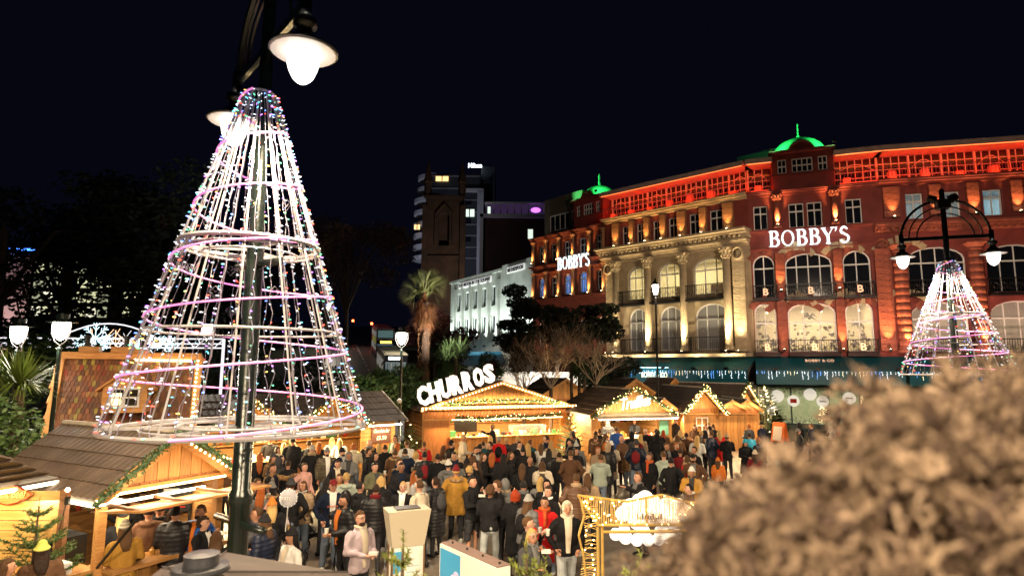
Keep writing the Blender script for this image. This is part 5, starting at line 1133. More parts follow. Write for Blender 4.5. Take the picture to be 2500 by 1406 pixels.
# palm
q = YP(1038, 712, 34); pm = thing('palm_tree', 'fan palm with a shaggy brown skirt and pale green crown', 'palm', (q.x, 34, 0)); b_ = YP(1037, 930, 34)
tk = MB().tube([(b_.x - q.x, 0, 0), (b_.x - q.x, 0, 3), (.05, 0, q.z - .6)], [.3, .26, .2], 10); part('trunk', tk, BARK, pm)
fb = MB()
for k in range(520):
    z = U(.3, q.z - .8); a = U(0, 2 * pi); r = .27; p_ = V((cos(a) * r, sin(a) * r, z)); fb.tube([p_, p_ + V((cos(a + 1) * .12, sin(a + 1) * .12, U(-.3, .25)))], .012, 3, caps=False)
part('trunk_fibre', fb, mat('palm_fibre', (.3, .17, .08), .9, col2=(.18, .09, .04), nscale=3), pm, kind='stuff')
def fan(mb, c, d, R, n=16, w=.018):
    d = d.normalized(); s = d.cross(V((U(-1, 1), U(-1, 1), U(.2, 1)))).normalized(); hub = c + d * R * .45; mb.beam(c, hub, .02)
    for i in range(n):
        t = -1.25 + 2.5 * i / (n - 1); e = (d * cos(t) + s * sin(t)); p1 = hub + e * R * .4; p2 = hub + e * R * .75 + V((0, 0, -.12 * R)); nn = e.cross(V((0, 0, 1))).normalized() * w if abs(e.z) < .98 else V((w, 0, 0)); mb.add([hub, p1 + nn, p2, p1 - nn], [(0, 1, 2, 3)])
PALMG = mat('palm_frond_green', (.18, .2, .07), .5, col2=(.1, .13, .04), nscale=2); PALMB = mat('dead_palm_frond', (.28, .14, .05), .8, col2=(.2, .07, .03), nscale=2)
for k in range(46):
    a = 2 * pi * k / 46 * 3.3; e = U(-.25, 1.3); f_ = MB(); fan(f_, V((0, 0, .0)), V((cos(a), sin(a), e * 1.3)), U(1.1, 1.4)); f_.xf(Mx.Translation(V((0, 0, q.z)))); part('frond', f_, PALMG, pm)
for k in range(60):
    a = U(0, 2 * pi); f_ = MB(); fan(f_, V((0, 0, 0)), V((cos(a) * .5, sin(a) * .5, -1 - R_())), U(.9, 1.3), 12); f_.xf(Mx.Translation(V((0, 0, q.z - U(0, 1.1))))); part('dead_frond', f_, PALMB, pm)
# bare shrubs
TWIG = mat('bare_twig', (.42, .33, .24), .8, col2=(.28, .22, .16), nscale=2)
for i, (px, py, yy, h, lab) in enumerate(((1345, 935, 31.5, 1.15, 'bare spreading shrub behind the right half of the churros gable'), (1455, 925, 32, 1.0, 'bare pale-twigged shrub left of the old lantern'), (1280, 940, 33, .95, 'leaf-sparse bare shrub behind the churros apex'), (1395, 900, 34, 1.15, 'tall bare branches before the brick face'))):
    q = YP(px, py, yy); t = thing('bare_shrub', lab, 'shrub', (q.x, yy, 0)); mb, tips = branches((0, 0, max(.2, q.z - .3)), h * 1.25, 9, .75, .035, 3, seed=i + 4); part('branches', mb, TWIG, t); part('trunk', MB().tube([(0, 0, 0), (0, 0, max(.25, q.z - .25))], .09, 7), BARK, t)
    if i in (0, 2):
        lf = MB()
        for tp_ in tips:
            for _ in range(2): c = tp_ + V((U(-.15, .15), U(-.15, .15), U(-.2, .1))); lf.add([c, c + V((.06, 0, .03)), c + V((.02, .03, -.08))], [(0, 1, 2)])
        part('sparse_leaves', lf, DULLLEAF, t)
# left shrub with spiky head
sh = thing('shrub', 'leafy green shrub with reddish leaves at the left edge', 'shrub', (-12.0, 13.4, 0)); part('foliage', clumps([((-1.3 + .35 * k, rr.uniform(-.5, .5), 1.2 + .55 * (k % 4)), (.9, .8, .75)) for k in range(8)], 9000, .07), GREENLEAF, sh); part('stems', branches((0, 0, 0), .9, 6, .5, .05, 2)[0], BARK, sh)
q = YP(-5, 935, 13); yk = thing('yucca', 'bright spiky plant rising behind the shrub at the left edge', 'yucca', (q.x, 13.6, 0)); mb = MB(); spikes(mb, (0, 0, q.z - .1), .95, 220, .02, .5, -.1); spikes(mb, (-.6, .2, q.z + .1), .8, 140, .02); part('leaves', mb, mat('bright_spike_leaf', (.12, .17, .03), .5), yk); part('stem', MB().tube([(0, 0, 0), (0, 0, q.z)], .1, 6), BARK, yk)
# fir trees: whorled branches with needles
def fir(label, x, y, h, R, seed, need=1.0, lights=0, base=0., m=FIR, tiers=None, whorl=7, group=None):
    r0 = random.Random(seed); t = thing('fir_tree', label, 'fir tree', (x, y, 0), r0.uniform(0, 6)); part('trunk', MB().tube([(0, 0, 0), (0, 0, h)], [.06 * h / 2, .008], 6), BARK, t)
    nd = MB(); tw = MB(); tiers = tiers or int(h / .2)
    def sprig(a, b, dens, ln):
        L = (b - a).length; d = (b - a).normalized(); tw.tube([a, b], [.006, .003], 3, caps=False)
        for k in range(int(L * dens * need)):
            p_ = a.lerp(b, r0.random()); v = (d * .5 + V((r0.gauss(0, 1), r0.gauss(0, 1), r0.gauss(0, .7))).normalized()).normalized() * ln; s = v.cross(V((r0.random(), r0.random(), 1))).normalized() * ln * .13
            nd.add([p_ - s, p_ + s, p_ + v], [(0, 1, 2)])
    for i in range(tiers):
        z = base + (h - base) * (i + .3) / tiers; L = R * (1 - (z - base) / (h - base)) ** .85 + .08
        for k in range(whorl):
            a = 2 * pi * (k + r0.random()) / whorl; d = V((cos(a), sin(a), .18 + .5 * z / h)); p0_ = V((0, 0, z)); p1 = p0_ + d * L; sprig(p0_.lerp(p1, .1), p1, 260, .05); 
            nsub = int(L / .13)
            for j in range(nsub):
                q0 = p0_.lerp(p1, .3 + .7 * j / max(1, nsub)); sL = L * .38 * (1 - .5 * j / max(1, nsub)); 
                for s_ in (-1, 1): e = V((cos(a + s_ * .9), sin(a + s_ * .9), .2)); sprig(q0, q0 + e * sL, 230, .045)
    sprig(V((0, 0, h - .3)), V((0, 0, h + .12)), 120, .04)
    part('branches', tw, BARK, t); part('needles', nd, m, t)
    for k in range(lights):
        z = U(base, h); a = U(0, 6.28); r = R * (1 - z / h) * U(.7, 1); ball('bulb', .022, WARMB2, t, (cos(a) * r, sin(a) * r, z))
    return t
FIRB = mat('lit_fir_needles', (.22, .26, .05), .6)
fir('large fir tree with bare forked tip before the pine plank wall', YP(110, 1250, 9.45).x - .1, 9.45, 2.1, .95, 1, 1.3, tiers=9); fir('small fir at the bottom edge right of the lime beanie', YP(330, 1380, 7.6).x - .9, 7.4, 1.35, .8, 2, 1.2)
for lab, px, py, yy, h, R, s_ in (('yellow-green fir tip at the bottom before the totem', 985, 1300, 4.3, 2.9, .32, 3), ('fir tip at the bottom before the couple eating', 1285, 1325, 4.4, 2.85, .32, 4), ('small fir tip at the bottom under the gold arch', 1562, 1348, 4.6, 2.75, .32, 5), ('fir tip just right of the white sign panel', 1330, 1368, 4.5, 2.72, .28, 6)):
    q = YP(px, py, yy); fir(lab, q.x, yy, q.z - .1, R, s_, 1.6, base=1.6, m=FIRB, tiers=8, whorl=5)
q = GP(1872, 1075, 0); fir('Christmas tree with warm lights at the right end of the stalls', q.x, q.y, YP(1872, 940, q.y).z, 1.35, 7, .5, 60, .3)
for lab, px, yy, h, s_ in (('small fir leaning on the left side of the churros stall', 1003, 27.0, 1.75, 8), ('small lit fir between the churros and neon-sign stalls', 1392, 29.0, 2.1, 9)):
    q = YP(px, 1000, yy); fir(lab, q.x, yy, h, .75, s_, .6, 14)
# ------------------------------------------------------------ pub, tower, hotel, office
PUBW = mat('pale_render', (.5, .52, .48), .8, col2=(.36, .38, .35), nscale=.9, bump=.3, bscale=3)
P1 = YP(1100, 760, 77); P2 = YP(1224, 760, 66); P3 = YP(1302, 760, 60.2); pub = thing('pub_building', 'floodlit pale pub facade with tall slot windows and black lettered name strip', 'building', (P1.x, P1.y, 0)); SI = pub.matrix_basis.inverted(); store_keep = store; store = pub
F1 = Face(P1, P2); F2 = Face(P2, P3)
L = F1.L; hs = [rectp(L * (.14 + .17 * k), L * (.14 + .17 * k) + .95, z0, z1) for k in range(5) for z0, z1 in ((11.0, 13.2), (8.0, 10.0))]
part('wall', MB().holed(rectp(0, L, 1.5, 14.6), hs, 0, .5), PUBW, pub, FM(F1)); part('parapet', MB().box(-.1, L + .1, -.2, .3, 14.6, 14.9), PUBW, pub, FM(F1))
for k in range(6): part('fin', MB().box(L * (.14 + .17 * k) - .6, L * (.14 + .17 * k) - .25, -.3, 0, 7, 13.8), PUBW, pub, FM(F1))
for k in range(5):
    for z0, z1 in ((11.0, 13.2), (8.0, 10.0)): window(F1, L * (.14 + .17 * k), L * (.14 + .17 * k) + .95, z0, z1, 0, 1, dep=.25)
text('THE MOON IN THE SQUARE', pub, FM(F1, L * .52, -.22, 14.05), .5, L * .62, .03, .01, BLACKM); part('name_strip', MB().box(L * .2, L * .84, -.16, -.1, 13.7, 14.4), mat('white_strip', (.8, .8, .78), em=.35), pub, FM(F1))
L2 = F2.L; hs = [rectp(L2 * .3, L2 * .42, 9.5, 12.5), rectp(L2 * .55, L2 * .67, 9.5, 12.5)]
part('wall', MB().holed(rectp(0, L2, 1.5, 15.2), hs, 0, .5), PUBW, pub, FM(F2)); 
for r_ in hs: window(F2, r_[0][0], r_[1][0], 9.5, 12.5, 0, 2, dep=.25)
part('roof_block', MB().box(0, L, .5, 14, 1, 14.5), mat('dull_render', (.12, .09, .06)), pub, FM(F1)); part('roof_block', MB().box(0, L2, .5, 8, 1, 15), mat('dull_render', (.12, .09, .06)), pub, FM(F2))
text('WETHERSPOON', pub, FM(F2, L2 * .5, -.22, 14.4), .42, L2 * .5, .03, .01, BLACKM); part('name_strip', MB().box(L2 * .22, L2 * .78, -.16, -.1, 14.1, 14.75), mat('white_strip', (.8, .8, .78), em=.35), pub, FM(F2))
for F, n in ((F1, 6), (F2, 3)):
    for k in range(n):
        u = F.L * (k + .5) / n; l = light('SPOT', (0, 0, 0), (.88, 1, .92), 2600, .05, pub, None, spot=70, blend=.9); l.matrix_basis = FM(F, u, -1.5, 6.6) @ V((0, .42, 1)).to_track_quat('-Z', 'Y').to_matrix().to_4x4()
        part('floodlight', MB().box(u - .15, u + .15, -1.6, -1.4, 6.4, 6.6), BLACKM, pub, FM(F))
part('pub_canopy', MB().box(L * .3, L, -2, 0, 5.6, 5.9), mat('blue_lit_canopy', (.05, .2, .3), em=.12, emc=(.1, .5, .8)), pub, FM(F1))  # blue light put into the canopy colour as tint and glow
part('gable_roof', MB().prism([(1.5, 14.9), (8.5, 14.9), (6, 19.5)], 14, 20), mat('dark_slate_roof', (.035, .025, .02)), pub, FM(F1))
store = store_keep
def blk(name, label, x0, x1, y0, y1, z0, z1, m): 
    t = thing(name, label, 'building', ((x0 + x1) / 2, y0, 0)); part('wall', MB().box(-(x1 - x0) / 2, (x1 - x0) / 2, 0, y1 - y0, z0, z1), m, t); return t
lw_ = blk('low_white_building', 'low white-walled building glimpsed behind the bare shrubs', -1.0, 6.0, 46, 50, 0, 3.9, WHITEP); light('AREA', (0, -3, 3.6), (1, .9, .75), 200, 5, lw_, (0, 1, -.3), .3)
# church tower
TST = mat('dark_tower_stone', (.12, .07, .045), .9, col2=(.07, .045, .03), nscale=.6, bump=.4, bscale=3)
a = YP(1038, 560, 112); b = YP(1130, 560, 112); wt_ = b.x - a.x; zt = YP(1080, 478, 112).z; tw = thing('church_tower', 'dark stone church tower with corner pinnacles before the hotel', 'church tower', ((a.x + b.x) / 2, 112, 0)); hw = wt_ / 2
part('shaft', MB().holed(rectp(-hw, hw, 0, zt), [archpts(-1.0, 1.0, zt - 9.5, zt - 3.2, 1.0)], 0, 1).box(-hw, hw, 1, wt_, 0, zt), TST, tw)
for s in (-1, 1):
    part('buttress', MB().box(s * hw - .5, s * hw + .5, -.6, 0, 0, zt - 2), TST, tw); part('pinnacle', MB().lathe([(.75, 0), (.7, 2.5), (.9, 2.7), (.05, 7)], 6, (s * (hw - .3), .5, zt)), TST, tw); part('arch_trim', MB().tube([(s * 1.6, -.1, zt - 9.5), (s * 1.6, -.1, zt - 3.5), (0, -.1, zt - 1.6)], .25, 5), TST, tw)
part('stringcourse', MB().box(-hw - .3, hw + .3, -.35, 0, zt - .5, zt).box(-hw - .2, hw + .2, -.3, 0, zt - 12, zt - 11.4), TST, tw)
# hotel
HT = mat('hotel_dark_wall', (.03, .035, .045), .5); HW = mat('hotel_white_band', (.42, .42, .46), .6); WLIT = emi('hotel_lit_window', (1, .62, .25), .9, False); WL2 = emi('hotel_cool_window', (.8, .95, .8), .55, False)
yy = 150; zf = lambda py: YP(1100, py, yy).z; xf_ = lambda px: YP(px, 550, yy).x; x0, x1 = xf_(1040), xf_(1172); ho = thing('hotel_tower', 'dark curved hotel tower with rounded white balconies and a lit name sign', 'building', ((x0 + x1) / 2, yy, 0)); hx = (x1 - x0) / 2; ho_c = (x0 + x1) / 2
part('wall', MB().box(-hx, hx, 0, 14, 0, zf(425)).box(hx, hx + 3.5, 2, 14, 0, zf(400)), HT, ho)
for k, py in enumerate((432, 462, 490, 520, 550, 577, 605, 632)):
    z = zf(py); xc = -hx + 1.5; part('balcony_slab', MB().lathe([(5.2 - (k < 2) * .8, 0), (5.2 - (k < 2) * .8, 1.0)], 28, (xc, 4, z), 1, .9), HW, ho); part('slab_band', MB().box(-hx, hx, -.2, 0, z, z + .35), mat('hotel_band_dim', (.16, .16, .19)), ho)
part('white_frame', MB().box(xf_(1165) - ho_c, xf_(1180) - ho_c, -.8, 0, 0, zf(468)).box(xf_(1120) - ho_c, xf_(1180) - ho_c, -.8, 0, zf(470), zf(462)), HW, ho)
for px0, px1, py0, py1, m in ((1062, 1093, 432, 444, WLIT), (1134, 1158, 512, 530, WL2), (1012, 1026, 550, 562, WLIT)):
    part('lit_window', MB().box(xf_(px0) - ho_c, xf_(px1) - ho_c, -.45, -.4, zf(py1), zf(py0)), m, ho)
    part('glazing_bar', MB().box(*(lambda c: (c - .12, c + .12))((xf_(px0) + xf_(px1)) / 2 - ho_c), -.5, -.46, zf(py1), zf(py0)), HT, ho)
for k in range(9): part('window', MB().box(-hx + 5 + (k % 3) * 2.2, -hx + 6.8 + (k % 3) * 2.2, -.12, -.1, zf(500 + (k // 3) * 45), zf(485 + (k // 3) * 45)), GLASSD, ho)
text('Hilton', ho, Mx.Translation(V((xf_(1158) - ho_c, 0, zf(404)))), 1.15, 3.4, .05, .02, emi('hotel_sign', (.8, .95, 1), 3, False))
yy = 132; zf = lambda py: YP(1250, py, yy).z; xf_ = lambda px: YP(px, 550, yy).x; xc = xf_(1255); wg = thing('hotel_wing', 'low dark hotel wing with a glazed top floor glowing purple', 'building', (xc, yy, 0))
part('wall', MB().box(xf_(1185) - xc, xf_(1345) - xc, 0, 12, 0, zf(533)), mat('wing_wall', (.035, .018, .016), .7, col2=(.06, .02, .015), nscale=.3), wg); part('white_band', MB().box(xf_(1172) - xc, xf_(1335) - xc, -.8, 0, zf(532), zf(524)).box(xf_(1172) - xc, xf_(1180) - xc, -.8, 0, 0, zf(524)), HW, wg)
part('top_floor', MB().box(xf_(1185) - xc, xf_(1330) - xc, .5, 8, zf(524), zf(497)), mat('dark_glazing', (.02, .015, .03), .2, em=.03, emc=(.5, .25, .8)), wg)
for k in range(9): part('mullion', MB().box(*(lambda c: (c - .12, c + .12))(xf_(1188 + k * 17) - xc), .3, .49, zf(524), zf(497)), HW, wg)
part('roof_edge', MB().box(xf_(1183) - xc, xf_(1333) - xc, -.5, 8, zf(497), zf(494)), HW, wg)
part('purple_lamp', MB().ell((xf_(1308) - xc, .3, zf(512)), (1.1, .2, .6)), emi('purple_glow', (.6, .15, 1), 1.2, False), wg); part('lit_window', MB().box(xf_(1289) - xc, xf_(1301) - xc, -.1, -.05, zf(583), zf(560)), emi('hotel_cool_window', (.8, .95, .8), .5), wg); part('lit_window', MB().box(xf_(1190) - xc, xf_(1197) - xc, .3, .45, zf(521), zf(504)), WL2, wg)
# office behind the cedars
yy = 82; zf = lambda py: YP(250, py, yy).z; xf_ = lambda px: YP(px, 720, yy).x; xc = xf_(260); of = thing('office_building', 'office block with yellowish lit windows glimpsed through the cedars', 'building', (xc, yy, 0))
part('wall', MB().box(xf_(70) - xc, xf_(470) - xc, 0, 14, 0, zf(630)), mat('office_wall', (.04, .04, .035)), of); OL = [emi('office_window_%d' % k, c, e, False) for k, (c, e) in enumerate((((.85, .85, .5), .5), ((.7, .72, .45), .3), ((1, .95, .7), .62)))]
for r in range(4):
    for k in range(14):
        if R_() < .8: part('window', MB().box(xf_(80 + k * 27) - xc, xf_(80 + k * 27 + 23) - xc, -.1, -.05, zf(775 - r * 36), zf(775 - r * 36 - 26)), OL[random.choice((0, 0, 1, 2))], of)
yy = 95; zf = lambda py: YP(40, py, yy).z; xf_ = lambda px: YP(px, 680, yy).x; xc = xf_(20); bb = thing('rendered_building', 'dim mauve rendered building with a blue light line along its roof', 'building', (xc, yy, 0))
part('wall', MB().box(xf_(-80) - xc, xf_(84) - xc, 0, 12, 0, zf(616)), mat('mauve_render', (.3, .2, .2), .8, em=.16, emc=(.35, .2, .2)) if 0 else mat('mauve_render', (.45, .33, .33), .8, col2=(.38, .28, .28), nscale=.2), bb); part('blue_light_line', MB().box(xf_(-80) - xc, xf_(90) - xc, -.6, -.4, zf(613), zf(608)), emi('blue_line', (.05, .2, 1), 3), bb)
light('AREA', (0, -9, 8), (1, .75, .7), 900, 6, bb, (0, 1, .2), 3)
# ------------------------------------------------------------ lit truss with snowflakes
yy = 31; TL = thing('light_truss', 'white lattice truss carrying a snowflake light arch across the gardens', 'light truss', (YP(250, 840, yy).x, yy, 0)); xo = TL.location.x if 0 else YP(250, 840, yy).x
X_ = lambda px: YP(px, 840, yy).x - xo; Z_ = lambda py: YP(250, py, yy).z; TW = mat('truss_white_glow', (.7, .68, .66), .5, em=.6, emc=(.9, .85, .9))  # white paint with a glow put in, so the truss looks lit
for z in (Z_(826), Z_(838), Z_(848)): part('chord', MB().tube([(X_(-60), 0, z), (X_(546), 0, z)], .035, 5), TW, TL)
n = 26
for k in range(n):
    a_, b_ = X_(-60 + 606 * k / n), X_(-60 + 606 * (k + 1) / n); z0, z1 = Z_(848), Z_(826); part('lattice', MB().tube([(a_, 0, z0 if k % 2 else z1), (b_, 0, z1 if k % 2 else z0)], .022, 4), TW, TL)
for px in (-20, 546): part('leg', MB().tube([(X_(px), 0, 0), (X_(px), 0, Z_(826))], .07, 6), TW, TL)
pts = [(X_(115 + 300 * k / 16), -.1, Z_(848 - 58 * sin(pi * k / 16) ** .8)) for k in range(17)]; part('arch', MB().tube(pts, .035, 5), TW, TL)
COP = emi('copper_string', (1, .5, .25), 1.6, False); ICE = emi('ice_light', (.6, .9, 1), 1.4, False)
for k in range(34):
    px = 200 + U(0, 200); part('light_string', MB().tube([(X_(px), -.1, Z_(845)), (X_(px + U(-40, 40)), -.1, Z_(845 - 45 * sin(pi * (px - 115) / 300) * U(.5, 1)))], .014, 3), COP if k % 2 else TW, TL)
for px, py, r in ((238, 825, .75), (372, 826, .7), (258, 838, .35), (205, 838, .35), (420, 838, .4), (345, 842, .3)):
    c = V((X_(px), -.2, Z_(py))); mb = MB()
    for k in range(8):
        a = pi * k / 4; d = V((cos(a), 0, sin(a))); mb.tube([c, c + d * r], .022, 3)
        for q_ in (.5, .75):
            for s in (-1, 1): e = V((cos(a + s * .7), 0, sin(a + s * .7))); mb.tube([c + d * r * q_, c + d * r * q_ + e * r * .3], .018, 3)
    part('snowflake', mb, ICE, TL)
light('AREA', (0, -2, Z_(848) - .6), (.8, .9, 1), 60, 12, TL, (0, .5, 1), .5)
# ------------------------------------------------------------ buses, car, signals
def bus(label, px, yy, dd, red):
    x = YP(px, 870, yy).x; z = (yy - 46) * .125; L = 10.5; H = 4.3 if dd else 2.95; t = thing('double_decker_bus' if dd else 'single_decker_bus', label, 'bus', (x, yy, z), atan2(.3, 1) * 1.0)
    t.matrix_basis = t.matrix_basis @ Mx.Rotation(atan(.12), 4, 'X'); body = mat('bus_red', (.35, .02, .025), .3) if red else mat('bus_cream_roof', (.6, .55, .42), .35)
    side = mat('bus_side_red', (.3, .04, .04), .3) if red else mat('bus_side_orange', (.35, .08, .03), .3); DK = mat('bus_dark', (.02, .02, .025), .2)
    part('body', MB().box(-1.25, 1.25, .1, L, .35, H - .12), side, t); part('roof', MB().lathe([(1.27, 0), (1.2, .1)], 4).xf(Mx.Translation(V((0, L / 2, H - .12))) @ Mx.Scale(1, 4)) if 0 else MB().box(-1.27, 1.27, 0, L + .02, H - .13, H).box(-1.1, 1.1, .3, L - .3, H, H + .06), body, t)
    part('front', MB().box(-1.24, 1.24, 0, .09, .35, H - .14), DK, t)
    SC = emi('bus_screen_glow', (.3, .55, .55), .1, False)
    if dd: part('windscreen', MB().box(-1.1, 1.1, -.03, -.005, 2.95, 4.0), SC, t); part('windscreen', MB().box(-1.1, 1.1, -.03, -.005, .9, 2.0), mat('bus_glass_dim', (.03, .05, .07), .1, em=.1, emc=(.3, .6, .9)), t); part('white_band', MB().box(-1.2, 1.2, -.04, -.01, 2.62, 2.85), WHITEP, t); part('destination_board', MB().box(-.7, .9, -.05, -.03, 2.15, 2.45), emi('amber_led', (1, .5, .05), 4, False), t); 
    else: part('windscreen', MB().box(-1.1, 1.1, -.03, -.005, .9, 2.1), mat('bus_glass_lit', (.1, .12, .12), .1, em=.07, emc=(.7, .9, .9)), t); part('destination_board', MB().box(-.8, .7, -.05, -.03, 2.35, 2.65), emi('white_led_board', (.9, 1, 1), 2.5, False), t)
    for k in range(5): part('windscreen_bar', MB().box(-.9 + k * .42, -.84 + k * .42, -.04, -.031, 1.0, 1.95), WHITEP if k % 2 else DK, t)
    for k in range(6):
        y0 = .9 + k * 1.55
        for z0, z1 in (((1.0, 1.9), (2.9, 3.7)) if dd else ((1.0, 2.2),)):
            part('window', MB().box(-1.27, -1.255, y0, y0 + 1.35, z0, z1), mat('bus_side_window', (.3, .3, .28), .2, em=.25 if not dd else .06, emc=(.9, .9, .8)), t)
    if dd: part('advert_panel', MB().box(-1.272, -1.256, 1, 8, 1.95, 2.8), mat('lime_advert', (.3, .33, .05), .5, em=.1), t)
    for s in (-1, 1):
        part('headlight', MB().ell((s * .95, -.02, .65), (.14, .05, .1)), WHITEP, t)
        for y0 in (2.2, 7.8): w_ = part('wheel', MB().lathe([(.48, -.13), (.5, 0), (.48, .13)], 14).xf(Mx.Translation(V((s * 1.14, y0, .48))) @ rot('Y', 90)), BLACKM, t)
    part('mirror', MB().beam((-1.25, .05, 2.2), (-1.55, -.1, 1.7), .12), BLACKM, t)
    return t
bus('red double-decker bus with amber destination board on the hill road', 939, 90.5, True, True); bus('single-decker bus with cream roof and white destination board before the red one', 966, 67.5, False, False)
q = V((YP(958, 940, 62).x, 62, 2.0)); car = thing('parked_car', 'dark car with one bright headlight below the buses', 'car', q, atan2(.3, 1)); CP = mat('dark_car_paint', (.02, .02, .03), .2)
prof = [(0, .3), (0, .75), (.9, .95), (1.6, 1.4), (3.0, 1.42), (3.7, .98), (4.3, .9), (4.35, .3)]
part('body', MB().prism(prof, -.85, .85).xf(rot('Z', 90)), CP, car); part('windscreen', MB().beam((0, .95, 1.0), (0, 1.55, 1.4), 1.4, .02, up=(0, -1, 1)), GLASSD, car)
part('headlight', MB().ell((-.6, -.03, .68), (.12, .05, .08)), emi('car_headlight', (.75, .92, 1), 60, False), car); part('headlight', MB().ell((.6, -.03, .68), (.12, .05, .08)), mat('tail_red', (.5, .02, .03), em=.6), car)
for s in (-1, 1):
    for y0 in (.8, 3.5): part('wheel', MB().lathe([(.3, -.1), (.32, 0), (.3, .1)], 12).xf(Mx.Translation(V((s * .8, y0, .32))) @ rot('Y', 90)), BLACKM, car)
for px, py, yy, lab in ((862, 783, 118, 'red traffic light on the left of the hill road'), (908, 790, 112, 'red traffic light right above the double-decker')):
    q = YP(px, py, yy); z0 = (yy - 46) * .125; t = thing('traffic_light', lab, 'traffic light', (q.x, yy, z0)); part('pole', MB().tube([(0, 0, 0), (0, 0, q.z - z0)], .08, 6), BLACKM, t); part('head', MB().box(-.2, .2, -.1, .1, q.z - z0 - .9, q.z - z0 + .3), BLACKM, t); part('red_lens', MB().ell((0, -.14, q.z - z0), (.22, .06, .22)), emi('signal_red', (1, .08, .02), 14, False), t)
# ------------------------------------------------------------ people
from mathutils import noise as NZ
def remesh(mb, vox, name, sm=3, fold=0., fs=7., quilt=0.):
    me = mb.mesh('t', []) if False else bpy.data.meshes.new('t'); me.from_pydata(mb.v, [], mb.f); me.update()
    o = bpy.data.objects.new('t', me); COL.objects.link(o)
    m = o.modifiers.new('r', 'REMESH'); m.mode = 'VOXEL'; m.voxel_size = vox; m.use_smooth_shade = True
    if sm: s = o.modifiers.new('s', 'SMOOTH'); s.factor = .5; s.iterations = sm
    dg = bpy.context.evaluated_depsgraph_get(); r = bpy.data.meshes.new_from_object(o.evaluated_get(dg)); bpy.data.objects.remove(o); bpy.data.meshes.remove(me)
    if fold or quilt:
        for v in r.vertices:
            c = v.co; d = 0
            if fold: d += fold * NZ.noise(V((c.x * fs, c.y * fs, c.z * fs * .55))) + fold * .5 * NZ.noise(V((c.x * fs * 2.3 + 5, c.y * fs * 2.3, c.z * fs * 1.6)))
            if quilt: d += quilt * (abs(sin(c.z * pi / .075)) ** .6 - .5)
            v.co = c + v.normal * d
    r.name = name; r.materials.clear(); r.materials.append(WHITEP)
    r.polygons.foreach_set('use_smooth', [True] * len(r.polygons)); r.update(); return r
def cap(mb, a, b, ra, rb, n=9):
    mb.tube([a, b], [ra, rb], n); mb.ell(a, ra, n, 6); mb.ell(b, rb, n, 6)
def loft(mb, rings, n=14):      # (z, rx, ry, cy)
    vs = []
    for z, rx, ry, cyy in rings:
        for j in range(n): t = 2 * pi * j / n; vs.append((cos(t) * rx, cyy + sin(t) * ry, z))
    fs = [(i * n + j, i * n + (j + 1) % n, (i + 1) * n + (j + 1) % n, (i + 1) * n + j) for i in range(len(rings) - 1) for j in range(n)]
    fs.append(tuple(range(n - 1, -1, -1))); fs.append(tuple((len(rings) - 1) * n + j for j in range(n))); mb.add(vs, fs)
ARM = {'s': (((-.25, .03, 1.16), (-.25, -.06, .91)), ((.25, .03, 1.16), (.25, -.07, .91))),
       'c': (((-.25, .0, 1.17), (-.09, -.27, 1.14)), ((.25, .0, 1.17), (.09, -.27, 1.15))),
       'e': (((-.24, -.06, 1.17), (-.08, -.28, 1.2)), ((.25, -.13, 1.2), (.06, -.22, 1.45))),
       'p': (((-.31, .05, 1.18), (-.2, -.07, .99)), ((.31, .05, 1.18), (.2, -.07, .99))),
       'o': (((-.25, .03, 1.16), (-.2, -.16, 1.0)), ((.26, -.24, 1.38), (.2, -.5, 1.5))),
       'a': (((-.42, -.05, 1.33), (-.66, -.12, 1.22)), ((.25, .02, 1.16), (.2, -.16, .98))),
       'x': (((-.25, -.07, 1.18), (.07, -.21, 1.2)), ((.25, -.07, 1.18), (-.07, -.2, 1.17))),
       'w': (((-.24, -.1, 1.18), (-.23, -.3, .98)), ((.25, .13, 1.18), (.25, .1, .93)))}
LEG = {0: (((-.1, 0, .5), (-.115, .02, .09)), ((.1, 0, .5), (.125, .01, .09))), 1: (((-.1, -.16, .5), (-.1, -.2, .09)), ((.1, .08, .5), (.1, .32, .14)))}
def hand(mb, e, w_):
    e, w_ = V(e), V(w_); d = (w_ - e).normalized(); s = d.cross(V((0, 1, .2))); s = s.normalized() if s.length > .1 else V((1, 0, 0)); nn = d.cross(s); c = w_ + d * .05
    mb.tube([w_ - d * .02, c, c + d * .045], [.025, .034, .028], 8, flat=.55)
    for k in range(4):
        o_ = s * (.024 * (1 - k * .667)); L = (.07, .08, .075, .058)[k]; a = c + d * .035 + o_; b = a + d * L * .55 + nn * .006; f_ = b + (d * .7 + nn * .5).normalized() * L * .45; mb.tube([a, b, f_], [.0095, .0085, .006], 5)
    a = c - d * .01 + s * .028; mb.tube([a, a + (d * .6 + s * .7).normalized() * .035, a + (d * .9 + s * .35).normalized() * .065], [.012, .01, .007], 5)
BODY = {}; COATS = {}; TROU = {}
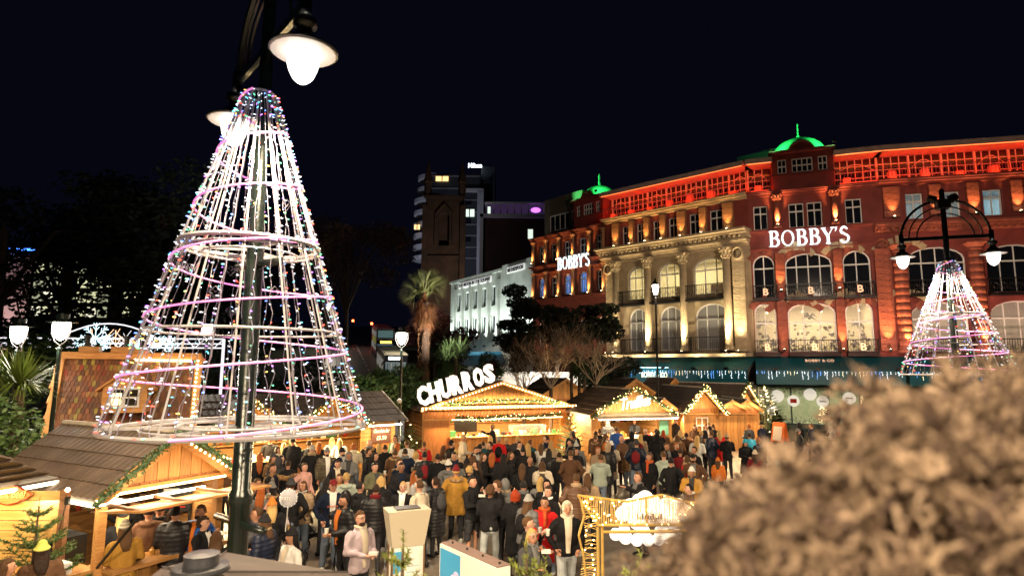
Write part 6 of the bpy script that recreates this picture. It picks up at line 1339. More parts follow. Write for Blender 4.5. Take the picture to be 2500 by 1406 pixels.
def body_mesh(pose, leg):
    if (pose, leg) in BODY: return BODY[(pose, leg)]
    mb = MB(); loft(mb, [(.86, .13, .09, .01), (.95, .155, .105, .01), (1.1, .135, .09, 0), (1.28, .165, .105, 0), (1.4, .17, .09, 0), (1.47, .08, .07, .01)])
    cap(mb, (0, .01, 1.42), (0, 0, 1.56), .055, .052); mb.ell((0, .005, 1.645), (.075, .092, .112), 16, 12); mb.ell((0, -.03, 1.585), (.052, .06, .05), 12, 8)
    mb.tube([(0, -.088, 1.665), (0, -.112, 1.625), (0, -.09, 1.615)], [.008, .016, .012], 6)
    for s in (-1, 1): mb.ell((s * .078, .01, 1.635), (.012, .02, .03), 6, 5); mb.ell((s * .165, 0, 1.39), .045)
    for s, (e, w_) in zip((-1, 1), ARM[pose]): cap(mb, (s * .18, 0, 1.4), e, .048, .038); cap(mb, e, w_, .037, .026)
    for s, (k, a) in zip((-1, 1), LEG[leg]):
        cap(mb, (s * .09, 0, .88), k, .078, .052); cap(mb, k, a, .05, .034); mb.ell((a[0], a[1] - .05, a[2] - .055), (.04, .11, .035))
    r = remesh(mb, .019, 'body', 1)
    h = MB()
    for e, w_ in ARM[pose]: hand(h, e, w_)
    b = len(r.vertices); vs = [tuple(v.co) for v in r.vertices] + h.v; fs = [tuple(p.vertices) for p in r.polygons] + [tuple(i + b for i in f) for f in h.f]
    me = bpy.data.meshes.new('body'); me.from_pydata(vs, [], fs); me.materials.append(WHITEP); me.polygons.foreach_set('use_smooth', [True] * len(fs)); me.update(); BODY[(pose, leg)] = me; return me
def coat_mesh(pose, st):
    if (pose, st) in COATS: return COATS[(pose, st)]
    i = {'j': .0, 'h': .006, 'p': .03, 'l': .008, 'f': .02, 'q': .02}[st]; mb = MB()
    hem = {'j': .84, 'h': .85, 'p': .82, 'l': .5, 'f': .66, 'q': .46}[st]; k = 1 + (.86 - hem) * .35
    loft(mb, [(hem, (.19 + i) * k, (.135 + i) * k, .01), (.9, .19 + i, .135 + i, .01), (1.06, .17 + i, .125 + i, .0), (1.25, .195 + i, .14 + i, 0), (1.38, .2 + i, .12 + i, 0), (1.45, .13 + i * .5, .095 + i * .5, .01), (1.5, .075, .075, .015), (1.52, .072, .072, .015)], 18)
    for s, (e, w_) in zip((-1, 1), ARM[pose]): mb.ell((s * .165, 0, 1.405), .085 + i * .5); cap(mb, (s * .185, 0, 1.39), e, .082 + i * .6, .062 + i * .6); cap(mb, e, w_, .058 + i * .6, .043 + i * .45)
    if st in 'hf':
        for t in range(7): a = pi * t / 6; mb.ell((cos(a) * .105, .03 + sin(a) * .08, 1.475 - sin(a) * .02), (.05, .05, .045), 8, 6)
    elif st in 'jlpq': mb.tube([(cos(2 * pi * t / 12) * .08, .012 + sin(2 * pi * t / 12) * .08, 1.5) for t in range(12)], .022, 5, closed=True)
    COATS[(pose, st)] = remesh(mb, .02, {'j': 'jacket', 'h': 'hooded_top', 'p': 'puffer_jacket', 'l': 'long_coat', 'f': 'parka', 'q': 'long_puffer_coat'}[st], 2, .022 if st not in 'pq' else .007, 7.5, .011 if st in 'pq' else 0); return COATS[(pose, st)]
def trouser_mesh(leg, st):
    if (leg, st) in TROU: return TROU[(leg, st)]
    w_ = {'j': .012, 'n': .0, 'w': .03}[st]; mb = MB(); loft(mb, [(.8, .15, .11, .01), (.9, .17, .125, .01), (1.0, .16, .115, .005)])
    for s, (k, a) in zip((-1, 1), LEG[leg]): cap(mb, (s * .092, 0, .86), k, .092, .066 + w_); cap(mb, k, (a[0], a[1], a[2] + .03), .064 + w_, .05 + w_)
    TROU[(leg, st)] = remesh(mb, .02, 'trousers', 2, .009, 10); return TROU[(leg, st)]
def shoe_mesh():
    mb = MB(); mb.ell((0, -.06, .045), (.046, .13, .045), 10, 6); mb.ell((0, .03, .07), (.045, .06, .07), 8, 6); return remesh(mb, .014, 'shoe', 1)
HC = V((0, .005, 1.645))
def skullcap(k, cut=True, low=-.2, front=.42):
    mb = MB(); mb.ell((0, 0, 0), 1, 20, 14); vs = []
    for x, y, z in mb.v:
        f_ = k
        if cut and ((y < -.25 and z < front) or z < low): f_ = .8
        vs.append((HC.x + x * .075 * f_, HC.y + .006 + y * .092 * f_, HC.z + z * .112 * f_))
    mb.v = vs; return mb
def hair_mesh(t):
    mb = skullcap(1.13, True, -.35 if t in 'sAN' else -.6, .5)
    if t in 'L':
        loft(mb, [(1.33, .05, .022, .13), (1.41, .082, .035, .115), (1.52, .095, .05, .075), (1.62, .09, .06, .045), (1.7, .08, .06, .03)])
        for s in (-1, 1): cap(mb, (s * .075, .0, 1.66), (s * .09, .02, 1.44), .024, .022)
    if t == 'V': loft(mb, [(1.16, .035, .018, .165), (1.28, .08, .03, .15), (1.45, .095, .045, .11), (1.6, .092, .06, .055), (1.7, .08, .06, .03)])
    if t in 'B':
        loft(mb, [(1.53, .1, .06, .045), (1.62, .1, .07, .035), (1.7, .08, .06, .03)])
        for s in (-1, 1): cap(mb, (s * .075, .0, 1.67), (s * .085, -.02, 1.56), .03, .03)
    if t == 'P': mb.ell((0, .11, 1.7), .035); cap(mb, (0, .12, 1.7), (0, .15, 1.48), .035, .02)
    if t == 'W': mb.ell((0, .06, 1.77), (.045, .045, .04)); 
    if t == 'C':
        for _ in range(60):
            a = U(0, 6.28); e = U(-.5, 1); r = sqrt(1 - e * e * .99); p_ = (cos(a) * r, sin(a) * r, e)
            if p_[1] < -.4 and e < .5: continue
            mb.ell((HC.x + p_[0] * .088, HC.y + .01 + p_[1] * .1, HC.z + p_[2] * .115), .024, 6, 4)
    return remesh(mb, .014, 'hair', 1, .006 if t != 's' else .003, 30)
HAIRM = {t: hair_mesh(t) for t in 'sLVBPWC'}
def hat_mesh(t):
    if t == 'U':
        mb = MB(); mb.ell((0, 0, 0), 1, 20, 14); vs = []
        for x, y, z in mb.v:
            f_ = 1.3 if not (y < -.45 and abs(x) < .8 and z < .75) else .7; vs.append((x * .08 * f_, .02 + y * .1 * f_, 1.64 + z * .118 * f_))
        mb.v = vs; cap(mb, (0, .03, 1.5), (0, .03, 1.56), .09, .1); return remesh(mb, .014, 'hood', 1, .004, 12)
    mb = skullcap(1.17, True, .12, .12 if t != 'A' else .3)
    if t in 'KM':
        mb.tube([(cos(a * pi / 8) * .086, .01 + sin(a * pi / 8) * .104, 1.672 - sin(a * pi / 8) * .012) for a in range(16)], .017, 6, closed=True)
        mb.ell((0, .02, 1.745), (.062, .07, .055)); 
    if t == 'M': mb.ell((0, .03, 1.83), .038)
    if t == 'A': mb.add([(-.07, -.08, 1.69), (.07, -.08, 1.69), (.055, -.165, 1.675), (-.055, -.165, 1.675), (-.07, -.08, 1.705), (.07, -.08, 1.705), (.055, -.165, 1.69), (-.055, -.165, 1.69)], [(0, 3, 2, 1), (4, 5, 6, 7), (0, 1, 5, 4), (1, 2, 6, 5), (2, 3, 7, 6), (3, 0, 4, 7)])
    return remesh(mb, .011, {'K': 'beanie', 'M': 'pom_beanie', 'A': 'cap'}[t], 1)
HATM = {t: hat_mesh(t) for t in 'KMAU'}
mb = MB().ell((0, -.042, 1.572), (.053, .057, .044), 12, 8); BEARD = remesh(mb, .01, 'beard', 1, .003, 40)
mb = MB()
for k in range(2): mb.tube([(cos(2 * pi * t / 14) * (.085 + .01 * k), .005 + sin(2 * pi * t / 14) * (.085 + .01 * k), 1.49 + .04 * k - .012 * cos(t)) for t in range(14)], .032, 6, closed=True)
mb.tube([(.03, -.1, 1.47), (.05, -.14, 1.35), (.05, -.145, 1.2)], [.04, .04, .035], 6); SCARF = remesh(mb, .016, 'scarf', 1, .006, 20)
mb = MB(); mb.ell((0, .19, 1.22), (.14, .09, .2), 12, 8); BAG = remesh(mb, .02, 'backpack', 1, .01, 8)
mb = MB()
for t in range(40): a = -.3 + (pi + .6) * t / 39; mb.ell((cos(a) * .13 + U(-.02, .02), .02 + sin(a) * .115 + U(-.02, .02), 1.47 - sin(a) * .03), U(.035, .05), 6, 4)
FUR = remesh(mb, .014, 'fur_trim', 1, .012, 40)
mb = MB(); vs = []
for z, y in ((.93, -.15), (1.06, -.143), (1.2, -.153), (1.32, -.152), (1.4, -.135), (1.47, -.1), (1.51, -.083)):
    for j in range(7): q = (j - 3) / 3; vs.append((q * (.035 + .03 * (z - .93) / .5), y + .012 * q * q - .006, z))
mb.add(vs, [(i * 7 + j, i * 7 + j + 1, i * 7 + j + 8, i * 7 + j + 7) for i in range(6) for j in range(6)]); INNER = mb.mesh('inner_top', WHITEP, True)
POCK = MB().box(-.155, -.06, -.15, -.14, .97, .975).box(.06, .155, -.15, -.14, .97, .975).mesh('pocket_line', BLACKM)
mb = MB()
for t in range(9): a = pi * (t - 4) / 9; mb.ell((sin(a) * .1, .02 - cos(a) * .095, 1.5 + .01 * abs(t - 4)), (.028, .024, .03), 6, 4)
COLLAR = remesh(mb, .014, 'collar', 1); FUR.name = 'fur_trim'; SHOE = shoe_mesh()
STRAP = MB().tube([(.17, .02, 1.43), (.08, .17, 1.25), (-.1, .17, 1.02), (-.24, .06, .9)], .012, 4).mesh('bag_strap', BLACKM); TOTE = remesh(MB().box(.24, .3, -.02, .26, .75, 1.1), .025, 'shoulder_bag', 1)
EYEM = MB().ell((0, 0, 0), (.011, .005, .007), 6, 4).mesh('eye', mat('eye_dark', (.02, .012, .01), .3)); BROW = MB().box(-.018, .018, -.004, .004, -.003, .003).mesh('eyebrow', mat('brow_dark', (.04, .02, .012))); MOUTH = MB().ell((0, 0, 0), (.022, .006, .006), 8, 4).mesh('mouth', mat('lip', (.35, .1, .08), .5))
GLS = MB(); [GLS.tube([(s * .033 + cos(2 * pi * t / 10) * .022, -.098, 1.655 + sin(2 * pi * t / 10) * .018) for t in range(10)], .003, 4, closed=True) for s in (-1, 1)]; GLS.tube([(-.055, -.095, 1.66), (-.078, .0, 1.66)], .003, 4).tube([(.055, -.095, 1.66), (.078, .0, 1.66)], .003, 4); GLS = GLS.mesh('glasses', BLACKM)
CUP = MB().lathe([(.03, 0), (.04, .1), (.036, .1), (.028, .01)], 10).mesh('paper_cup', mat('paper_white', (.75, .72, .65), .6)); TRAY = MB().box(-.07, .07, -.05, .05, 0, .04).mesh('food_tray', mat('paper_white', (.75, .72, .65)))
CC = {'blk': ('black', (.013, .013, .015)), 'nav': ('navy', (.008, .013, .032)), 'gry': ('grey', (.15, .15, .15)), 'dgr': ('dark grey', (.05, .05, .055)), 'lgr': ('light grey', (.38, .38, .37)), 'crm': ('cream', (.6, .52, .4)), 'wht': ('white', (.72, .7, .66)), 'brn': ('brown', (.11, .055, .03)), 'tan': ('beige', (.38, .27, .17)), 'mus': ('mustard', (.42, .22, .04)), 'oli': ('olive', (.11, .11, .065)), 'red': ('red', (.5, .015, .015)), 'mrn': ('maroon', (.17, .015, .02)), 'pnk': ('pink', (.6, .34, .3)), 'blu': ('blue', (.02, .1, .42)), 'mnt': ('pale green', (.36, .42, .36)), 'org': ('orange', (.6, .17, .03)), 'tea': ('teal', (.02, .09, .1)), 'trq': ('turquoise', (.04, .38, .58)), 'lil': ('lilac', (.44, .36, .4)), 'den': ('light blue', (.3, .4, .5)), 'leo': ('leopard print', (.3, .17, .07)), 'cam': ('camouflage', (.12, .1, .06)), 'lim': ('lime', (.6, .62, .14)), 'str': ('striped cream', (.6, .53, .4)), 'grn': ('green', (.04, .12, .05))}
def cloth(c, kind='c'):
    n, col = CC[c]; kw = dict(rough=.8, rnd=.18, bump=.3, bscale=120, spec=.15)
    if kind == 'p': kw.update(rough=.45, spec=.3, bump=.15, bscale=25)
    if c in ('leo', 'cam'): kw.update(col2=(.03, .02, .015), nscale=22)
    if c == 'str': kw.update(band=None, col2=(.03, .03, .03), nscale=1.0, nstretch=(.01, .01, 40))
    return mat('cloth_%s_%s' % (n.replace(' ', '_'), kind), col, **kw)
HCOL = {'k': ('black', (.012, .01, .01)), 'd': ('dark brown', (.03, .016, .01)), 'b': ('brown', (.09, .045, .02)), 'g': ('ginger', (.33, .09, .02)), 'y': ('blonde', (.5, .32, .12)), 'r': ('red', (.4, .05, .012)), 'w': ('grey', (.33, .3, .27))}
def hairm(c): return mat('hair_' + HCOL[c][0].replace(' ', '_'), HCOL[c][1], .6, bump=.6, bscale=40, nstretch=(6, 6, .8), rnd=.2, spec=.22)
SKINS = [mat('skin_%d' % k, c, .5, spec=.4) for k, c in enumerate(((.52, .27, .18), (.46, .23, .14), (.56, .31, .22), (.3, .14, .08)))]
DENIM = mat('cloth_denim', (.17, .22, .3), .75, rnd=.2, bump=.3, bscale=60); PALED = mat('cloth_pale_denim', (.42, .45, .46), .75, rnd=.1, bump=.3, bscale=60); DARKT = mat('cloth_dark_trouser', (.018, .018, .022), .7, rnd=.3, bump=.3, bscale=60)
STY = {'j': 'jacket', 'h': 'hooded top', 'p': 'puffer jacket', 'l': 'long coat', 'f': 'fur-hooded parka', 'q': 'long puffer coat'}
HN = {'s': 'short', 'L': 'long', 'V': 'very long', 'B': 'bobbed', 'P': 'ponytailed', 'W': 'bunned', 'C': 'curly'}
DIRS = {'f': 0, 'fr': 45, 'r': 90, 'br': 135, 'b': 180, 'bl': -135, 'l': -90, 'fl': -45}
DN = {'f': 'facing the viewer', 'fr': 'half facing, turned right', 'r': 'in profile looking right', 'br': 'seen from behind, turned right', 'b': 'seen from behind', 'bl': 'seen from behind, turned left', 'l': 'in profile looking left', 'fl': 'half facing, turned left'}
PEOPLE = '''
114 1321 1.68 b c j brn K lim|319 1269 1.72 b c j mus K str|295 1240 1.68 b c l blk K blk|338 1209 1.75 l o j blk s d|371 1235 1.78 b p h brn s d D|420 1250 1.66 b c j mus B d D x|436 1231 1.8 b c p blk s k|481 1234 1.78 fl p p blu s b b|502 1263 1.66 fr e j blk C d|384 1226 1.78 b s j blk s k|487 1179 1.66 fl c j mus L k|541 1164 1.66 fl e j blk L g|525 1300 1.62 b c j blk L b|5 1365 1.62 r c f brn L b|560 1132 1.7 b s j brn s d|350 1200 1.74 f s j dgr s d
658 1066 1.78 b c j blk s g|696 1082 1.68 b c l crm V y|712 1068 1.9 b s l blk s k|676 1092 1.65 fr c j blk B d|636 1106 1.68 b c l blk V g|658 1104 1.68 fr c l leo K dgr|677 1115 1.7 b s j dgr U dgr|690 1111 1.64 f c j blk s k|706 1125 1.62 b s j blk s d|666 1131 1.78 fr o j leo s d|742 1130 1.66 fr a l pnk s b|755 1076 1.74 br c j blk s b|761 1087 1.84 b p l blk s w|779 1079 1.68 b c j blk L g|800 1092 1.76 f s p cam K gry b|811 1069 1.65 b c j crm L y|834 1071 1.66 b c j wht L y|838 1092 1.76 fr p h nav K blk b|847 1103 1.7 f c h gry U gry e|866 1084 1.7 b c j crm C g|830 1123 1.6 f p j blk s b e|890 1095 1.78 r p j blk s d b|904 1074 1.76 b c f blk N w|917 1104 1.7 fr c l blk L k|930 1084 1.68 b c j blk V y|937 1086 1.66 b s j blk s d|914 1128 1.74 fr c h oli s k|965 1063 1.78 fl c j grn s d|966 1080 1.68 b c j crm L g|966 1097 1.64 b c f brn W b|993 1076 1.76 b c j wht s b|995 1096 1.76 b p j nav s d|1017 1101 1.64 b c j crm B y|1030 1079 1.66 b c f red s b|968 1120 1.74 fr c f nav s b e|981 1128 1.78 f c j blk s d e|1047 1104 1.76 b c p blk s k|1061 1108 1.72 b s j blk s d|1087 1104 1.66 b c h crm P d
622 1169 1.62 fr c j dgr L b g|610 1184 1.65 fr c j blk L d g|631 1188 1.68 b c j gry V g|648 1163 1.7 b s j blk s k|669 1176 1.66 l c f brn M gry|712 1169 1.82 b p j blk K dgr|741 1176 1.66 fl c p tan L b|674 1217 1.66 b s j blk K org|650 1232 1.4 b s j brn K pnk|628 1239 1.72 l e j dgr s b g|663 1255 1.7 bl c p nav K blk|694 1268 1.15 bl c j wht M lil|712 1290 1.64 fl c j wht K blk k|795 1168 1.68 br s j blk V k|809 1173 1.8 f p h nav A mrn e D|836 1157 1.66 f c j mus L b e|853 1154 1.75 b c h mnt s y k|884 1176 1.68 br c h blk s k|850 1206 1.8 fl c p blk s k b|882 1250 1.8 fr c j lil s b b g|914 1184 1.76 b c p blk s d|926 1163 1.7 b s j blk B y t|977 1177 1.66 f c j blk s y e|1006 1150 1.68 b c l crm V g|1025 1146 1.78 bl c h lgr K blk|1032 1173 1.78 bl c j crm s b|1068 1166 1.7 bl c q blk P d
1115 1135 1.8 b p f mus K mrn|1096 1122 1.74 b c h gry K wht|1155 1164 1.8 fr e j blk s k S|1197 1183 1.74 b c j blk C b P|1222 1173 1.78 l e j blk s b|1240 1168 1.74 b c h gry U gry|1260 1195 1.7 b c l blk B r|1281 1208 1.68 br c p gry K lgr|1277 1175 1.7 b s j blk s k|1323 1212 1.68 f c l red s d e s|1334 1187 1.74 fl c j blk s d|1331 1170 1.64 f s j blk U blk|1379 1220 1.76 f p h blk U blk e P|1289 1262 1.7 r e j blk s b|1297 1290 1.64 fr e j dgr L y g|1401 1158 1.78 b p q brn s b|1437 1157 1.7 b c j tan V b|1319 1164 1.66 b c j gry L y|1328 1126 1.66 b c h crm L b|1272 1131 1.66 b c j blk L b|1294 1115 1.76 b p l blk N w|1345 1096 1.7 b c q blk L k|1367 1104 1.62 b s j blk s d|1396 1099 1.82 b p l brn s b|1407 1093 1.66 fr c l blk L k|1411 1080 1.68 b s h gry M lgr|1226 1108 1.72 b s l blk V k|1241 1102 1.7 r c l blk V b|1272 1091 1.72 b c j blk s k|1289 1083 1.68 b c j blk V y|1301 1074 1.7 br c j tea s b|1344 1076 1.68 b c j tan V y|1336 1063 1.78 l c j nav s d|1315 1083 1.6 b s j wht L b|1268 1078 1.72 fr c j blk s k|1256 1065 1.7 b c j dgr s y|1242 1069 1.64 b c j dgr s y|1215 1066 1.74 b c j red s w|1200 1078 1.74 l c j blk s d|1193 1065 1.66 b c j tan L y|1182 1079 1.6 b s j tea s d|1166 1084 1.7 b s j blk s k|1159 1092 1.74 fr c j brn s d b|1182 1105 1.7 r c l blk V b|1198 1105 1.68 b s l blk L g|1167 1125 1.7 l c l blk V d|1140 1119 1.62 b s j gry M blk|1142 1139 1.62 b s j blk C y|1115 1103 1.76 f s j blk s k|1111 1097 1.62 b s j tan s y|1100 1075 1.76 br p j blk A blk|1124 1061 1.8 r c h crm s y|1091 1069 1.66 b s j brn L g
1390 1073 1.72 l c j blk s k|1406 1060 1.74 l c j blk s k|1398 1052 1.72 b s j blk A dgr|1452 1053 1.74 b s j brn s d|1464 1048 1.72 b s j blk s b|1453 1062 1.7 br c f brn s b|1474 1059 1.72 r c j org K brn|1474 1081 1.74 b s q blk U tan|1492 1077 1.7 b c l crm K wht|1461 1090 1.66 fr c j tan P g|1463 1108 1.72 b e h mnt s b D|1506 1043 1.76 b c p blu s b|1519 1064 1.78 bl p l brn N w|1538 1053 1.76 b s h blk U blk|1553 1072 1.8 b p p nav K dgr D|1534 1101 1.3 b s j leo K gry|1563 1059 1.66 b s j tan V y|1581 1046 1.74 b s j blk N b|1597 1048 1.7 b s j blk s k|1599 1056 1.78 b c h blk U blk|1609 1051 1.7 b s j blk s d|1622 1051 1.68 b c l brn V r|1583 1107 1.7 fl s l blk P b s|1625 1103 1.78 b c h mnt s b|1643 1117 1.76 b p j blk s k|1631 1081 1.74 fr p j blk s b|1648 1081 1.74 fr c j blk s g b|1667 1096 1.66 b s j mrn s d|1687 1090 1.74 fl s j blk s d e|1680 1112 1.6 bl s j red L b|1698 1107 1.8 f p j brn A blk b|1682 1140 1.66 f c j mus K wht e|1686 1182 1.62 l s j brn s k|1563 1153 1.82 fl o j blk s b e|1657 1050 1.68 b c f crm L y|1671 1057 1.66 b s j brn s k|1655 1062 1.68 b c f brn L b|1698 1037 1.68 f c j brn L b|1713 1052 1.7 b s j gry s y|1724 1036 1.74 fr c j blk s g b|1733 1028 1.68 b s j blk s y|1740 1036 1.7 b s j blk s b|1713 1063 1.6 fr s j blk K blk|1698 1064 1.7 b c l wht V y|1735 1052 1.84 bl p p nav s b|1759 1052 1.68 b c l red L y|1775 1058 1.74 b c j blk K tan|1811 1004 1.72 b s j den s b s|1827 1036 1.7 bl c p dgr s g|1833 1058 1.62 b s p trq s d|1818 1071 1.66 fr c l blk K trq|1860 1032 1.78 bl s l nav A blk|1855 1068 1.74 bl c q nav s g|1845 1099 1.62 b s j mrn K crm|1753 1117 1.35 b s j org K org|1911 1098 1.74 b s j wht s d|1946 1031 1.7 bl s h blk U blk|1950 1046 1.68 r c p blk K gry|1982 1034 1.72 l s j nav s b|2018 1001 1.7 fr c l crm L b|2029 1017 1.66 bl s l wht s b|2045 1005 1.74 l c j blk s d|2050 1036 1.2 bl s h red s b|2071 1011 1.72 b s j blk s k|1896 1001 1.74 b s h blk U blk|1849 999 1.74 b s j brn s d|1485 1027 1.76 f c j den s b|1549 1024 1.7 f c j pnk s b|1649 1022 1.78 fl s j dgr s d|1208 1036 1.74 l o j blk s y|820 1040 1.7 f c j brn s d|880 1036 1.7 f c j brn s b'''
ZONES = [((-6.2, 9.6), 'at the burger stall'), ((-5.2, 12.5), 'behind the lamp post'), ((-8, 20), 'at the chocolate stall'), ((-6, 16), 'before the chocolate stall'), ((-2.5, 24.5), 'left of the churros counter'), ((.3, 25.5), 'at the churros counter'), ((-2, 14), 'near the totem'), ((.6, 13), 'behind the sign panel'), ((2, 17), 'in mid square'), ((4.2, 25), 'at the neon-sign stall'), ((5.3, 19), 'behind the gold arch'), ((7.5, 26), 'by the narrow hut'), ((12, 28), 'near the Christmas tree'), ((19, 32), 'by the shop window'), ((-1.8, 18), 'in the crowd centre'), ((3, 20), 'in the right half crowd'), ((2.2, 13), 'left of the gold arch')]
SHIFT = {}
recs = []
for ln in PEOPLE.strip().split('\n'):
    for r in ln.split('|'):
        f_ = r.split(); px, py, h = float(f_[0]), float(f_[1]), float(f_[2]); g = GP(px, py, h * (1.0 if f_[7] not in 'KMU' else 1.015)); recs.append([V((g.x, g.y)), h, f_[3], f_[4], f_[5], f_[6], f_[7], f_[8], f_[9:]])
for it in range(7):
    for i in range(len(recs)):
        for j in range(i):
            d = recs[i][0] - recs[j][0]; L = d.length
            if L < .36: d = (d / L if L > .01 else V((1, 0))) * (.36 - L) * .5; d.x *= .6; recs[i][0] += d; recs[j][0] -= d
def cdesc(r): return CC[r[5]][0] + ' ' + STY[r[4]]
def hdesc(r):
    t, c = r[6], r[7]
    if t in 'KMA': return '%s %s' % (CC[c][0], {'K': 'beanie', 'M': 'bobble hat', 'A': 'cap'}[t])
    if t == 'U': return 'hood up'
    if t == 'N': return 'bald head'
    return '%s %s hair' % (HN[t], HCOL[c][0])
labs = []
for i, r in enumerate(recs):
    z = min(ZONES, key=lambda q: (V(q[0]) - r[0]).length)[1]; who = 'child' if r[1] < 1.5 else 'person'
    labs.append([('%s in %s with %s' % (who, cdesc(r), hdesc(r))), DN[r[2]], z])
from collections import Counter
def full(l): return l[0] + ', ' + l[1] + ', ' + l[2]
for rnd_ in range(3):
    cnt_ = Counter(full(l) for l in labs)
    for i, l in enumerate(labs):
        if cnt_[full(l)] > 1:
            cand = sorted((j for j in range(len(recs)) if j != i and cdesc(recs[j]) != cdesc(recs[i])), key=lambda j: (recs[j][0] - recs[i][0]).length)[rnd_]
            ci = recs[cand][0]; me_ = recs[i][0]; side = 'right' if me_.x / me_.y > ci.x / ci.y else 'left'
            l[1] = DN[recs[i][2]].split(',')[0]; l[2] = 'just %s of the %s' % (side, cdesc(recs[cand]))
def setm(o, m):
    o.material_slots[0].link = 'OBJECT'; o.material_slots[0].material = m
def addp(name, me, root, m=None, M=None):
    o = ob(name, me, root, M)
    if m: setm(o, m)
    return o
rp = random.Random(5); VEND = [k for k, q_ in enumerate(recs) if q_[2] == 'f' and q_[0].y > 26]
for i, r in enumerate(recs):
    pos, h, d, pose, st, c, ht, hc_, ex = r; X = set(ex); s = h / 1.755
    th = atan2(-pos.x, pos.y) + radians(DIRS[d] + rp.uniform(-14, 14)); leg = 1 if (i % 9 == 4 and st not in 'lq') else 0
    root = thing('person', full(labs[i]), 'person', (0, 0, 0)); root.matrix_basis = Mx.Translation(V((pos.x, pos.y, .008))) @ Mx.Rotation(th, 4, 'Z') @ Mx.Rotation(radians(rp.uniform(-2, 4.5)), 4, 'X') @ Mx.Rotation(radians(rp.uniform(-2.5, 2.5)), 4, 'Y') @ Mx.Diagonal(V((s * rp.uniform(.97, 1.05), s * rp.uniform(.97, 1.05), s, 1)))
    root['group'] = 'people in the square'; lw = root['label'].split()
    if len(lw) > 16: root['label'] = ' '.join(full([labs[i][0], labs[i][1].split(',')[0], labs[i][2]]).split()[:16])
    skin = SKINS[i % 3 if i % 17 else 3]; addp('body', body_mesh(pose, leg), root, skin)
    if i in VEND: c = {'pnk': 'dgr', 'den': 'dgr', 'crm': 'tan', 'wht': 'gry'}.get(c, c)
    coat = addp({'j': 'jacket', 'h': 'hooded_top', 'p': 'puffer_jacket', 'l': 'long_coat', 'f': 'parka', 'q': 'long_puffer_coat'}[st], coat_mesh(pose, st), root, cloth(c, 'p' if st in 'pq' else 'c'))
    lm = DENIM if 'D' in X else PALED if 'P' in X else (DENIM if rp.random() < .22 else DARKT)
    if 'S' not in X: addp('trousers', trouser_mesh(leg, 'j' if lm is not DARKT else 'n'), root, lm)
    else: addp('shorts', trouser_mesh(leg, 'j'), root, DARKT, Mx.Translation(V((0, 0, .42))) @ Mx.Diagonal(V((1.12, 1.12, .53, 1))))
    sm_ = cloth('wht') if rp.random() < .25 else BLACKM
    for a in (LEG[leg][0][1], LEG[leg][1][1]): addp('shoe', SHOE, root, sm_, Mx.Translation(V((a[0], a[1], a[2] - .09))))
    if ht in HATM:
        hat = addp({'K': 'beanie', 'M': 'bobble_hat', 'A': 'cap', 'U': 'hood'}[ht], HATM[ht], root, cloth(hc_))
        if ht != 'U': addp('hair', HAIRM['s' if (h > 1.73 or d == 'f' and i % 2) else 'L'], root, hairm('dbyk'[i % 4]), Mx.Translation(V((0, .003, -.012))))
        elif 'P' in X: addp('hood_lining', HATM['U'], root, cloth('crm'), Mx.Translation(V((0, -.014, .035))) @ Mx.Diagonal(V((.97, .97, .985, 1))))
    elif ht != 'N': addp('hair', HAIRM[ht], root, hairm(hc_))
    dist = pos.y
    if 'b' in X: addp('beard', BEARD, root, hairm('d' if hc_ not in HCOL or hc_ in 'kdb' else hc_))
    if d in ('f', 'fl', 'fr', 'l', 'r') and dist < 23:
        for q_ in (-1, 1): addp('eye', EYEM, root, None, Mx.Translation(V((q_ * .031, -.0845, 1.655)))); addp('eyebrow', BROW, root, None, Mx.Translation(V((q_ * .032, -.087, 1.678))) @ rot('Y', q_ * 8))
        addp('mouth', MOUTH, root, None, Mx.Translation(V((0, -.087, 1.583))))
    if 'g' in X: addp('glasses', GLS, root)
    if 's' in X: addp('scarf', SCARF, root, mat('red_orange_scarf', (.5, .04, .015), .8, col2=(.5, .13, .02), nscale=14))
    if not X & set('ktx') and c != 'mus' and d in ('b', 'bl', 'br'):
        q_ = rp.random()
        if q_ < .1: addp('backpack', BAG, root, cloth(rp.choice(['blk', 'dgr', 'nav', 'mrn'])))
        elif q_ < .3: addp('bag_strap', STRAP, root)
        elif q_ < .42: addp('scarf', SCARF, root, cloth(rp.choice(['gry', 'tan', 'crm', 'mrn'])))
    if d in ('f', 'fl', 'fr', 'l', 'r') and pose != 'x' and st != 'l':
        ic = 'org' if 'b' in X and st == 'p' and pos.y < 14 else 'crm' if (c == 'lil' or 'e' in X and c == 'blk' and ht == 'U') else rp.choice(['crm', 'gry', 'wht', 'blk', 'dgr', 'nav', 'lgr', ''])
        if ic: addp('inner_top', INNER, root, cloth(ic), Mx.Diagonal(V((1, 1 + (.16 if st in 'pqf' else 0), 1, 1)))); 
        if rp.random() < .5 or c == 'lil': addp('collar', COLLAR, root, cloth(ic or 'gry'))
    if 'k' in X: addp('backpack', BAG, root, BLACKM)
    if 't' in X: addp('shoulder_bag', TOTE, root, cloth('leo'))
    if 'x' in X: addp('bag_strap', STRAP, root)
    if st == 'f': addp('fur_trim', FUR, root, mat('fur', (.22, .11, .04), .9, col2=(.4, .28, .15), nscale=18, bump=.8, bscale=60))
    if i == [k for k, q_ in enumerate(recs) if 'A' == q_[6] and q_[7] == 'mrn'][0]:
        for s_, z_ in (('KLAHOMA STATE', 1.27),): text(s_, root, Mx.Translation(V((0, -.158, z_))), .035, .2, .003, .004, mat('orange_print', (.75, .17, .03)))
        addp('waist_bag', BAG, root, BLACKM, Mx.Translation(V((.02, -.3, .55))) @ Mx.Diagonal(V((.8, .75, .45, 1))))
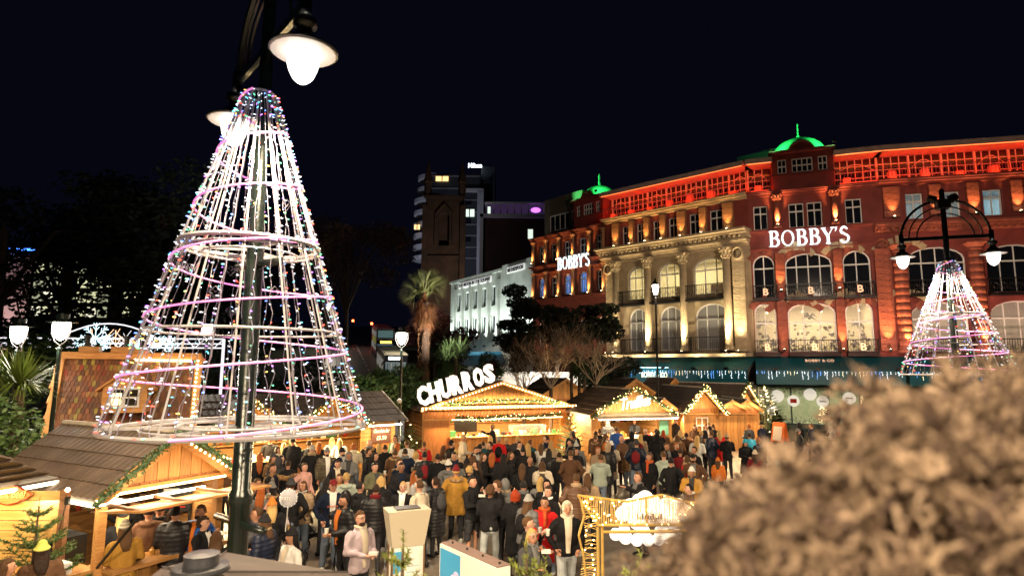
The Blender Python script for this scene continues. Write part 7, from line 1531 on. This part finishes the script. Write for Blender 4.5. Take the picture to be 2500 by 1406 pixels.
    if 's' in X and c == 'red':
        for k_, (s_, w2) in enumerate((('LIN', .12), ('THE', .08), ('style', .13))): text(s_, root, Mx.Translation(V((0, -.175, 1.12 - .07 * k_))), .045, w2, .003, .006, WHITEP)
    if c == 'wht' and d == 'b' and dist > 15 and st == 'j' and ht == 's' and pos.x > 6: text('1', root, Mx.Translation(V((0, .158, 1.15))) @ rot('Z', 180), .12, .03, .003, .01, BLACKM)
    if pose in 'ce' and d in ('f', 'fr', 'fl', 'l', 'r') and dist < 21:
        e, w_ = ARM[pose][1]; p_ = root.matrix_basis @ V((0 if pose == 'c' else w_[0], w_[1] - .09, w_[2] + .0)); kd = i % 2
        cl_ = ' '.join(('white paper %s held by %s' % ('cup' if kd else 'food tray', labs[i][0] + ' ' + labs[i][2])).split()[:16])
        if cl_ in SHIFT: continue
        SHIFT[cl_] = 1; t = ob('paper_cup' if kd else 'food_tray', CUP if kd else TRAY, None, Mx.Translation(p_)); tag(t, ('white paper %s held by %s' % ('cup' if kd else 'food tray', labs[i][0] + ' ' + labs[i][2]))[:160], 'paper cup' if kd else 'food tray', 'cups and trays in hands'); 
        if len(t['label'].split()) > 16: t['label'] = ' '.join(t['label'].split()[:16])
# pushchairs
def pushchair(label, x, y, rz, colr):
    t = thing('pushchair', label, 'pushchair', (x, y, 0), radians(rz)); F_ = BLACKM
    for s in (-1, 1):
        part('frame_tube', MB().tube([(s * .24, .45, 1.02), (s * .24, .25, .8), (s * .24, -.25, .3), (s * .24, -.42, .12)], .014, 6).tube([(s * .24, .1, .62), (s * .24, .35, .12)], .014, 6), F_, t)
        for y0 in (-.42, .35): part('wheel', MB().tube([(s * .27, y0 + cos(a * pi / 8) * .11, .125 + sin(a * pi / 8) * .11) for a in range(16)], .018, 5, closed=True).beam((s * .27, y0 - .1, .125), (s * .27, y0 + .1, .125), .015), F_, t)
    part('handle', MB().tube([(-.24, .45, 1.02), (.24, .45, 1.02)], .018, 6), F_, t)
    part('seat', remesh(MB().box(-.2, .2, -.2, .25, .42, .5).box(-.2, .2, .15, .25, .45, .85), .03, 'seat', 2, .01, 8), DARKT, t) if 0 else addp('seat', remesh(MB().box(-.2, .2, -.2, .25, .42, .5).box(-.2, .2, .15, .25, .45, .85), .03, 'seat', 2, .01, 8), t, DARKT)
    hd = MB(); n = 8; vs = []
    for i in range(7):
        a = pi * .05 + pi * .62 * i / 6
        for j in range(n + 1): b = pi * j / n; vs.append((cos(b) * .24, .2 + -cos(a) * .3 * 1 * (.35 + .65 * sin(b)), .72 + sin(a) * .3 * (.3 + .7 * sin(b))))
    hd.add(vs, [(i * (n + 1) + j, i * (n + 1) + j + 1, (i + 1) * (n + 1) + j + 1, (i + 1) * (n + 1) + j) for i in range(6) for j in range(n)]); part('hood', hd, cloth(colr), t, None, True)
    addp('blanket', remesh(MB().ell((0, -.08, .55), (.17, .24, .09)), .025, 'blanket', 1, .02, 9), t, cloth('wht' if colr == 'oli' else 'gry')); return t
g = GP(742, 1360, 0); pushchair('pushchair with olive hood and white blanket beside the cap-wearing youth', g.x, g.y, 160, 'oli')
g = GP(845, 1440, 0); pushchair('dark pushchair at the bottom edge before the lilac jacket', g.x, g.y, 200, 'dgr')
# ------------------------------------------------------------ dried flower bush right in front of the viewer
FL = [mat('dried_petal_%d' % k, c, .85, col2=c2, nscale=30) for k, (c, c2) in enumerate((((.2, .14, .095), (.1, .065, .045)), ((.29, .21, .145), (.16, .11, .075)), ((.1, .065, .048), (.04, .022, .018))))]
def flower_head(seed):
    r0 = random.Random(seed); mb = MB(); lobes = [(V((r0.gauss(0, .03), r0.gauss(0, .03), r0.uniform(-.03, .07))), r0.uniform(.014, .028)) for _ in range(11)]
    for k in range(420):
        lc, lr = lobes[k % 11]; d = V((r0.gauss(0, 1), r0.gauss(0, 1), r0.gauss(.2, 1))).normalized(); c = lc + d * lr * r0.uniform(.5, 1.1); s = d.cross(V((r0.uniform(-1, 1), r0.uniform(-1, 1), r0.uniform(-1, 1)))).normalized() * r0.uniform(.002, .0045); t = (d * .8 + d.cross(s).normalized() * r0.uniform(-.8, .8)).normalized() * r0.uniform(.01, .028); u = d * .004
        mb.m = r0.choice((0, 1, 1, 2)); mb.add([c - s, c + t * .5 - s * .9 + u, c + t, c + t * .5 + s * .9 + u, c + s], [(0, 1, 2), (0, 2, 4), (4, 2, 3)])
    mb.tube([(0, 0, -.1), (0, 0, .03)], .003, 4); return mb.mesh('flower_head', FL)
heads = [flower_head(k) for k in range(7)]
bush = thing('dried_hydrangea_bush', 'big out-of-focus bush of dried brown flower heads close to the viewer at lower right', 'bush', (1.0, 1.1, 2.0))
top = [(1350, 1440), (1440, 1400), (1600, 1345), (1640, 1275), (1720, 1205), (1800, 1150), (1890, 1140), (1960, 1105), (1985, 1040), (2060, 990), (2110, 925), (2150, 945), (2200, 955), (2240, 925), (2300, 890), (2360, 868), (2430, 875), (2490, 915), (2560, 930), (2700, 960)]
def topy(x):
    for (a, b), (c, d) in zip(top, top[1:]):
        if a <= x <= c: return b + (d - b) * (x - a) / (c - a)
    return 1500
rb_ = random.Random(21); bo = V((1.0, 1.1, 2.0)); cores = MB(); occ = []
for dist, cnt_, off in ((1.15, 120, 40), (.92, 130, 65), (.72, 70, 140)):
    for k in range(cnt_):
        x = rb_.uniform(1440, 2680); ty = topy(x - 55) + off + 82 + 26 * sin(x * .021 + dist * 9) + 14 * sin(x * .05)
        y = ty + (rb_.uniform(-12, 30) if k % 3 == 0 else abs(rb_.gauss(0, 1)) * 260)
        if y > 1520 or x < 1500 and y > 1480: continue
        dd_ = dist + rb_.uniform(-.1, .1); R = 62 / dd_ * .9
        if any(abs(x - a) < R * .9 and abs(y - b) < R * .9 and abs(e - dd_) < .15 for a, b, e in occ): continue
        occ.append((x, y, dd_)); p_ = YP(x, y, dd_); s = rb_.uniform(.6, 1.1)
        ob('flower_head', rb_.choice(heads), bush, Mx.Translation(p_ - bo) @ Mx.Rotation(rb_.uniform(0, 6.28), 4, 'Z') @ Mx.Rotation(rb_.uniform(-.9, .9), 4, 'X') @ Mx.Scale(s, 4))
        cores.tube([p_ - bo, p_ - bo + V((rb_.uniform(-.05, .05), .1, -.4)), V((0, .3, -2.0)) + V((rb_.uniform(-.3, .3), rb_.uniform(-.2, .2), 0))], .003, 4, caps=False)
part('stems', cores, mat('dry_stem', (.08, .045, .03), .9), bush)
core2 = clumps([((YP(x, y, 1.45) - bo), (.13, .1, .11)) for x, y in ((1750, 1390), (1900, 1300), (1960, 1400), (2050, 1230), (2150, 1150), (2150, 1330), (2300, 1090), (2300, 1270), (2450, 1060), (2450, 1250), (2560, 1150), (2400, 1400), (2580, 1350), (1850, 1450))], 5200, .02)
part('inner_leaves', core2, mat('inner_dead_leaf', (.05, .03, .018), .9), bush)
